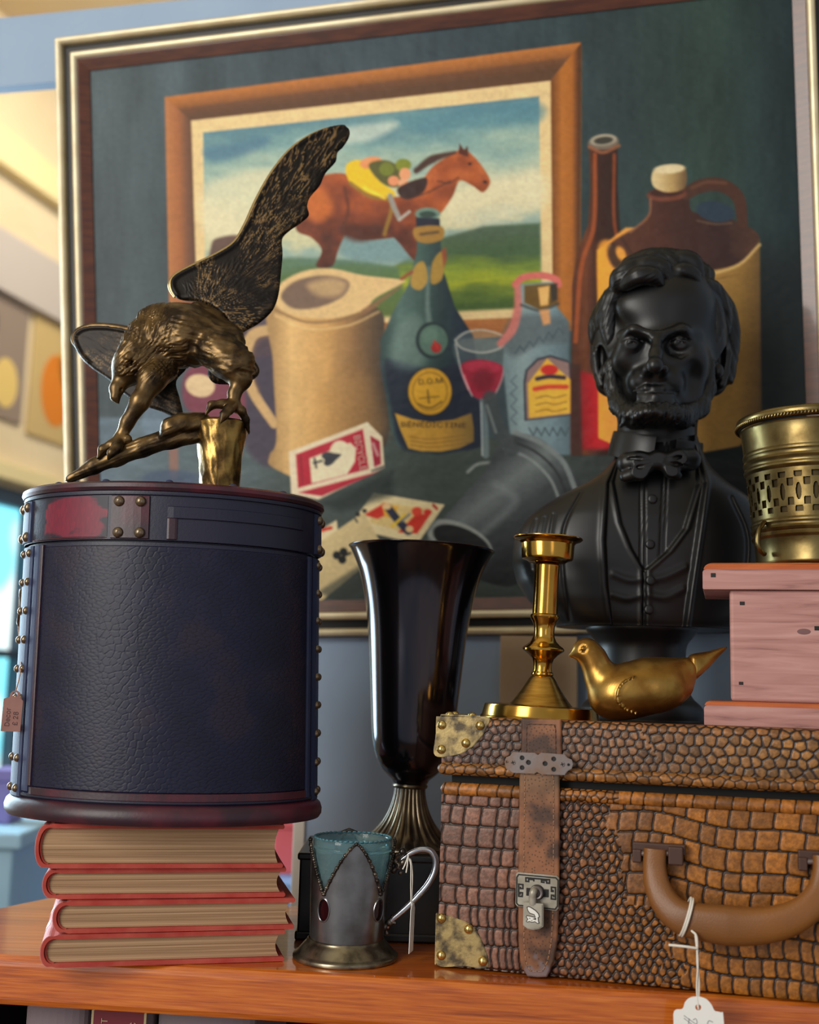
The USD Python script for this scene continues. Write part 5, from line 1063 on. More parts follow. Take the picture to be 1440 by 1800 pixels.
# ------------------------------------------------------------------ black block and the dark trumpet vase on it
M_blk = mat('black_lacquered_wood', (14, 12, 14), 0.35, col2=(22, 18, 20), scale=10)
BZ = float(at(716, 1488, 1.14)[2])
blk = thing('plinth_block', 'black lacquered block under the dark vase, behind the silver cup', 'block', (-0.020, 1.142, 0))
obj('block', place(rbox((0.144, 0.118, BZ - 0.006), 0.002), (-0.020, 1.142, (BZ - 0.006) / 2 + 0.003)), M_blk, blk)
obj('top_moulding', place(rbox((0.148, 0.122, 0.0065), 0.002), (-0.020, 1.142, BZ - 0.0034)), M_blk, blk)
obj('base_moulding', place(rbox((0.148, 0.122, 0.008), 0.002), (-0.020, 1.142, 0.0041)), M_blk, blk)
M_vase = mat('dark_polished_metal', (54, 56, 66), 0.12, 0.95, col2=(88, 76, 74), scale=30, stretch=(1, 1, 0.12), lo=0.4, hi=0.7, bump=0.05, bscale=90, bdist=0.0006)
M_foot = mat('tarnished_silver_flutes', (120, 106, 84), 0.26, 0.9, col2=(70, 62, 56), scale=40, lo=0.4, hi=0.65)
V0, V1 = at(716, 1489, 1.14), at(741, 966, 1.14); V0[2] = BZ
vm = 1.145 / FPX
vs = thing('trumpet_vase', 'tall dark polished trumpet vase with a fluted foot on the black block', 'vase', V0)
hy = lambda y: (1489 - y) / 523.0
body = [(27, 1385), (30, 1379), (33, 1374), (40, 1368), (50, 1358), (59, 1343), (66, 1322), (71, 1295), (75, 1250), (80, 1190), (86, 1120), (92, 1075), (99, 1040), (108, 1008), (117, 986), (125, 970), (128.5, 966), (127, 964.5), (124, 968), (114, 988), (104, 1012), (90, 1078), (78, 1190), (70, 1280), (50, 1345), (20, 1365), (0.5, 1368)]
body = [(r * vm, hy(y)) for r, y in spline(body, 4)]
obj('vase_body', lathe(body, V0, V1, 110), M_vase, vs, smooth=40)
def flute(r, h, t): return r * (1 + 0.075 * np.abs(np.sin(t * 11)) ** 0.8 * np.clip((0.215 - h) / 0.03, 0, 1) - 0.04)
foot = [(26, 1388), (26, 1396), (28.5, 1410), (34, 1428), (43, 1446), (55, 1462), (68, 1474), (80, 1481), (84, 1484)]
obj('fluted_foot', lathe([(r * vm, hy(y)) for r, y in spline(foot, 4)], V0, V1, 264, flute=flute), M_foot, vs, smooth=50, label='flared fluted foot of tarnished silver')
obj('neck_ring', lathe([(r * vm, hy(y)) for r, y in [(20, 1390), (28, 1389), (30, 1386), (30, 1384), (28, 1381), (20, 1380)]], V0, V1, 60), M_foot, vs, smooth=40)
obj('foot_rim', lathe([(r * vm, hy(y)) for r, y in [(20, 1482), (82, 1483), (86, 1485), (87, 1488), (84, 1489), (1, 1489)]], V0, V1, 80), M_foot, vs, smooth=40)

# ------------------------------------------------------------------ silver tea-glass holder with a blue glass in it
M_sil = mat('tarnished_silver', (140, 140, 142), 0.26, 0.9, col2=(88, 82, 78), scale=26, detail=5, lo=0.40, hi=0.66, bump=0.05, bscale=200, bdist=0.0003)
M_silb = mat('tarnished_silver_base', (150, 140, 118), 0.28, 0.85, col2=(84, 76, 64), scale=50, detail=6, lo=0.42, hi=0.62, bump=0.06, bscale=300, bdist=0.0003)
M_silk = mat('blackened_silver', (64, 58, 54), 0.28, 0.85, col2=(130, 120, 108), scale=120, lo=0.45, hi=0.7)
CC = np.array([at(607, 1690, 1.022)[0], 1.022, 0.0])
cup = thing('cup_holder', 'scalloped silver glass holder with a beaded rim and a handle', 'cup', CC)
lean = np.array([0.003 / 0.1, 0, 1.0])
def cr(z): return np.interp(z, [0.0, 0.016, 0.04, 0.1], [0.0330, 0.0318, 0.0330, 0.0362])
def cp(th, z, off=0.0):
    th, z, off = np.broadcast_arrays(np.asarray(th, float), np.asarray(z, float), np.asarray(off, float)); r = cr(z) + off
    return CC + np.stack([r * np.sin(th) + 0.03 * z, -r * np.cos(th), z], -1)
TH0 = R1(8)
def rimz(th):
    u = np.mod((th - TH0) / (math.pi / 2) + 0.5, 1) - 0.5          # 0 at a peak, +-0.5 at a trough
    return 0.0990 - 0.0440 * np.clip(np.abs(u) * 2, 0, 1) ** 1.35
nt, nz2 = 240, 84
Tc = np.linspace(0, 2 * math.pi, nt, endpoint=False)
rows = np.linspace(0, 1, nz2)[:, None] ** 1.0
Tm = np.broadcast_to(Tc, (nz2, nt)); Zm = 0.015 + rows * (rimz(Tc)[None] - 0.015)
Pm, Pi = cp(Tm, Zm), cp(Tm, Zm, -0.0012)
F_ = grid_faces(nz2, nt, True)
cz = np.stack([Tm.ravel()[F_].copy(), Zm.ravel()[F_]], -1); tt_ = cz[..., 0]; tt_ = np.where(tt_ - tt_.min(1, keepdims=True) > 3, tt_ - 2 * math.pi, tt_).mean(1); zz_ = cz[..., 1].mean(1)
keep = np.ones(len(F_), bool)
for k in range(4):
    a = TH0 + (k + 0.5) * math.pi / 2; d = (tt_ - a + math.pi) % (2 * math.pi) - math.pi
    keep &= (d * 0.034 / 0.0062) ** 2 + ((zz_ - 0.0435) / 0.0092) ** 2 > 1
v, f = shell(Pm.reshape(-1, 3), Pi.reshape(-1, 3), F_[keep])
obj('holder', (v, f), M_sil, cup, smooth=40)
for k in range(4):
    a = TH0 + (k + 0.5) * math.pi / 2
    obj('hole_rim', tube([cp(a + 0.0064 / 0.034 * math.cos(u), 0.0435 + 0.0094 * math.sin(u), 0.0002) for u in np.linspace(0, 2 * math.pi, 30)], 0.0007, 6, cap=False), M_sil, cup, smooth=50)
beads = []
for k, t in enumerate(np.linspace(0, 2 * math.pi, 1400, endpoint=False)):
    beads.append(cp(t, rimz(t) + 0.0004, 0.0008))
beads = np.array(beads); L = np.r_[0, np.cumsum(np.linalg.norm(np.diff(beads, axis=0), axis=1))]
B, q, big = [], 0.0, 0
ico = trimesh.creation.icosphere(subdivisions=1, radius=1.0)
while q < L[-1]:
    p = np.array([np.interp(q, L, beads[:, i]) for i in range(3)]); r = 0.0017 if big % 3 == 0 else 0.00115
    m = ico.copy(); m.apply_scale(r); m.apply_translation(p); B.append(m); q += 0.0026 if big % 3 == 0 else 0.0019; big += 1
obj('bead_trim', cat_(B), M_silk, cup, smooth=True, kind='stuff', label='blackened beading along the scalloped edge')
obj('edge_wire', tube(np.vstack([beads[::6], beads[:1]]) - np.array([0, 0, 0.0006]), 0.0009, 6, cap=False), M_silk, cup, smooth=50)
base = [(0.001, 0.004), (0.040, 0.003), (0.0436, 0.0016), (0.0446, 0.0), (0.0452, 0.0014), (0.0448, 0.0034), (0.0432, 0.0046), (0.0418, 0.0056), (0.0392, 0.0085), (0.0364, 0.0118), (0.0340, 0.0142), (0.0330, 0.0160), (0.0322, 0.0166)]
obj('base', lathe(spline(base, 4), CC + np.array([0, 0, 0.0003]), None, 96), M_silb, cup, smooth=35, label='flared tarnished base')
obj('floor_disc', lathe([(0.0005, 0.016), (0.0315, 0.016), (0.0315, 0.0185), (0.0005, 0.0185)], CC), M_silb, cup)
# leaf-work and handle
ha = R1(78)
def hq(px, py, Y=1.022): return at(px, py, Y)
H = [(706, 1512), (722, 1500), (742, 1493), (758, 1497), (766, 1512), (764, 1532), (753, 1554), (736, 1574), (718, 1592), (702, 1606), (688, 1618), (680, 1630)]
obj('handle', tube(spline([hq(*p) for p in H], 8), np.interp(np.linspace(0, 1, 89), [0, 0.3, 0.6, 1], [0.0022, 0.0029, 0.0030, 0.0020]), 12), mat('polished_silver_handle', (196, 198, 206), 0.18, 0.92), cup, smooth=60)
c = Clay(hq(684, 1545, 1.035) - 0.035, hq(714, 1490, 1.01) + 0.035, 0.0009)
g = np.random.default_rng(3)
for px, py, r in ((698, 1504, 5), (708, 1497, 6), (716, 1505, 6), (710, 1516, 7), (700, 1522, 6), (694, 1512, 6), (716, 1522, 5), (692, 1530, 5), (704, 1534, 4), (688, 1498, 5), (684, 1520, 6)):
    c.ball(hq(px, py, 1.022 + g.uniform(-0.004, 0.002)), r * 0.00054, 0.0012)
for px, py in ((700, 1508), (711, 1507), (706, 1524), (696, 1522)): c.ball(hq(px, py, 1.0155), 0.0020, 0.0008, 'sub')
obj('handle_scroll', c.skin(), M_silk, cup, smooth=True)
c = Clay(hq(690, 1650, 1.035) - 0.02, hq(680, 1590, 1.01) + 0.02, 0.0009)
for px, py, r in ((684, 1622, 6), (676, 1630, 6), (690, 1612, 4), (680, 1640, 4), (694, 1622, 3.5)): c.ball(hq(px, py, 1.022), r * 0.00054, 0.0012)
obj('handle_scroll', c.skin(), M_silk, cup, smooth=True)
c = Clay(cp(TH0, 0.1, 0) - 0.014, cp(TH0, 0.1, 0) + 0.014, 0.0007)
for k in range(-3, 4): c.ball(cp(TH0 + math.pi + 0.0 + k * 0.05, 0.1005 + 0.0012 * (3 - abs(k)) * 0.5, 0), 0.0014, 0.0008)
for k in range(-3, 4):
    pass
crest = Clay(cp(TH0 + math.pi, 0.1, 0) - 0.014, cp(TH0 + math.pi, 0.1, 0) + 0.014, 0.0007)
for k in range(-4, 5): crest.ball(cp(TH0 + math.pi + k * 0.06, 0.0985 + 0.0008 * (4 - abs(k)), 0.001), 0.0018, 0.0008)
obj('rim_crest', crest.skin(), M_silk, cup, smooth=True)
# the glass
M_gl = usdkit.material(stage, '/World/Looks/blue_and_ruby_glass', {'g': ('geometry', {}), 's': ('separate_xyz', {}), 'mr': ('map_range', {'from_min': 0.052, 'from_max': 0.066, 'to_min': 0.0, 'to_max': 1.0, 'clamp': True}),
    'r': ('rgb_ramp', {'ramp': [(0.0, tuple(lin((120, 40, 52)))), (1.0, tuple(lin((200, 238, 244))))]}), 'p': ('principled_bsdf', {'roughness': 0.05, 'transmission_weight': 0.9, 'ior': 1.3, 'specular_ior_level': 0.7})},
    [('g.position', 's.vector'), ('s.z', 'mr.value'), ('mr.result', 'r.fac'), ('r.color', 'p.base_color')], surface='p.BSDF')
gl = thing('drinking_glass', 'blue glass beaker with a ruby foot standing in the silver holder', 'glass', CC + np.array([0.001, 0, 0.019]))
def gfl(r, h, t): return r
gp = [(0.0005, 0.0190), (0.0300, 0.0190), (0.0308, 0.0210), (0.0338, 0.0940), (0.0341, 0.0965), (0.0338, 0.0990), (0.0330, 0.1000), (0.0322, 0.0990), (0.0320, 0.0950), (0.0292, 0.0230), (0.0005, 0.0225)]
obj('glass_wall', lathe(gp, CC, CC + np.array([0.03, 0, 1.0]), 90), M_gl, gl, smooth=40)
obj('moulded_band', lathe([(0.0330, 0.0905), (0.0343, 0.0910), (0.0345, 0.0918), (0.0343, 0.0926), (0.0332, 0.0931)], CC, CC + np.array([0.03, 0, 1.0]), 90), M_gl, gl, smooth=40)
Sc = []
for k in range(46):
    t = 2 * math.pi * k / 46; m = ico.copy(); m.apply_scale((0.0021, 0.0012, 0.0011)); m.apply_transform(trimesh.transformations.rotation_matrix(t, (0, 0, 1))); m.apply_translation(CC + np.array([0.0331 * math.sin(t) + 0.003, -0.0331 * math.cos(t), 0.1003])); Sc.append(m)
obj('scalloped_rim', cat_(Sc), mat('dark_blue_glass_edge', (70, 116, 128), 0.12), gl, smooth=True, kind='stuff')
# tag on the cup's handle
t2 = thing('price_tag', 'white price tag seen edge-on, hanging from the silver cup handle', 'tag', at(724, 1670, 1.01))
obj('string', cat_([tube(spline([hq(716, 1502, 1.018), hq(722, 1520, 1.012), hq(722, 1560, 1.010), hq(723, 1590, 1.010)], 6), 0.0005, 6), tube(spline([hq(719, 1500, 1.027), hq(725, 1530, 1.016), hq(724, 1592, 1.010)], 6), 0.0005, 6), tube(spline([hq(718, 1503, 1.016), hq(712, 1520, 1.011), hq(708, 1528, 1.011)], 6), 0.0006, 6), tube(spline([hq(718, 1503, 1.016), hq(716, 1522, 1.011), hq(714, 1534, 1.011)], 6), 0.0006, 6)]), M_str, t2, smooth=50)
o = at(724, 1631, 1.010); ex = unit([0.26, 0.96, 0.0]); ez = unit([0.02, 0, 1]); ez = unit(ez - ex * (ez @ ex))
obj('tag_card', plate(np.array([(-14, -38), (12, -38), (12, 30), (6, 38), (-8, 38), (-14, 30)]) * 0.00052, o, ex, ez, np.cross(ex, ez), 0.0005, 0.0001), M_card, t2)

# ------------------------------------------------------------------ brass candlestick
M_brass = mat('polished_brass', (214, 166, 76), 0.17, 1.0, col2=(176, 126, 46), scale=18, detail=4, lo=0.35, hi=0.7, bump=0.03, bscale=160, bdist=0.0004)
M_brass2 = mat('brushed_brass', (206, 164, 84), 0.26, 1.0, col2=(168, 124, 52), scale=40, stretch=(1, 1, 8), lo=0.35, hi=0.7)
K0, K1 = at(950, 1258, 1.032), at(964, 945, 1.032); K0[2] = lid_z(K0) + 0.0006
cm = 1.036 / FPX
cs = thing('candlestick', 'polished brass candlestick standing on the suitcase beside the brass bird', 'candlestick', K0)
kz = lambda y: (1258 - y) / 313.0
L_ = lambda pts, n=72: lathe([(r * cm, kz(y)) for r, y in pts], K0, K1, n)
obj('candle_cup', L_([(14, 991), (32, 989), (36, 986), (44, 983.5), (45.5, 980), (46.5, 965), (47, 957), (50, 953), (58, 950), (61, 947.5), (60.5, 945.5), (57, 945), (46, 949), (42, 955), (41, 975), (0.5, 977)]), M_brass, cs, smooth=30)
obj('stem', L_([(14, 992), (21, 991.5), (22.5, 994), (22, 998), (21.5, 1040), (22, 1078), (24.5, 1080), (25.5, 1083), (24.5, 1087), (21, 1092), (18.5, 1099), (17.5, 1108), (18.5, 1117), (22, 1125), (28, 1131), (34, 1135), (36.5, 1138), (36, 1141), (33, 1143), (26, 1148), (19, 1155), (16.5, 1163), (16, 1172), (17, 1177), (19, 1179), (19.5, 1182), (18, 1184)]), M_brass, cs, smooth=30)
obj('bell', L_([(16, 1184), (19, 1184.5), (22, 1188), (34, 1207), (47, 1225), (53, 1232), (55, 1234.5), (54, 1236)]), M_brass2, cs, smooth=35)
obj('base_plate', L_([(50, 1233), (66, 1234.5), (84, 1235), (94, 1234.5), (97, 1235.5), (98, 1238), (101, 1252), (104, 1256), (104.5, 1257.6), (103, 1258), (0.5, 1258)], 110), M_brass, cs, smooth=30)

# ------------------------------------------------------------------ brass bird
M_bird = mat('worn_yellow_brass', (190, 150, 78), 0.30, 1.0, col2=(140, 102, 48), scale=46, detail=6, lo=0.36, hi=0.64, rough2=0.42, bump=0.12, bscale=260, bdist=0.0006)
bY = 0.984
bp = lambda x, y, d=0.0: at(x, y, bY + d)
bz0 = lid_z(bp(1100, 1262)) + 0.0008
bird = thing('bird_figurine', 'small brass bird figurine with a raised pointed tail on the suitcase', 'figurine', (bp(1110, 1250)[0], bY, bz0))
c = Clay((0.128, bY - 0.040, bz0 - 0.004), (0.282, bY + 0.040, 0.285), 0.0012)
u = 0.00050
c.ball(bp(1132, 1208), (84 * u, 0.0275, 47 * u), 0.006, rot=[[0.985, 0, 0.10], [0, 1, 0], [-0.10, 0, 0.995]])
c.ball(bp(1088, 1222), (48 * u, 0.0255, 40 * u), 0.012)
c.bone(bp(1150, 1198), bp(1206, 1176), 0.0190, 0.0100, 0.010)
c.path([bp(1074, 1222), bp(1056, 1188), bp(1043, 1158), bp(1033, 1144)], [0.0185, 0.0128, 0.0108, 0.0100], 0.006)
c.ball(bp(1030, 1143), (22 * u, 0.0098, 20 * u), 0.004)
c.bone(bp(1014, 1148), bp(1003, 1152), 0.0052, 0.0018, 0.004)
wing_pts = [(1094, 1196), (1082, 1208), (1078, 1224), (1082, 1240), (1096, 1252), (1120, 1258)]
for s_ in (-1, 1):
    wpath = [bp(x, y, s_ * dy) for (x, y), dy in zip([(1108, 1190), (1090, 1200), (1081, 1216), (1082, 1234), (1092, 1246), (1112, 1254)], (0.0265, 0.0262, 0.0262, 0.0258, 0.0236, 0.0200))]
    c.ball(bp(1140, 1214, s_ * 0.0150), (64 * u, 0.0142, 36 * u), 0.004)
    c.path([q + np.array([0.0008, s_ * 0.0012, 0]) for q in wpath], 0.0017, 0.0008, 'sub')
    for q in range(16): w_ = np.array(spline(wpath, 3)[q]); c.ball(w_ + np.array([0.0026, s_ * 0.0006, 0.0]), 0.0013, 0.0008)
    c.ball(bp(1026, 1140, s_ * 0.0096), 0.0030, 0.0006, 'sub'); c.ball(bp(1026, 1140, s_ * 0.0090), 0.0022, 0.0004)
v, f = c.skin(3); v[:, 2] = np.maximum(v[:, 2], bz0)
obj('body', (v, f), M_bird, bird, smooth=True)
c = Clay(bp(1220, 1180) - 0.04, bp(1260, 1150) + 0.04, 0.001)
tl = spline([(1212, 1152), (1245, 1145), (1278, 1137), (1264, 1154), (1242, 1178), (1216, 1198), (1210, 1175)], 6, True)
v, f, _ = pillow(tl, 2.0, lambda a, b: at(a, b, bY), lambda d, a, b: 0.0085 * np.clip((1290 - a) / 75, 0.08, 1) * np.sqrt(np.clip(d / 14, 0, 1) * (2 - np.clip(d / 14, 0, 1))))
obj('tail', (v, f), M_bird, bird, smooth=60, label='pointed raised tail')

# ------------------------------------------------------------------ pink-stained wooden box
M_wood = usdkit.material(stage, '/World/Looks/pink_stained_wood', {'tc': ('texture_coordinate', {}), 'mp': ('mapping', {'scale': (3.5, 12, 62), 'rotation': (0, 0.10, 0)}), 'n': ('noise_texture', {'scale': 2.4, 'detail': 6.0, 'distortion': 0.9}),
    'n2': ('noise_texture', {'scale': 16.0, 'detail': 2.0}), 'r': ('rgb_ramp', {'ramp': [(0.28, tuple(lin((132, 90, 86)))), (0.40, tuple(lin((174, 124, 116)))), (0.6, tuple(lin((192, 142, 134)))), (0.75, tuple(lin((202, 156, 148))))]}),
    'm': ('mix', {'mix_type': 'multiply', 'fac': 0.4}), 'b': ('bump', {'strength': 0.25, 'distance': 0.0008}), 'p': ('principled_bsdf', {'roughness': 0.5, 'specular_ior_level': 0.4})},
    [('tc.object', 'mp.vector'), ('mp.vector', 'n.vector'), ('tc.object', 'n2.vector'), ('n.fac', 'r.fac'), ('r.color', 'm.color1'), ('n2.fac', 'm.color2'), ('r.color', 'p.base_color'), ('n.fac', 'b.height'), ('b.normal', 'p.normal')], surface='p.BSDF')
M_edge = mat('orange_varnished_edge', (196, 104, 52), 0.30, col2=(176, 84, 40), scale=14, stretch=(1, 6, 6), coat=0.6)
bx = lambda x, y, Y=0.972: at(x, y, Y)
bxe = SE; bxn = SF_
fl = bx(1238, 1270); BF = np.array([fl[0], fl[1], 0.0]);
def bxp(px, py):
    d = FWD + RGT * ((px - 720) / FPX) - UP * ((py - 900) / FPX); return EYE + d * (((BF - EYE) @ bxn) / (d @ bxn))
zb0 = float(lid_z(fl)) + 0.0006
fx = 0.0; z = lambda y, x=1300: float(bxp(x, y)[2])
zA, zB, zC, zD = z(1233), z(1040), z(1036), z(988)
wb = thing('wooden_box', 'pink-stained wooden box with overhanging boards and nail holes on the suitcase', 'box', BF + bxe * 0.1 - bxn * 0.06 + np.array([0, 0, zb0]))
def slab(x0, z0, z1, dep, front, m, name, rr):
    """Board whose front top edge and end are rounded over."""
    pts = [(0.0, z0 + rr * 0.4)] + [(rr * 0.4 * (1 - math.cos(a)), z0 + rr * 0.4 * (1 - math.sin(a))) for a in np.linspace(0.2, 1.57, 5)] + [(0.21, z0), (0.21, z1)] + [(rr * (1 - math.sin(a)), z1 - rr + rr * math.cos(a)) for a in np.linspace(0, 1.57, 9)]
    e = trimesh.creation.extrude_polygon(Polygon(pts).buffer(0), dep, engine='earcut')       # x along the board, y up, extruded to the back
    o = BF + bxe * x0; return obj(name, place(e, o, bxe, (0, 0, 1), -bxn), m, wb)
slab(fx, zb0, zA - 0.0040, 0.112, 0.0, M_wood, 'base_board', 0.0030)
slab(fx, zC, zD - 0.0062, 0.112, 0.0, M_wood, 'top_board', 0.0030)
xb = float((bxp(1284, 1140) - BF) @ bxe)
obj('body', place(rbox((0.18, 0.097, zC - zA), 0.003), BF + bxe * (xb + 0.09) - bxn * (0.0035 + 0.0485) + np.array([0, 0, (zA + zC) / 2]), bxe, -bxn), M_wood, wb)
for zz, x0, h_, rr in ((zD, fx + 0.0010, 0.0062, 0.0058), (zA, fx + 0.0006, 0.0040, 0.0036)):
    fp_ = [(0.0, 0.0), (0.112, 0.0), (0.112, h_)] + [(rr * (1 - math.sin(a)), h_ - rr + rr * math.cos(a)) for a in np.linspace(0, 1.57, 8)]
    e_ = trimesh.creation.extrude_polygon(Polygon(fp_).buffer(0), 0.205, engine='earcut'); vv_ = np.array(e_.vertices)
    vv_[:, 2] = np.where(vv_[:, 2] < 0.1, vv_[:, 2] + np.maximum(0, rr * 1.6 * (1 - np.sqrt(np.clip(1 - (vv_[:, 1] / h_) ** 2, 0, 1)))), vv_[:, 2])
    obj('varnished_top', place((vv_, e_.faces), BF + bxe * x0 + np.array([0, 0, zz - h_]), -bxn, (0, 0, 1), bxe), M_edge, wb, label='orange varnished top face of the board')
def nail(x, y, w, h, off):
    q = bxp(x, y) + bxn * (off + 0.0001)
    obj('nail_hole', place(rbox((w * 0.0005, 0.0008, h * 0.0005), 0.0002), q, bxe, -bxn), M_hole, wb)
nail(1254, 1011, 8, 7, 0.0); nail(1305, 1060, 8, 6, -0.0035); nail(1303, 1201, 7, 5, -0.0035); nail(1437, 1104, 8, 7, -0.0035)
q = bxp(1414, 1110) - bxn * 0.0035
obj('knot', place(dome_stud(0.5, 0.06, 20), q, bxe * 0.011, np.array([0, 0, 0.005]), bxn * 0.0016), mat('dark_knot', (120, 84, 84), 0.6), wb)

# ------------------------------------------------------------------ pierced brass planter on the box
M_pl = mat('tarnished_brass', (142, 124, 80), 0.26, 0.95, col2=(84, 68, 38), scale=34, detail=6, lo=0.36, hi=0.66, rough2=0.36, bump=0.10, bscale=140, bdist=0.0008)
PCn = at(1440, 985, 1.015); PCn[2] = zD + 0.0016
pm = 1.02 * 1.02 / FPX
pt = thing('planter', 'tarnished brass planter with a pierced band standing on the wooden box', 'planter', PCn)
PT = at(1436, 745, 1.015); PH_ = PT[2] - PCn[2] + 0.0; py_ = lambda y: (985 - y) / 240.0
prof = [(1, 985), (100, 985), (104, 982), (105, 978), (104, 974), (105, 960), (107, 943), (110, 941), (111.5, 938), (110, 935), (109, 932), (111, 930), (112.5, 927), (111, 924), (110, 921), (111.5, 918.5), (112.5, 916), (111, 913), (110.5, 911)]
prof2 = [(118.5, 835), (119.5, 833), (122, 831), (123, 828), (121.5, 825), (120.5, 822), (122.5, 819), (124, 816), (122.5, 813), (121.5, 809), (123.5, 806), (124.5, 803), (123, 800), (122.5, 797), (125, 775), (126.5, 763), (129, 760)]
ob = lambda pts, n=100: lathe([(r * pm, py_(y)) for r, y in pts], PCn, PCn + np.array([0, 0, PH_]), n)
obj('lower_wall', ob(prof), M_pl, pt, smooth=50); obj('upper_wall', ob(prof2), M_pl, pt, smooth=50)
obj('rolled_rim', ob([(127, 757), (131, 756), (134.5, 752), (135.5, 747), (134, 742), (130, 739.5), (126, 741), (125, 746), (125, 752), (127, 757)], 120), M_pl, pt, smooth=60, label='rope-edged rolled rim')
obj('rope_edge', cat_([place(trimesh.creation.icosphere(subdivisions=1, radius=1.0), PCn + np.array([135 * pm * math.sin(t), -135 * pm * math.cos(t), PH_ * py_(753)]), 0.0012 * np.array([math.cos(t), math.sin(t), 0.6]), 0.0011 * np.array([-math.sin(t), math.cos(t), 0]), np.array([0, 0, 0.0018])) for t in np.linspace(0, 2 * math.pi, 150, endpoint=False)]), M_pl, pt, kind='stuff')
nb, nh = 720, 78
Tp, Yp = np.meshgrid(np.linspace(0, 2 * math.pi, nb, endpoint=False), np.linspace(911, 835, nh))
Rp = np.interp(Yp, [835, 911], [118.5, 110.5]) * pm
P_ = lambda off: PCn + np.stack([(Rp + off) * np.sin(Tp), -(Rp + off) * np.cos(Tp), PH_ * py_(Yp)], -1)
Fp = grid_faces(nb if False else nh, nb, True)
def pierced(T, Y):
    n = 26; u = np.mod(T / (2 * math.pi) * n, 1.0) - 0.5; u2 = np.mod(T / (2 * math.pi) * n + 0.5, 1.0) - 0.5; h = np.zeros(T.shape, bool)
    h |= (u / 0.17) ** 2 + ((Y - 873) / 13.5) ** 2 < 1                       # tall ovals
    for yy, s in ((858, 1), (888, -1)): h |= (np.abs(u2) < 0.20) & (np.abs(Y - yy) < 6.0) & (np.abs(u2) * 24 < 7 - s * (Y - yy) * 0.5) 
    for yy, s in ((846, 1), (900, -1)): h |= (np.abs(u) < 0.24) & (np.abs(Y - yy) < 4.6) & (np.abs(u) * 22 < 6 - s * (Y - yy) * 0.35)
    return h
Tf = Tp.ravel()[Fp]; Tf = np.where(Tf - Tf.min(1, keepdims=True) > 3, Tf - 2 * math.pi, Tf).mean(1); Yf = Yp.ravel()[Fp].mean(1)
v, f = shell(P_(0).reshape(-1, 3), P_(-0.0012).reshape(-1, 3), Fp[~pierced(Tf, Yf)])
obj('pierced_band', (v, f), M_pl, pt, smooth=40, label='pierced band of ovals and small cut-outs')
obj('liner', ob([(1, 980), (98, 980), (107, 905), (113, 835), (120, 765), (121, 760), (119, 765), (96, 977), (1, 977)], 60), mat('dark_brass_inside', (70, 58, 34), 0.5, 0.8), pt, smooth=40)
hk = [at(1344, 918, 0.995), at(1335, 930, 0.988), at(1332, 952, 0.986), at(1337, 968, 0.988), at(1344, 974, 0.995)]
obj('bail_handle', tube(spline(hk, 6), 0.0021, 10), M_pl, pt, smooth=60)

# ------------------------------------------------------------------ bronze eagle on a branch
M_brz = mat('brown_bronze', (122, 98, 64), 0.36, 0.88, col2=(52, 41, 30), scale=60, detail=5, lo=0.38, hi=0.64, rough2=0.46)
M_brzd = mat('dark_bronze_patina', (255, 255, 255), 0.46, 0.6, attr=True)  # dark bronze: patina plus the shade under the wings put into colour
M_rim = mat('rubbed_bright_bronze', (190, 164, 112), 0.32, 0.85)  # brighter bronze: light caught by the leading edge put into the colour
M_stump = mat('golden_bronze', (176, 142, 78), 0.30, 0.95, col2=(92, 70, 40), scale=50, detail=6, lo=0.36, hi=0.62, bump=0.3, bscale=160, bdist=0.0012)
EY = 1.015
ep = lambda x, y, d=0.0: at(x, y, EY + d)
eu = 0.000522
eagle = thing('eagle_statue', 'bronze eagle with one wing raised, perched on a branch on the hat box', 'statue', (ep(330, 800)[0], EY, 0.400))
c = Clay((-0.285, EY - 0.062, 0.405), (-0.125, EY + 0.055, 0.585), 0.0014)
c.bone(ep(262, 602, 0.0), ep(325, 594, 0.0), 44 * eu, 50 * eu, 0.008); c.bone(ep(325, 594), ep(396, 604, 0.004), 48 * eu, 34 * eu, 0.008)
c.ball(ep(300, 562, 0.006), (58 * eu, 0.022, 26 * eu), 0.010)
c.bone(ep(338, 566, 0.008), ep(392, 588, 0.014), 24 * eu, 20 * eu, 0.008); c.bone(ep(346, 546, 0.016), ep(380, 560, 0.022), 12 * eu, 14 * eu, 0.008); c.bone(ep(352, 546, 0.019), ep(412, 592, 0.019), 13 * eu, 16 * eu, 0.006)
c.ball(ep(243, 632, -0.006), (32 * eu, 0.021, 40 * eu), 0.010); c.ball(ep(222, 646, -0.008), (25 * eu, 0.0165, 34 * eu), 0.008)
c.path([ep(214, 668, -0.010), ep(205, 684, -0.014), ep(203, 698, -0.016), ep(208, 709, -0.016)], [0.0088, 0.0064, 0.0042, 0.0010], 0.003)
for s_ in (-1, 1):
    c.ball(ep(225, 638, -0.008 + s_ * 0.0170), 0.0046, 0.001, 'sub'); c.ball(ep(225, 639, -0.008 + s_ * 0.0150), 0.0032, 0.0003)
    c.path([ep(240, 624, -0.008 + s_ * 0.0160), ep(226, 628, -0.008 + s_ * 0.0180), ep(214, 642, -0.009 + s_ * 0.0130)], [0.0016, 0.0026, 0.0014], 0.002)
    c.path([ep(206, 690, -0.010 + s_ * 0.005), ep(214, 684, -0.010 + s_ * 0.0076), ep(224, 682, -0.009 + s_ * 0.010)], 0.0011, 0.0006, 'sub')
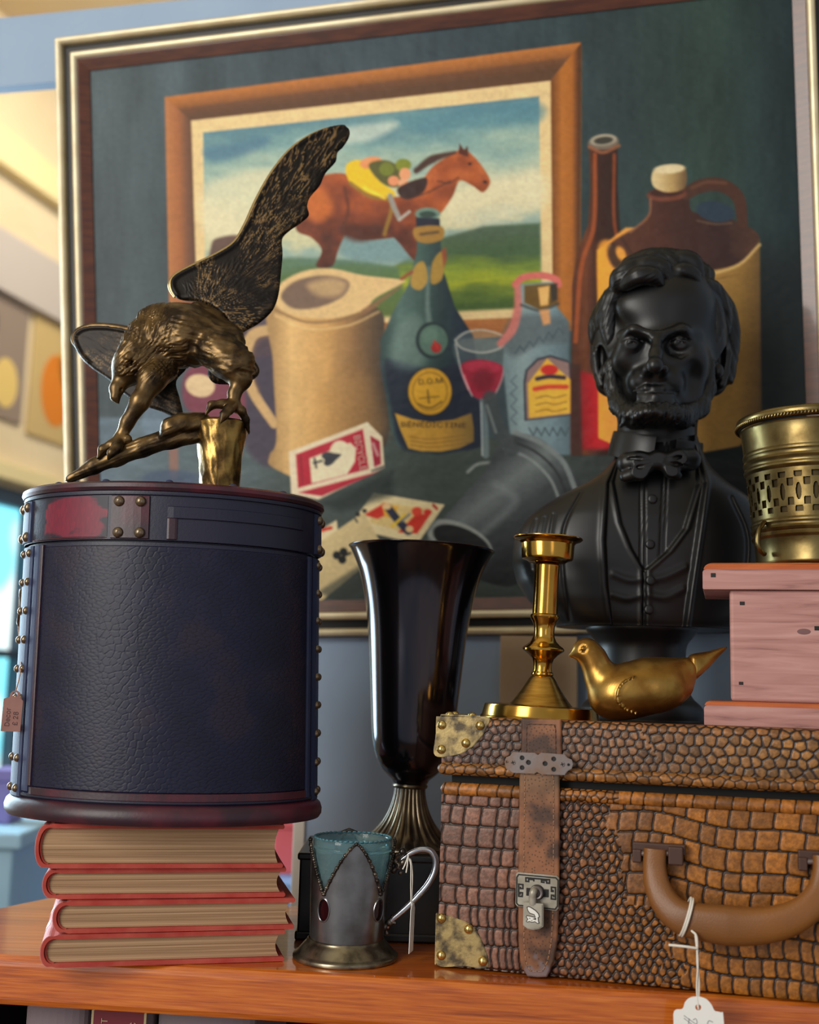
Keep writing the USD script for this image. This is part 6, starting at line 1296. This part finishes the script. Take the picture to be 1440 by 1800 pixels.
# legs: the far foot grips the low end of the branch, the near one the stump
c.path([ep(284, 650, -0.006), ep(268, 668, -0.018), ep(246, 706, -0.024)], [0.0140, 0.0112, 0.0080], 0.006)
c.path([ep(246, 706, -0.024), ep(224, 742, -0.022), ep(212, 770, -0.020)], [0.0088, 0.0060, 0.0055], 0.004)
c.path([ep(384, 616, -0.012), ep(412, 640, -0.016), ep(424, 668, -0.018)], [0.0190, 0.0165, 0.0092], 0.008)
c.path([ep(424, 668, -0.018), ep(412, 692, -0.020), ep(411, 712, -0.020)], [0.0082, 0.0056, 0.0056], 0.004)
def toe(P, r): c.path([ep(*p) for p in P], r, 0.0025)
toe([(411, 712, -0.020), (392, 710, -0.026), (372, 712, -0.030), (362, 728, -0.031)], [0.0052, 0.0042, 0.0036, 0.0013])
toe([(411, 714, -0.022), (402, 720, -0.034), (394, 730, -0.040), (388, 742, -0.042)], [0.0052, 0.0046, 0.0040, 0.0014])
toe([(412, 712, -0.018), (424, 722, -0.020), (432, 738, -0.016), (438, 762, -0.012)], [0.0050, 0.0042, 0.0034, 0.0012])
toe([(212, 770, -0.020), (196, 782, -0.028), (180, 790, -0.030), (172, 806, -0.030)], [0.0054, 0.0044, 0.0038, 0.0012])
toe([(212, 772, -0.020), (206, 786, -0.034), (196, 796, -0.038), (190, 808, -0.036)], [0.0052, 0.0042, 0.0036, 0.0012])
toe([(212, 770, -0.020), (224, 772, -0.024), (232, 782, -0.020)], [0.0050, 0.0038, 0.0012])
v, f = c.skin(2)
# plumage: overlapping feather strokes that sweep back from the neck
pq = proj(v); n_ = vnorm(v, f)
g = np.random.default_rng(12)
def strokes(P, ang, lw, ln, seed):
    """Height of shallow overlapping strokes, lw wide and ln long, that run along the angle (radians)."""
    a = np.stack([P[:, 0] * np.cos(ang) + P[:, 1] * np.sin(ang), -P[:, 0] * np.sin(ang) + P[:, 1] * np.cos(ang)], -1)
    q = np.stack([a[:, 0] / ln, a[:, 1] / lw, a[:, 0] * 0], -1)
    h = meshkit.noise(q, seed) * 0.6 + meshkit.noise(q * 1.9, seed + 3) * 0.4
    return 1 - np.abs(2 * h - 1) * 1.0
flow = 0.25 + 0.9 * np.clip((300 - pq[:, 0]) / 110, 0, 1) - 0.5 * np.clip((pq[:, 1] - 600) / 80, 0, 1) * (pq[:, 0] < 330)
m_ = sstep(196, 216, pq[:, 0]) * (1 - sstep(655, 678, pq[:, 1])) * (1 - sstep(1.0, 1.2, ((pq[:, 0] - 214) / 24) ** 2 + ((pq[:, 1] - 690) / 26) ** 2 < 1.0))
m_ = np.where((pq[:, 0] < 240) & (pq[:, 1] > 660), 0, m_)
v = v + n_ * (0.0030 * m_ * (strokes(pq, flow, 8.0, 34.0, 5) - 0.55))[:, None]
obj('body', (v, f), M_brz, eagle, smooth=True)
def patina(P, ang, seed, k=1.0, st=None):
    """Black patina plus the underside shade put into the colour, rubbed through to brown on the feather strokes; the back stays brown."""
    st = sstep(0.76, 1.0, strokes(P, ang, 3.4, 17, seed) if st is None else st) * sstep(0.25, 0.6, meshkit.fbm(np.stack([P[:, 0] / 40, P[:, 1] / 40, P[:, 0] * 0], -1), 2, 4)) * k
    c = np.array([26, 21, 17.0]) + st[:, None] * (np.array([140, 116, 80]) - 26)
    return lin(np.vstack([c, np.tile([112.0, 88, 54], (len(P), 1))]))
def fan(P, seed):
    """Strokes that radiate from the wing's root."""
    a, r = np.arctan2(P[:, 1] - 548, P[:, 0] - 352), np.hypot(P[:, 0] - 352, P[:, 1] - 548); out = 0
    for k, w in ((30, 1 - sstep(120, 170, r)), (62, sstep(120, 170, r))):
        q = np.stack([a * k, r / 19 + np.floor(a * k) * 0.37, a * 0], -1); h = meshkit.noise(q, seed + k) * 0.62 + meshkit.noise(q * 1.8, seed + 3) * 0.38
        out = out + w * (1 - np.abs(2 * h - 1))
    return out
main = [(412, 590), (396, 560), (372, 540), (345, 530), (322, 528), (308, 522), (301, 508), (302, 494), (314, 482), (345, 466), (382, 448), (412, 428), (432, 396), (452, 352), (478, 306), (508, 268), (540, 243), (572, 228), (600, 222), (613, 226), (614, 240), (603, 258), (593, 268), (590, 284), (572, 304), (562, 326), (545, 346), (540, 362), (543, 378), (528, 392), (508, 406), (496, 420), (497, 446), (494, 480), (490, 516), (480, 544), (458, 566), (434, 580)]
mainp = spline(main, 4, True)
rimd = lambda a, b: np.clip(-psdf(np.array(mainp), a, b), 0, 99)
LE = spline([(308, 522), (301, 508), (302, 494), (314, 482), (345, 466), (382, 448), (412, 428), (432, 396), (452, 352), (478, 306), (508, 268), (540, 243), (572, 228), (600, 222)], 6)
tLE = cKDTree(LE)
def wrelief(a, b, d):
    dl = tLE.query(np.stack([a, b], -1))[0]
    ang = np.interp(b, [240, 320, 420, 500, 580], [-0.85, -0.95, -0.75, -0.35, 0.15])
    st = fan(np.stack([a, b], -1), 21)
    tt = np.clip(d / 5, 0, 1)
    return 0.0024 * (1 - sstep(5, 11, dl)) + (0.0011 * (st - 0.4) + 0.0004) * tt * sstep(14, 30, dl) - 0.0010 * sstep(6, 40, dl)
v, f, P = pillow(mainp, 1.5, lambda a, b: at(a, b, EY + 0.020 + (590 - b) / 360 * 0.030 + 0.010 * ((a - 300 - (590 - b) * 0.7) / 120) ** 2 * 0.3), lambda d, a, b: 0.0030 * np.sqrt(np.clip(d / 7, 0, 1) * (2 - np.clip(d / 7, 0, 1))), wrelief)
obj('wing', (v, f), M_brzd, eagle, smooth=True, color=patina(P, 0, 21, 1.0, fan(P, 21)), label='raised wing, its hollow underside darkened in the colour for shade, with fine feather strokes')
obj('wing_edge', tube([at(x, y, EY + 0.020 + (590 - y) / 360 * 0.030 - 0.0005) for x, y in LE], np.interp(np.linspace(0, 1, len(LE)), [0, 0.1, 0.8, 1], [0.0016, 0.0030, 0.0026, 0.0014]), 10), M_rim, eagle, smooth=60, label='rounded leading edge of the raised wing, its catch of light put in the colour')
farw = spline([(300, 600), (214, 577), (172, 573), (146, 577), (132, 588), (130, 600), (140, 624), (160, 646), (192, 668), (215, 690), (245, 710), (285, 724), (312, 736), (322, 730), (316, 700), (310, 670), (330, 640)], 5, True)
def frelief(a, b, d):
    return 0.0022 * (1 - sstep(4, 10, d)) * (b < 640) + 0.0008 * (strokes(np.stack([a, b], -1), 0.5 + 0 * a, 4, 30, 33) - 0.4) * sstep(10, 20, d)
v, f, P = pillow(farw, 2.2, lambda a, b: at(a, b, EY + 0.034 + (280 - a) / 150 * 0.012), lambda d, a, b: 0.0034 * np.sqrt(np.clip(d / 8, 0, 1) * (2 - np.clip(d / 8, 0, 1))), frelief)
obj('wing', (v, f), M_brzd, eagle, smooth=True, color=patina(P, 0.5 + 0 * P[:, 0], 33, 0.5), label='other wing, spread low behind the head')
FE = spline([(136, 612), (130, 598), (134, 586), (148, 577), (174, 573), (214, 577), (244, 585)], 6)
obj('wing_edge', tube([at(x, y, EY + 0.034 + (280 - x) / 150 * 0.012 - 0.001) for x, y in FE], np.interp(np.linspace(0, 1, len(FE)), [0, 0.2, 1], [0.0014, 0.0032, 0.0034]), 10), M_brz, eagle, smooth=60)
tailp = spline([(392, 618), (426, 612), (444, 628), (456, 648), (452, 662), (434, 672), (400, 676), (374, 672), (366, 650)], 5, True)
v, f, P = pillow(tailp, 2.2, lambda a, b: at(a, b, EY + 0.020 + (a - 366) / 90 * 0.016), lambda d, a, b: 0.0050 * np.sqrt(np.clip(d / 12, 0, 1) * (2 - np.clip(d / 12, 0, 1))), lambda a, b, d: 0.0009 * (strokes(np.stack([a, b], -1), 0.6 + 0 * a, 5, 40, 43) - 0.5) * np.clip(d / 6, 0, 1))
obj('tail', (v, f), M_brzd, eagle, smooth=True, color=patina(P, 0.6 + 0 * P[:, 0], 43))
# branch and stump
zt_ = 0.4003
c = Clay((-0.32, EY - 0.05, 0.396), (-0.15, EY + 0.03, 0.475), 0.0014)
def gz(p): p = np.array(p); p[2] = max(p[2], zt_ + 0.003); return p
c.path([gz(ep(122, 842, -0.022)), gz(ep(165, 820, -0.022)), ep(205, 803, -0.021), ep(250, 786, -0.020), ep(300, 770, -0.018), ep(350, 756, -0.014)], [0.0034, 0.0066, 0.0078, 0.0082, 0.0092, 0.0110], 0.004)
c.path([ep(352, 748, -0.014), ep(320, 748, -0.022), ep(300, 752, -0.026), ep(286, 768, -0.028)], [0.0120, 0.0105, 0.0085, 0.0024], 0.003)
c.path([ep(348, 762, -0.024), ep(318, 764, -0.028), ep(296, 772, -0.028)], [0.0040, 0.0032, 0.0012], 0.002, 'sub')
c.path([ep(200, 812, -0.030), ep(260, 792, -0.030), ep(330, 776, -0.026)], 0.0018, 0.002, 'sub')
v, f = c.skin(3); pq = proj(v); v = v + vnorm(v, f) * (0.0011 * (strokes(pq, -0.38 + 0 * pq[:, 0], 5, 50, 51) - 0.5))[:, None]
v[:, 2] = np.maximum(v[:, 2], zt_)
obj('branch', (v, f), M_brz, eagle, smooth=True)
s0, s1 = ep(385, 856, -0.008), ep(390, 742, -0.008); s0[2] = zt_
sp_ = [(1, 0), (32, 0), (33.5, 0.02), (35, 0.2), (38, 0.5), (42, 0.78), (45, 0.93), (45, 0.965), (43, 0.99), (40, 1.0), (34, 0.985), (1, 0.975)]
v, f = lathe([(r * eu, h) for r, h in spline(sp_, 5)], s0, s1, 80)
k = meshkit.fbm(v * np.array([170, 170, 60]), 3, 8) - 0.5
ctr = (s0 + s1) / 2; rad = v - ctr; rad[:, 2] = 0; rad /= np.maximum(np.linalg.norm(rad, axis=1, keepdims=True), 1e-6)
v = v + rad * (0.0030 * k)[:, None]
obj('stump', (v, f), M_stump, eagle, smooth=40, label='hammered golden stump end of the branch')

# ------------------------------------------------------------------ black bust of a bearded man
M_bust = mat('black_satin_resin', (9, 9, 10), 0.40, spec=0.5, bump=0.04, bscale=300, bdist=0.0003)
BY = 1.150
bq = lambda x, y, d=0.0: at(x, y, BY + d)
bm = 0.000597
bust = thing('bust', 'black bust of a bearded man in a bow tie, coat and waistcoat', 'bust', (bq(1130, 1150)[0], BY, float(lid_z(bq(1130, 1170))) + 0.0008))
c = Clay((0.168, BY - 0.100, 0.475), (0.358, BY + 0.085, 0.690), 0.0013)
B = lambda x, y, d, r, k=0.006, op='add', rot=None: c.ball(bq(x, y, d), r, k, op, rot)
W_ = lambda P, r, k=0.004, op='add': c.path([bq(*p) for p in P], r, k, op)
B(1164, 560, 0.010, (0.0590, 0.0690, 0.0640)); W_([(1084, 540, -0.012), (1080, 610, -0.010)], 0.0190, 0.012); W_([(1242, 540, -0.012), (1246, 610, -0.010)], 0.0180, 0.012)
B(1160, 640, -0.010, (0.0520, 0.0540, 0.0600), 0.014)
B(1157, 705, -0.012, (0.0450, 0.0480, 0.0290), 0.012)
W_([(1158, 720, 0.014), (1150, 820, 0.018)], [0.0400, 0.0430], 0.012)
B(1160, 540, -0.038, (0.0440, 0.0200, 0.0240), 0.014)                       # forehead
W_([(1094, 590, -0.045), (1115, 584, -0.0605), (1143, 590, -0.0660)], [0.0060, 0.0070, 0.0060], 0.006)     # brow
W_([(1168, 590, -0.0660), (1198, 584, -0.0605), (1222, 590, -0.045)], [0.0060, 0.0070, 0.0060], 0.006)
B(1110, 606, -0.0670, (0.0165, 0.0155, 0.0120), 0.006, 'sub'); B(1197, 606, -0.0670, (0.0165, 0.0155, 0.0120), 0.006, 'sub')
W_([(1149, 575, -0.0665), (1151, 583, -0.068)], 0.0014, 0.003, 'sub'); W_([(1161, 575, -0.0665), (1161, 583, -0.068)], 0.0014, 0.003, 'sub')
for ex_ in (1110, 1196):
    B(ex_, 603, -0.0490, (0.0128, 0.0128, 0.0112), 0.004)
    W_([(ex_ - 18, 599, -0.0560), (ex_ - 2, 591, -0.0625), (ex_ + 17, 599, -0.0580)], [0.0010, 0.0016, 0.0010], 0.002, 'sub')
    B(ex_, 605, -0.0640, (0.0094, 0.0058, 0.0044), 0.0012, 'sub')
    B(ex_, 604, -0.0488, (0.0110, 0.0112, 0.0110), 0.0004)
    W_([(ex_ - 2 + 6.5 * math.cos(q), 605 + 6.5 * math.sin(q), -0.0598) for q in np.linspace(0, 6.283, 12)], 0.0007, 0.0006, 'sub')
    B(ex_ - 2, 605, -0.0602, 0.0017, 0.0005, 'sub')
    W_([(ex_ - 17, 622, -0.0550), (ex_, 628, -0.0590), (ex_ + 15, 622, -0.0580)], [0.0008, 0.0012, 0.0008], 0.003, 'sub')
B(1101, 634, -0.0400, (0.0140, 0.0125, 0.0120), 0.014); B(1211, 636, -0.0400, (0.0140, 0.0125, 0.0120), 0.014)      # cheekbones
W_([(1155, 590, -0.0650), (1153, 622, -0.0770), (1151, 643, -0.0860)], [0.0052, 0.0060, 0.0072], 0.005)   # nose
B(1151, 643, -0.0880, 0.0074, 0.004); B(1139, 650, -0.0760, (0.0056, 0.0080, 0.0052), 0.004); B(1165, 650, -0.0760, (0.0056, 0.0080, 0.0052), 0.004)
B(1144, 656, -0.0830, (0.0034, 0.0050, 0.0024), 0.0015, 'sub'); B(1160, 656, -0.0830, (0.0034, 0.0050, 0.0024), 0.0015, 'sub')
W_([(1132, 645, -0.0720), (1120, 660, -0.0660), (1110, 678, -0.0580)], [0.0012, 0.0022, 0.0014], 0.004, 'sub'); W_([(1172, 645, -0.0720), (1187, 660, -0.0660), (1199, 678, -0.0580)], [0.0012, 0.0022, 0.0014], 0.004, 'sub')
B(1086, 668, -0.0600, (0.0110, 0.0130, 0.0170), 0.014, 'sub'); B(1224, 670, -0.0600, (0.0110, 0.0130, 0.0170), 0.014, 'sub')          # hollow cheeks
B(1153, 672, -0.0540, (0.0260, 0.0165, 0.0150), 0.010); W_([(1151, 660, -0.0800), (1151, 676, -0.0775)], 0.0016, 0.003, 'sub')
W_([(1114, 688, -0.0590), (1136, 683, -0.0672), (1151, 684, -0.0690), (1166, 683, -0.0672), (1188, 689, -0.0590)], [0.0014, 0.0032, 0.0030, 0.0032, 0.0014], 0.003)
W_([(1124, 695, -0.0630), (1152, 698, -0.0708), (1180, 695, -0.0630)], [0.0024, 0.0050, 0.0024], 0.003)
W_([(1112, 689, -0.0610), (1136, 689.5, -0.0715), (1152, 690, -0.0738), (1168, 689.5, -0.0715), (1191, 690, -0.0610)], 0.0011, 0.0014, 'sub')
W_([(1134, 707, -0.0680), (1172, 707, -0.0680)], 0.0026, 0.005, 'sub')
B(1153, 724, -0.0560, (0.0250, 0.0180, 0.0160), 0.008)
W_([(1072, 585, 0.006), (1072, 672, 0.010)], [0.0190, 0.0150], 0.012); W_([(1250, 585, 0.006), (1252, 672, 0.010)], [0.0180, 0.0150], 0.012)
for sx, d_, l_ in ((1059, 0.000, -1), (1268, 0.002, 1)):                # ears
    B(sx, 634, d_, (0.0085, 0.0150, 0.0260), 0.004, rot=[[0.92, -0.38 * l_, 0], [0.38 * l_, 0.92, 0], [0, 0, 1]])
    B(sx + l_ * 1, 630, d_ - 0.0140, (0.0050, 0.0090, 0.0150), 0.003, 'sub'); B(sx - l_ * 6, 652, d_ - 0.0140, (0.0060, 0.0060, 0.0080), 0.003)
    W_([(sx + l_ * 9, 600, d_ - 0.004), (sx + l_ * 13, 622, d_ - 0.008), (sx + l_ * 9, 655, d_ - 0.006), (sx, 676, d_ - 0.006)], [0.0034, 0.0034, 0.0034, 0.0044], 0.002)
obj('head', c.skin(4), M_bust, bust, smooth=True)
# hair: swept locks
c = Clay((0.168, BY - 0.085, 0.556), (0.358, BY + 0.100, 0.712), 0.0014)
B(1166, 554, 0.022, (0.0630, 0.0640, 0.0560))
L2 = [([(1086, 512, -0.034), (1092, 490, -0.044), (1112, 474, -0.046), (1140, 462, -0.038)], [0.0080, 0.0104, 0.0110, 0.0080]),
      ([(1100, 500, -0.048), (1122, 486, -0.058), (1148, 486, -0.059), (1164, 502, -0.055)], [0.0070, 0.0088, 0.0086, 0.0036]),
      ([(1108, 482, -0.046), (1136, 468, -0.050), (1164, 474, -0.050), (1178, 500, -0.050)], [0.0080, 0.0100, 0.0096, 0.0040]),
      ([(1130, 466, -0.036), (1150, 455, -0.034), (1176, 462, -0.036), (1192, 488, -0.042)], [0.0080, 0.0096, 0.0098, 0.0050]),
      ([(1174, 466, -0.032), (1196, 458, -0.034), (1216, 464, -0.034), (1226, 490, -0.034)], [0.0078, 0.0098, 0.0106, 0.0070]),
      ([(1178, 486, -0.048), (1200, 478, -0.048), (1216, 486, -0.044), (1224, 506, -0.040)], [0.0060, 0.0088, 0.0088, 0.0050]),
      ([(1210, 470, -0.022), (1230, 480, -0.022), (1238, 504, -0.026)], [0.0080, 0.0100, 0.0080]),
      ([(1110, 470, 0.0), (1150, 458, -0.006), (1200, 464, -0.004), (1236, 486, 0.0)], [0.0120, 0.0130, 0.0130, 0.0120]),
      ([(1084, 512, -0.034), (1066, 528, -0.028), (1056, 552, -0.020), (1050, 578, -0.010)], [0.0080, 0.0110, 0.0110, 0.0080]),
      ([(1070, 528, -0.030), (1062, 550, -0.027), (1060, 576, -0.024), (1064, 604, -0.024)], [0.0060, 0.0080, 0.0080, 0.0050]),
      ([(1058, 540, -0.008), (1046, 566, -0.004), (1044, 596, 0.002)], [0.0120, 0.0120, 0.0100]),
      ([(1236, 504, -0.030), (1256, 514, -0.020), (1272, 542, -0.012), (1276, 578, -0.004)], [0.0090, 0.0115, 0.0120, 0.0090]),
      ([(1252, 522, -0.030), (1261, 548, -0.027), (1264, 576, -0.024), (1260, 604, -0.024)], [0.0060, 0.0080, 0.0080, 0.0050]),
      ([(1270, 530, 0.0), (1284, 566, 0.004), (1284, 610, 0.012), (1276, 660, 0.020), (1262, 690, 0.026)], [0.0120, 0.0120, 0.0120, 0.0120, 0.0110]),
      ([(1050, 580, 0.012), (1050, 640, 0.022), (1066, 690, 0.030)], [0.0120, 0.0120, 0.0110])]
for P, r in L2: c.path(spline([bq(p[0] + (10 if p[0] < 1075 else -6 if p[0] > 1244 else 0), *p[1:]) for p in P], 5), np.interp(np.linspace(0, 1, (len(P) - 1) * 5 + 1), np.linspace(0, 1, len(r)), r), 0.0020)
v, f = c.skin(2); pq = proj(v); n_ = vnorm(v, f)
amp = np.where((pq[:, 0] < 1080) | (pq[:, 0] > 1244), 0.0019, 0.0011)
ang = np.where(pq[:, 0] < 1080, 1.9, np.where(pq[:, 0] > 1244, 1.25, np.where(pq[:, 0] < 1160, -0.45, 0.75)))
v = v + n_ * (amp * (strokes(pq, ang, 7, 60, 61) - 0.5))[:, None]
obj('hair', (v, f), M_bust, bust, smooth=True, label='swept wavy hair')
# beard under the chin and along the jaw, no moustache
c = Clay((0.175, BY - 0.100, 0.478), (0.350, BY + 0.02, 0.600), 0.0013)
W_([(1074, 640, -0.026), (1078, 680, -0.024), (1090, 712, -0.032), (1114, 732, -0.050)], [0.0060, 0.0080, 0.0100, 0.0120], 0.006)
W_([(1246, 640, -0.024), (1243, 684, -0.024), (1228, 716, -0.032), (1198, 734, -0.050)], [0.0060, 0.0080, 0.0100, 0.0120], 0.006)
B(1152, 730, -0.0570, (0.0330, 0.0210, 0.0125), 0.008)
g = np.random.default_rng(17)
for k in range(34):
    x = 1094 + 120 * (k + 0.5) / 34 + g.uniform(-3, 3); t = (x - 1154) / 60; y0 = 712 + 6 * abs(t) + g.uniform(-4, 6); d_ = -0.073 + 0.024 * t * t
    W_([(x, y0, d_), (x + g.uniform(-5, 5) + 2 * t, y0 + 12, d_ - 0.004), (x + g.uniform(-8, 8) + 6 * t, y0 + 26, d_ + 0.004)], [0.0030, 0.0036, 0.0016], 0.0016)
v, f = c.skin(1); pq = proj(v)
v = v + vnorm(v, f) * (0.0014 * (strokes(pq, 1.45 + 0.006 * (1154 - pq[:, 0]), 5, 26, 71) - 0.5))[:, None]
obj('beard', (v, f), M_bust, bust, smooth=True, label='full chin beard')
# collar and bow tie
cA, cB = bq(1150, 812, 0.016), bq(1157, 768, 0.010)
th = np.linspace(0.22, 2 * math.pi - 0.22, 90); x_, y_, z_ = frame(cB - cA); Lc = np.linalg.norm(cB - cA)
cv = np.array([[cA + (r * np.sin(t) * x_ - r * np.cos(t) * y_) + z_ * h * Lc for t in th] for r, h in [(0.0490, 0), (0.0478, 0.5), (0.0466, 0.92), (0.0460, 1.0), (0.0448, 1.0), (0.0442, 0.9), (0.0455, 0)]])
obj('collar', (cv.reshape(-1, 3), grid_faces(7, 90)), M_bust, bust, smooth=40)
c = Clay(bq(1090, 850, 0) - 0.02 - np.array([0, 0.04, 0]), bq(1235, 780, 0) + 0.02, 0.0012)
B(1156, 808, -0.052, (0.0095, 0.0080, 0.0100), 0.002)
W_([(1150, 808, -0.052), (1124, 812, -0.050), (1104, 814, -0.044)], [0.0065, 0.0105, 0.0110], 0.004); W_([(1164, 808, -0.052), (1190, 808, -0.050), (1212, 808, -0.044)], [0.0065, 0.0105, 0.0115], 0.004)
W_([(1148, 816, -0.052), (1124, 830, -0.054), (1100, 838, -0.048)], [0.0055, 0.0080, 0.0060], 0.003); W_([(1164, 816, -0.052), (1180, 828, -0.054), (1190, 836, -0.052)], [0.0055, 0.0070, 0.0050], 0.003)
for P in ([(1146, 806, -0.060), (1126, 806, -0.060), (1106, 806, -0.054)], [(1146, 814, -0.060), (1128, 820, -0.060), (1110, 824, -0.054)], [(1168, 806, -0.060), (1190, 804, -0.060), (1206, 802, -0.054)], [(1168, 812, -0.060), (1188, 816, -0.059), (1206, 816, -0.054)], [(1153, 800, -0.061), (1154, 816, -0.061)], [(1160, 800, -0.061), (1160, 816, -0.061)]):
    W_(P, [0.0012, 0.0022, 0.0012][:len(P)], 0.002, 'sub')
obj('bow_tie', c.skin(2), M_bust, bust, smooth=True)
# coat, waistcoat and shirt in one carved torso
ys = np.array([776, 790, 806, 822, 840, 858, 874, 890, 905, 920, 936, 952, 975, 1000, 1030, 1060, 1085, 1100, 1106])
xl = np.array([1098, 1090, 1082, 1070, 1050, 1024, 990, 962, 940, 924, 913, 906, 902, 902, 910, 930, 956, 975, 985])
xr = np.array([1218, 1224, 1230, 1238, 1254, 1278, 1304, 1322, 1334, 1342, 1347, 1350, 1352, 1352, 1346, 1330, 1308, 1290, 1282])
hd = np.array([.040, .043, .046, .050, .054, .058, .061, .063, .065, .067, .068, .069, .069, .069, .068, .067, .065, .063, .060])
nr, na = 300, 620
yy = np.linspace(776, 1106, nr); XL, XR, HD = (np.interp(yy, ys, q) for q in (xl, xr, hd)); 
from scipy.ndimage import gaussian_filter1d
XL, XR, HD = (gaussian_filter1d(q, 4) for q in (XL, XR, HD))
YC = 1.168
th = np.linspace(0, 2 * math.pi, na, endpoint=False)
A_, Bp = at(XL, yy, YC), at(XR, yy, YC); mid = (A_ + Bp) / 2; hw = np.linalg.norm(Bp - A_, axis=1) / 2
ex_ = 0.86
sx, sy = np.sign(np.sin(th)) * np.abs(np.sin(th)) ** 0.92, np.sign(np.cos(th)) * np.abs(np.cos(th)) ** 0.80
V = mid[:, None, :] + hw[:, None, None] * sx[None, :, None] * np.array([1, 0, 0]) - HD[:, None, None] * sy[None, :, None] * np.array([0, 1, 0])
# the shoulders sit back, the chest comes forward
U, Vp = np.moveaxis(proj(V), -1, 0)
front = sstep(0.0, 0.35, np.cos(th))[None, :] * np.ones((nr, 1))
def curve(P): P = np.array(P, float); return lambda q: np.interp(q, P[:, 0], P[:, 1])
cl, cr_ = curve([(776, 1096), (800, 1086), (850, 1068), (950, 1062), (1030, 1066), (1106, 1076)]), curve([(776, 1216), (800, 1226), (850, 1236), (950, 1222), (1030, 1210), (1106, 1200)])
vl, vr = curve([(776, 1096), (848, 1078), (920, 1092), (965, 1110), (1000, 1130), (1003, 1131), (1106, 1131)]), curve([(776, 1222), (852, 1226), (930, 1202), (970, 1172), (1003, 1134), (1106, 1133)])
coat = 1 - sstep(cl(Vp) - 3, cl(Vp) + 3, U) * (1 - sstep(cr_(Vp) - 3, cr_(Vp) + 3, U))
vest = (1 - sstep(vl(Vp) - 3, vl(Vp) + 3, U) * (1 - sstep(vr(Vp) - 3, vr(Vp) + 3, U)))
rel = 0.0075 * coat + 0.0030 * vest * (1 - coat)
edge = np.exp(-((U - cl(Vp) + 7) / 5.0) ** 2) + np.exp(-((U - cr_(Vp) - 6) / 4.0) ** 2); rel += 0.0018 * edge
vedge = np.exp(-((U - vl(Vp) + 6) / 4.0) ** 2) + np.exp(-((U - vr(Vp) - 6) / 4.0) ** 2); rel += 0.0012 * vedge * (1 - coat)
inV = (1 - vest) * (1 - coat) * (Vp < 1000)
for x0, x1, w in ((1126, 1127, 1.6), (1135, 1134, 1.4), (1166, 1160, 1.6), (1173, 1166, 1.4)):
    xx = x0 + (x1 - x0) * (Vp - 850) / 150; rel -= 0.0016 * np.exp(-((U - xx) / w) ** 2) * inV
rel -= 0.0022 * np.exp(-((U - 1130) / 1.6) ** 2) * (Vp > 1004) * (1 - coat)
# buttonhole slits, lapel line, sleeve folds, strain folds of the waistcoat
def seg(P, w, amt):
    global rel
    P = np.array(P, float); d = np.full(U.shape, 1e9)
    for a, b in zip(P[:-1], P[1:]):
        e = b - a; t = np.clip(((U - a[0]) * e[0] + (Vp - a[1]) * e[1]) / (e @ e), 0, 1); d = np.minimum(d, np.hypot(U - a[0] - t * e[0], Vp - a[1] - t * e[1]))
    rel = rel + amt * np.exp(-(d / w) ** 2)
seg([(989, 857), (1012, 848)], 2.4, -0.0040)
seg(spline([(1020, 868), (990, 930), (988, 1010), (1000, 1090)], 6), 3, -0.0020); seg(spline([(1282, 876), (1310, 950), (1300, 1060)], 6), 3, -0.0020)
for x in (940, 955, 972): seg(spline([(x, 910 + (960 - x) * 0.3), (x - 6, 950), (x - 2, 1000)], 5), 4, -0.0016)
for P in ([(1078, 1010), (1105, 1020), (1128, 1018)], [(1076, 1045), (1100, 1052), (1126, 1046)], [(1140, 1046), (1170, 1050), (1200, 1036)], [(1140, 1020), (1170, 1014), (1204, 998)]): seg(spline(P, 5), 7, 0.0016)
V = V + np.array([0, -1.0, 0]) * (rel * front)[..., None]
v = V.reshape(-1, 3); f = grid_faces(nr, na, True); k0 = len(v)
v = np.vstack([v, V[0].mean(0)[None], V[-1].mean(0)[None]]); i = np.arange(na)
f = np.vstack([f, np.stack([np.full(na, k0), (i + 1) % na, i], -1), np.stack([np.full(na, k0 + 1), (nr - 1) * na + i, (nr - 1) * na + (i + 1) % na], -1)])
obj('torso', (v, f), M_bust, bust, smooth=True)
tor = cKDTree(np.stack([U.ravel(), Vp.ravel()], -1)[(front > 0.9).ravel()]); Vf = V.reshape(-1, 3)[(front > 0.9).ravel()]
for x, y in ((1147, 877), (1143, 957), (1141, 1022), (1140, 1072)):
    p = Vf[tor.query([x, y])[1]]
    obj('button', place(lathe([(0.0001, 0.0028), (0.0026, 0.0026), (0.0036, 0.0024), (0.0044, 0.0018), (0.0048, 0.0), (0.0044, -0.002)], (0, 0, 0), None, 22), p + np.array([0, -0.0004, 0]), (1, 0, 0), (0, 0, 1), (0, -1, 0)), M_bust, bust, smooth=40)
zl_ = float(lid_z(bq(1130, 1170))) + 0.0034
q0, q1 = bq(1128, 1170, 0.012), bq(1130, 1104, 0.012); q0[2] = zl_; hq_ = q1[2] - zl_
obj('socle', lathe(spline([(0.001, 0), (0.060, 0), (0.0615, 0.004), (0.0615, 0.012), (0.058, 0.018), (0.050, 0.026), (0.045, 0.040), (0.044, hq_ - 0.022), (0.050, hq_ - 0.010), (0.056, hq_ - 0.002), (0.05, hq_ + 0.004), (0.001, hq_ + 0.004)], 4), q0, None, 90), M_bust, bust, smooth=40)
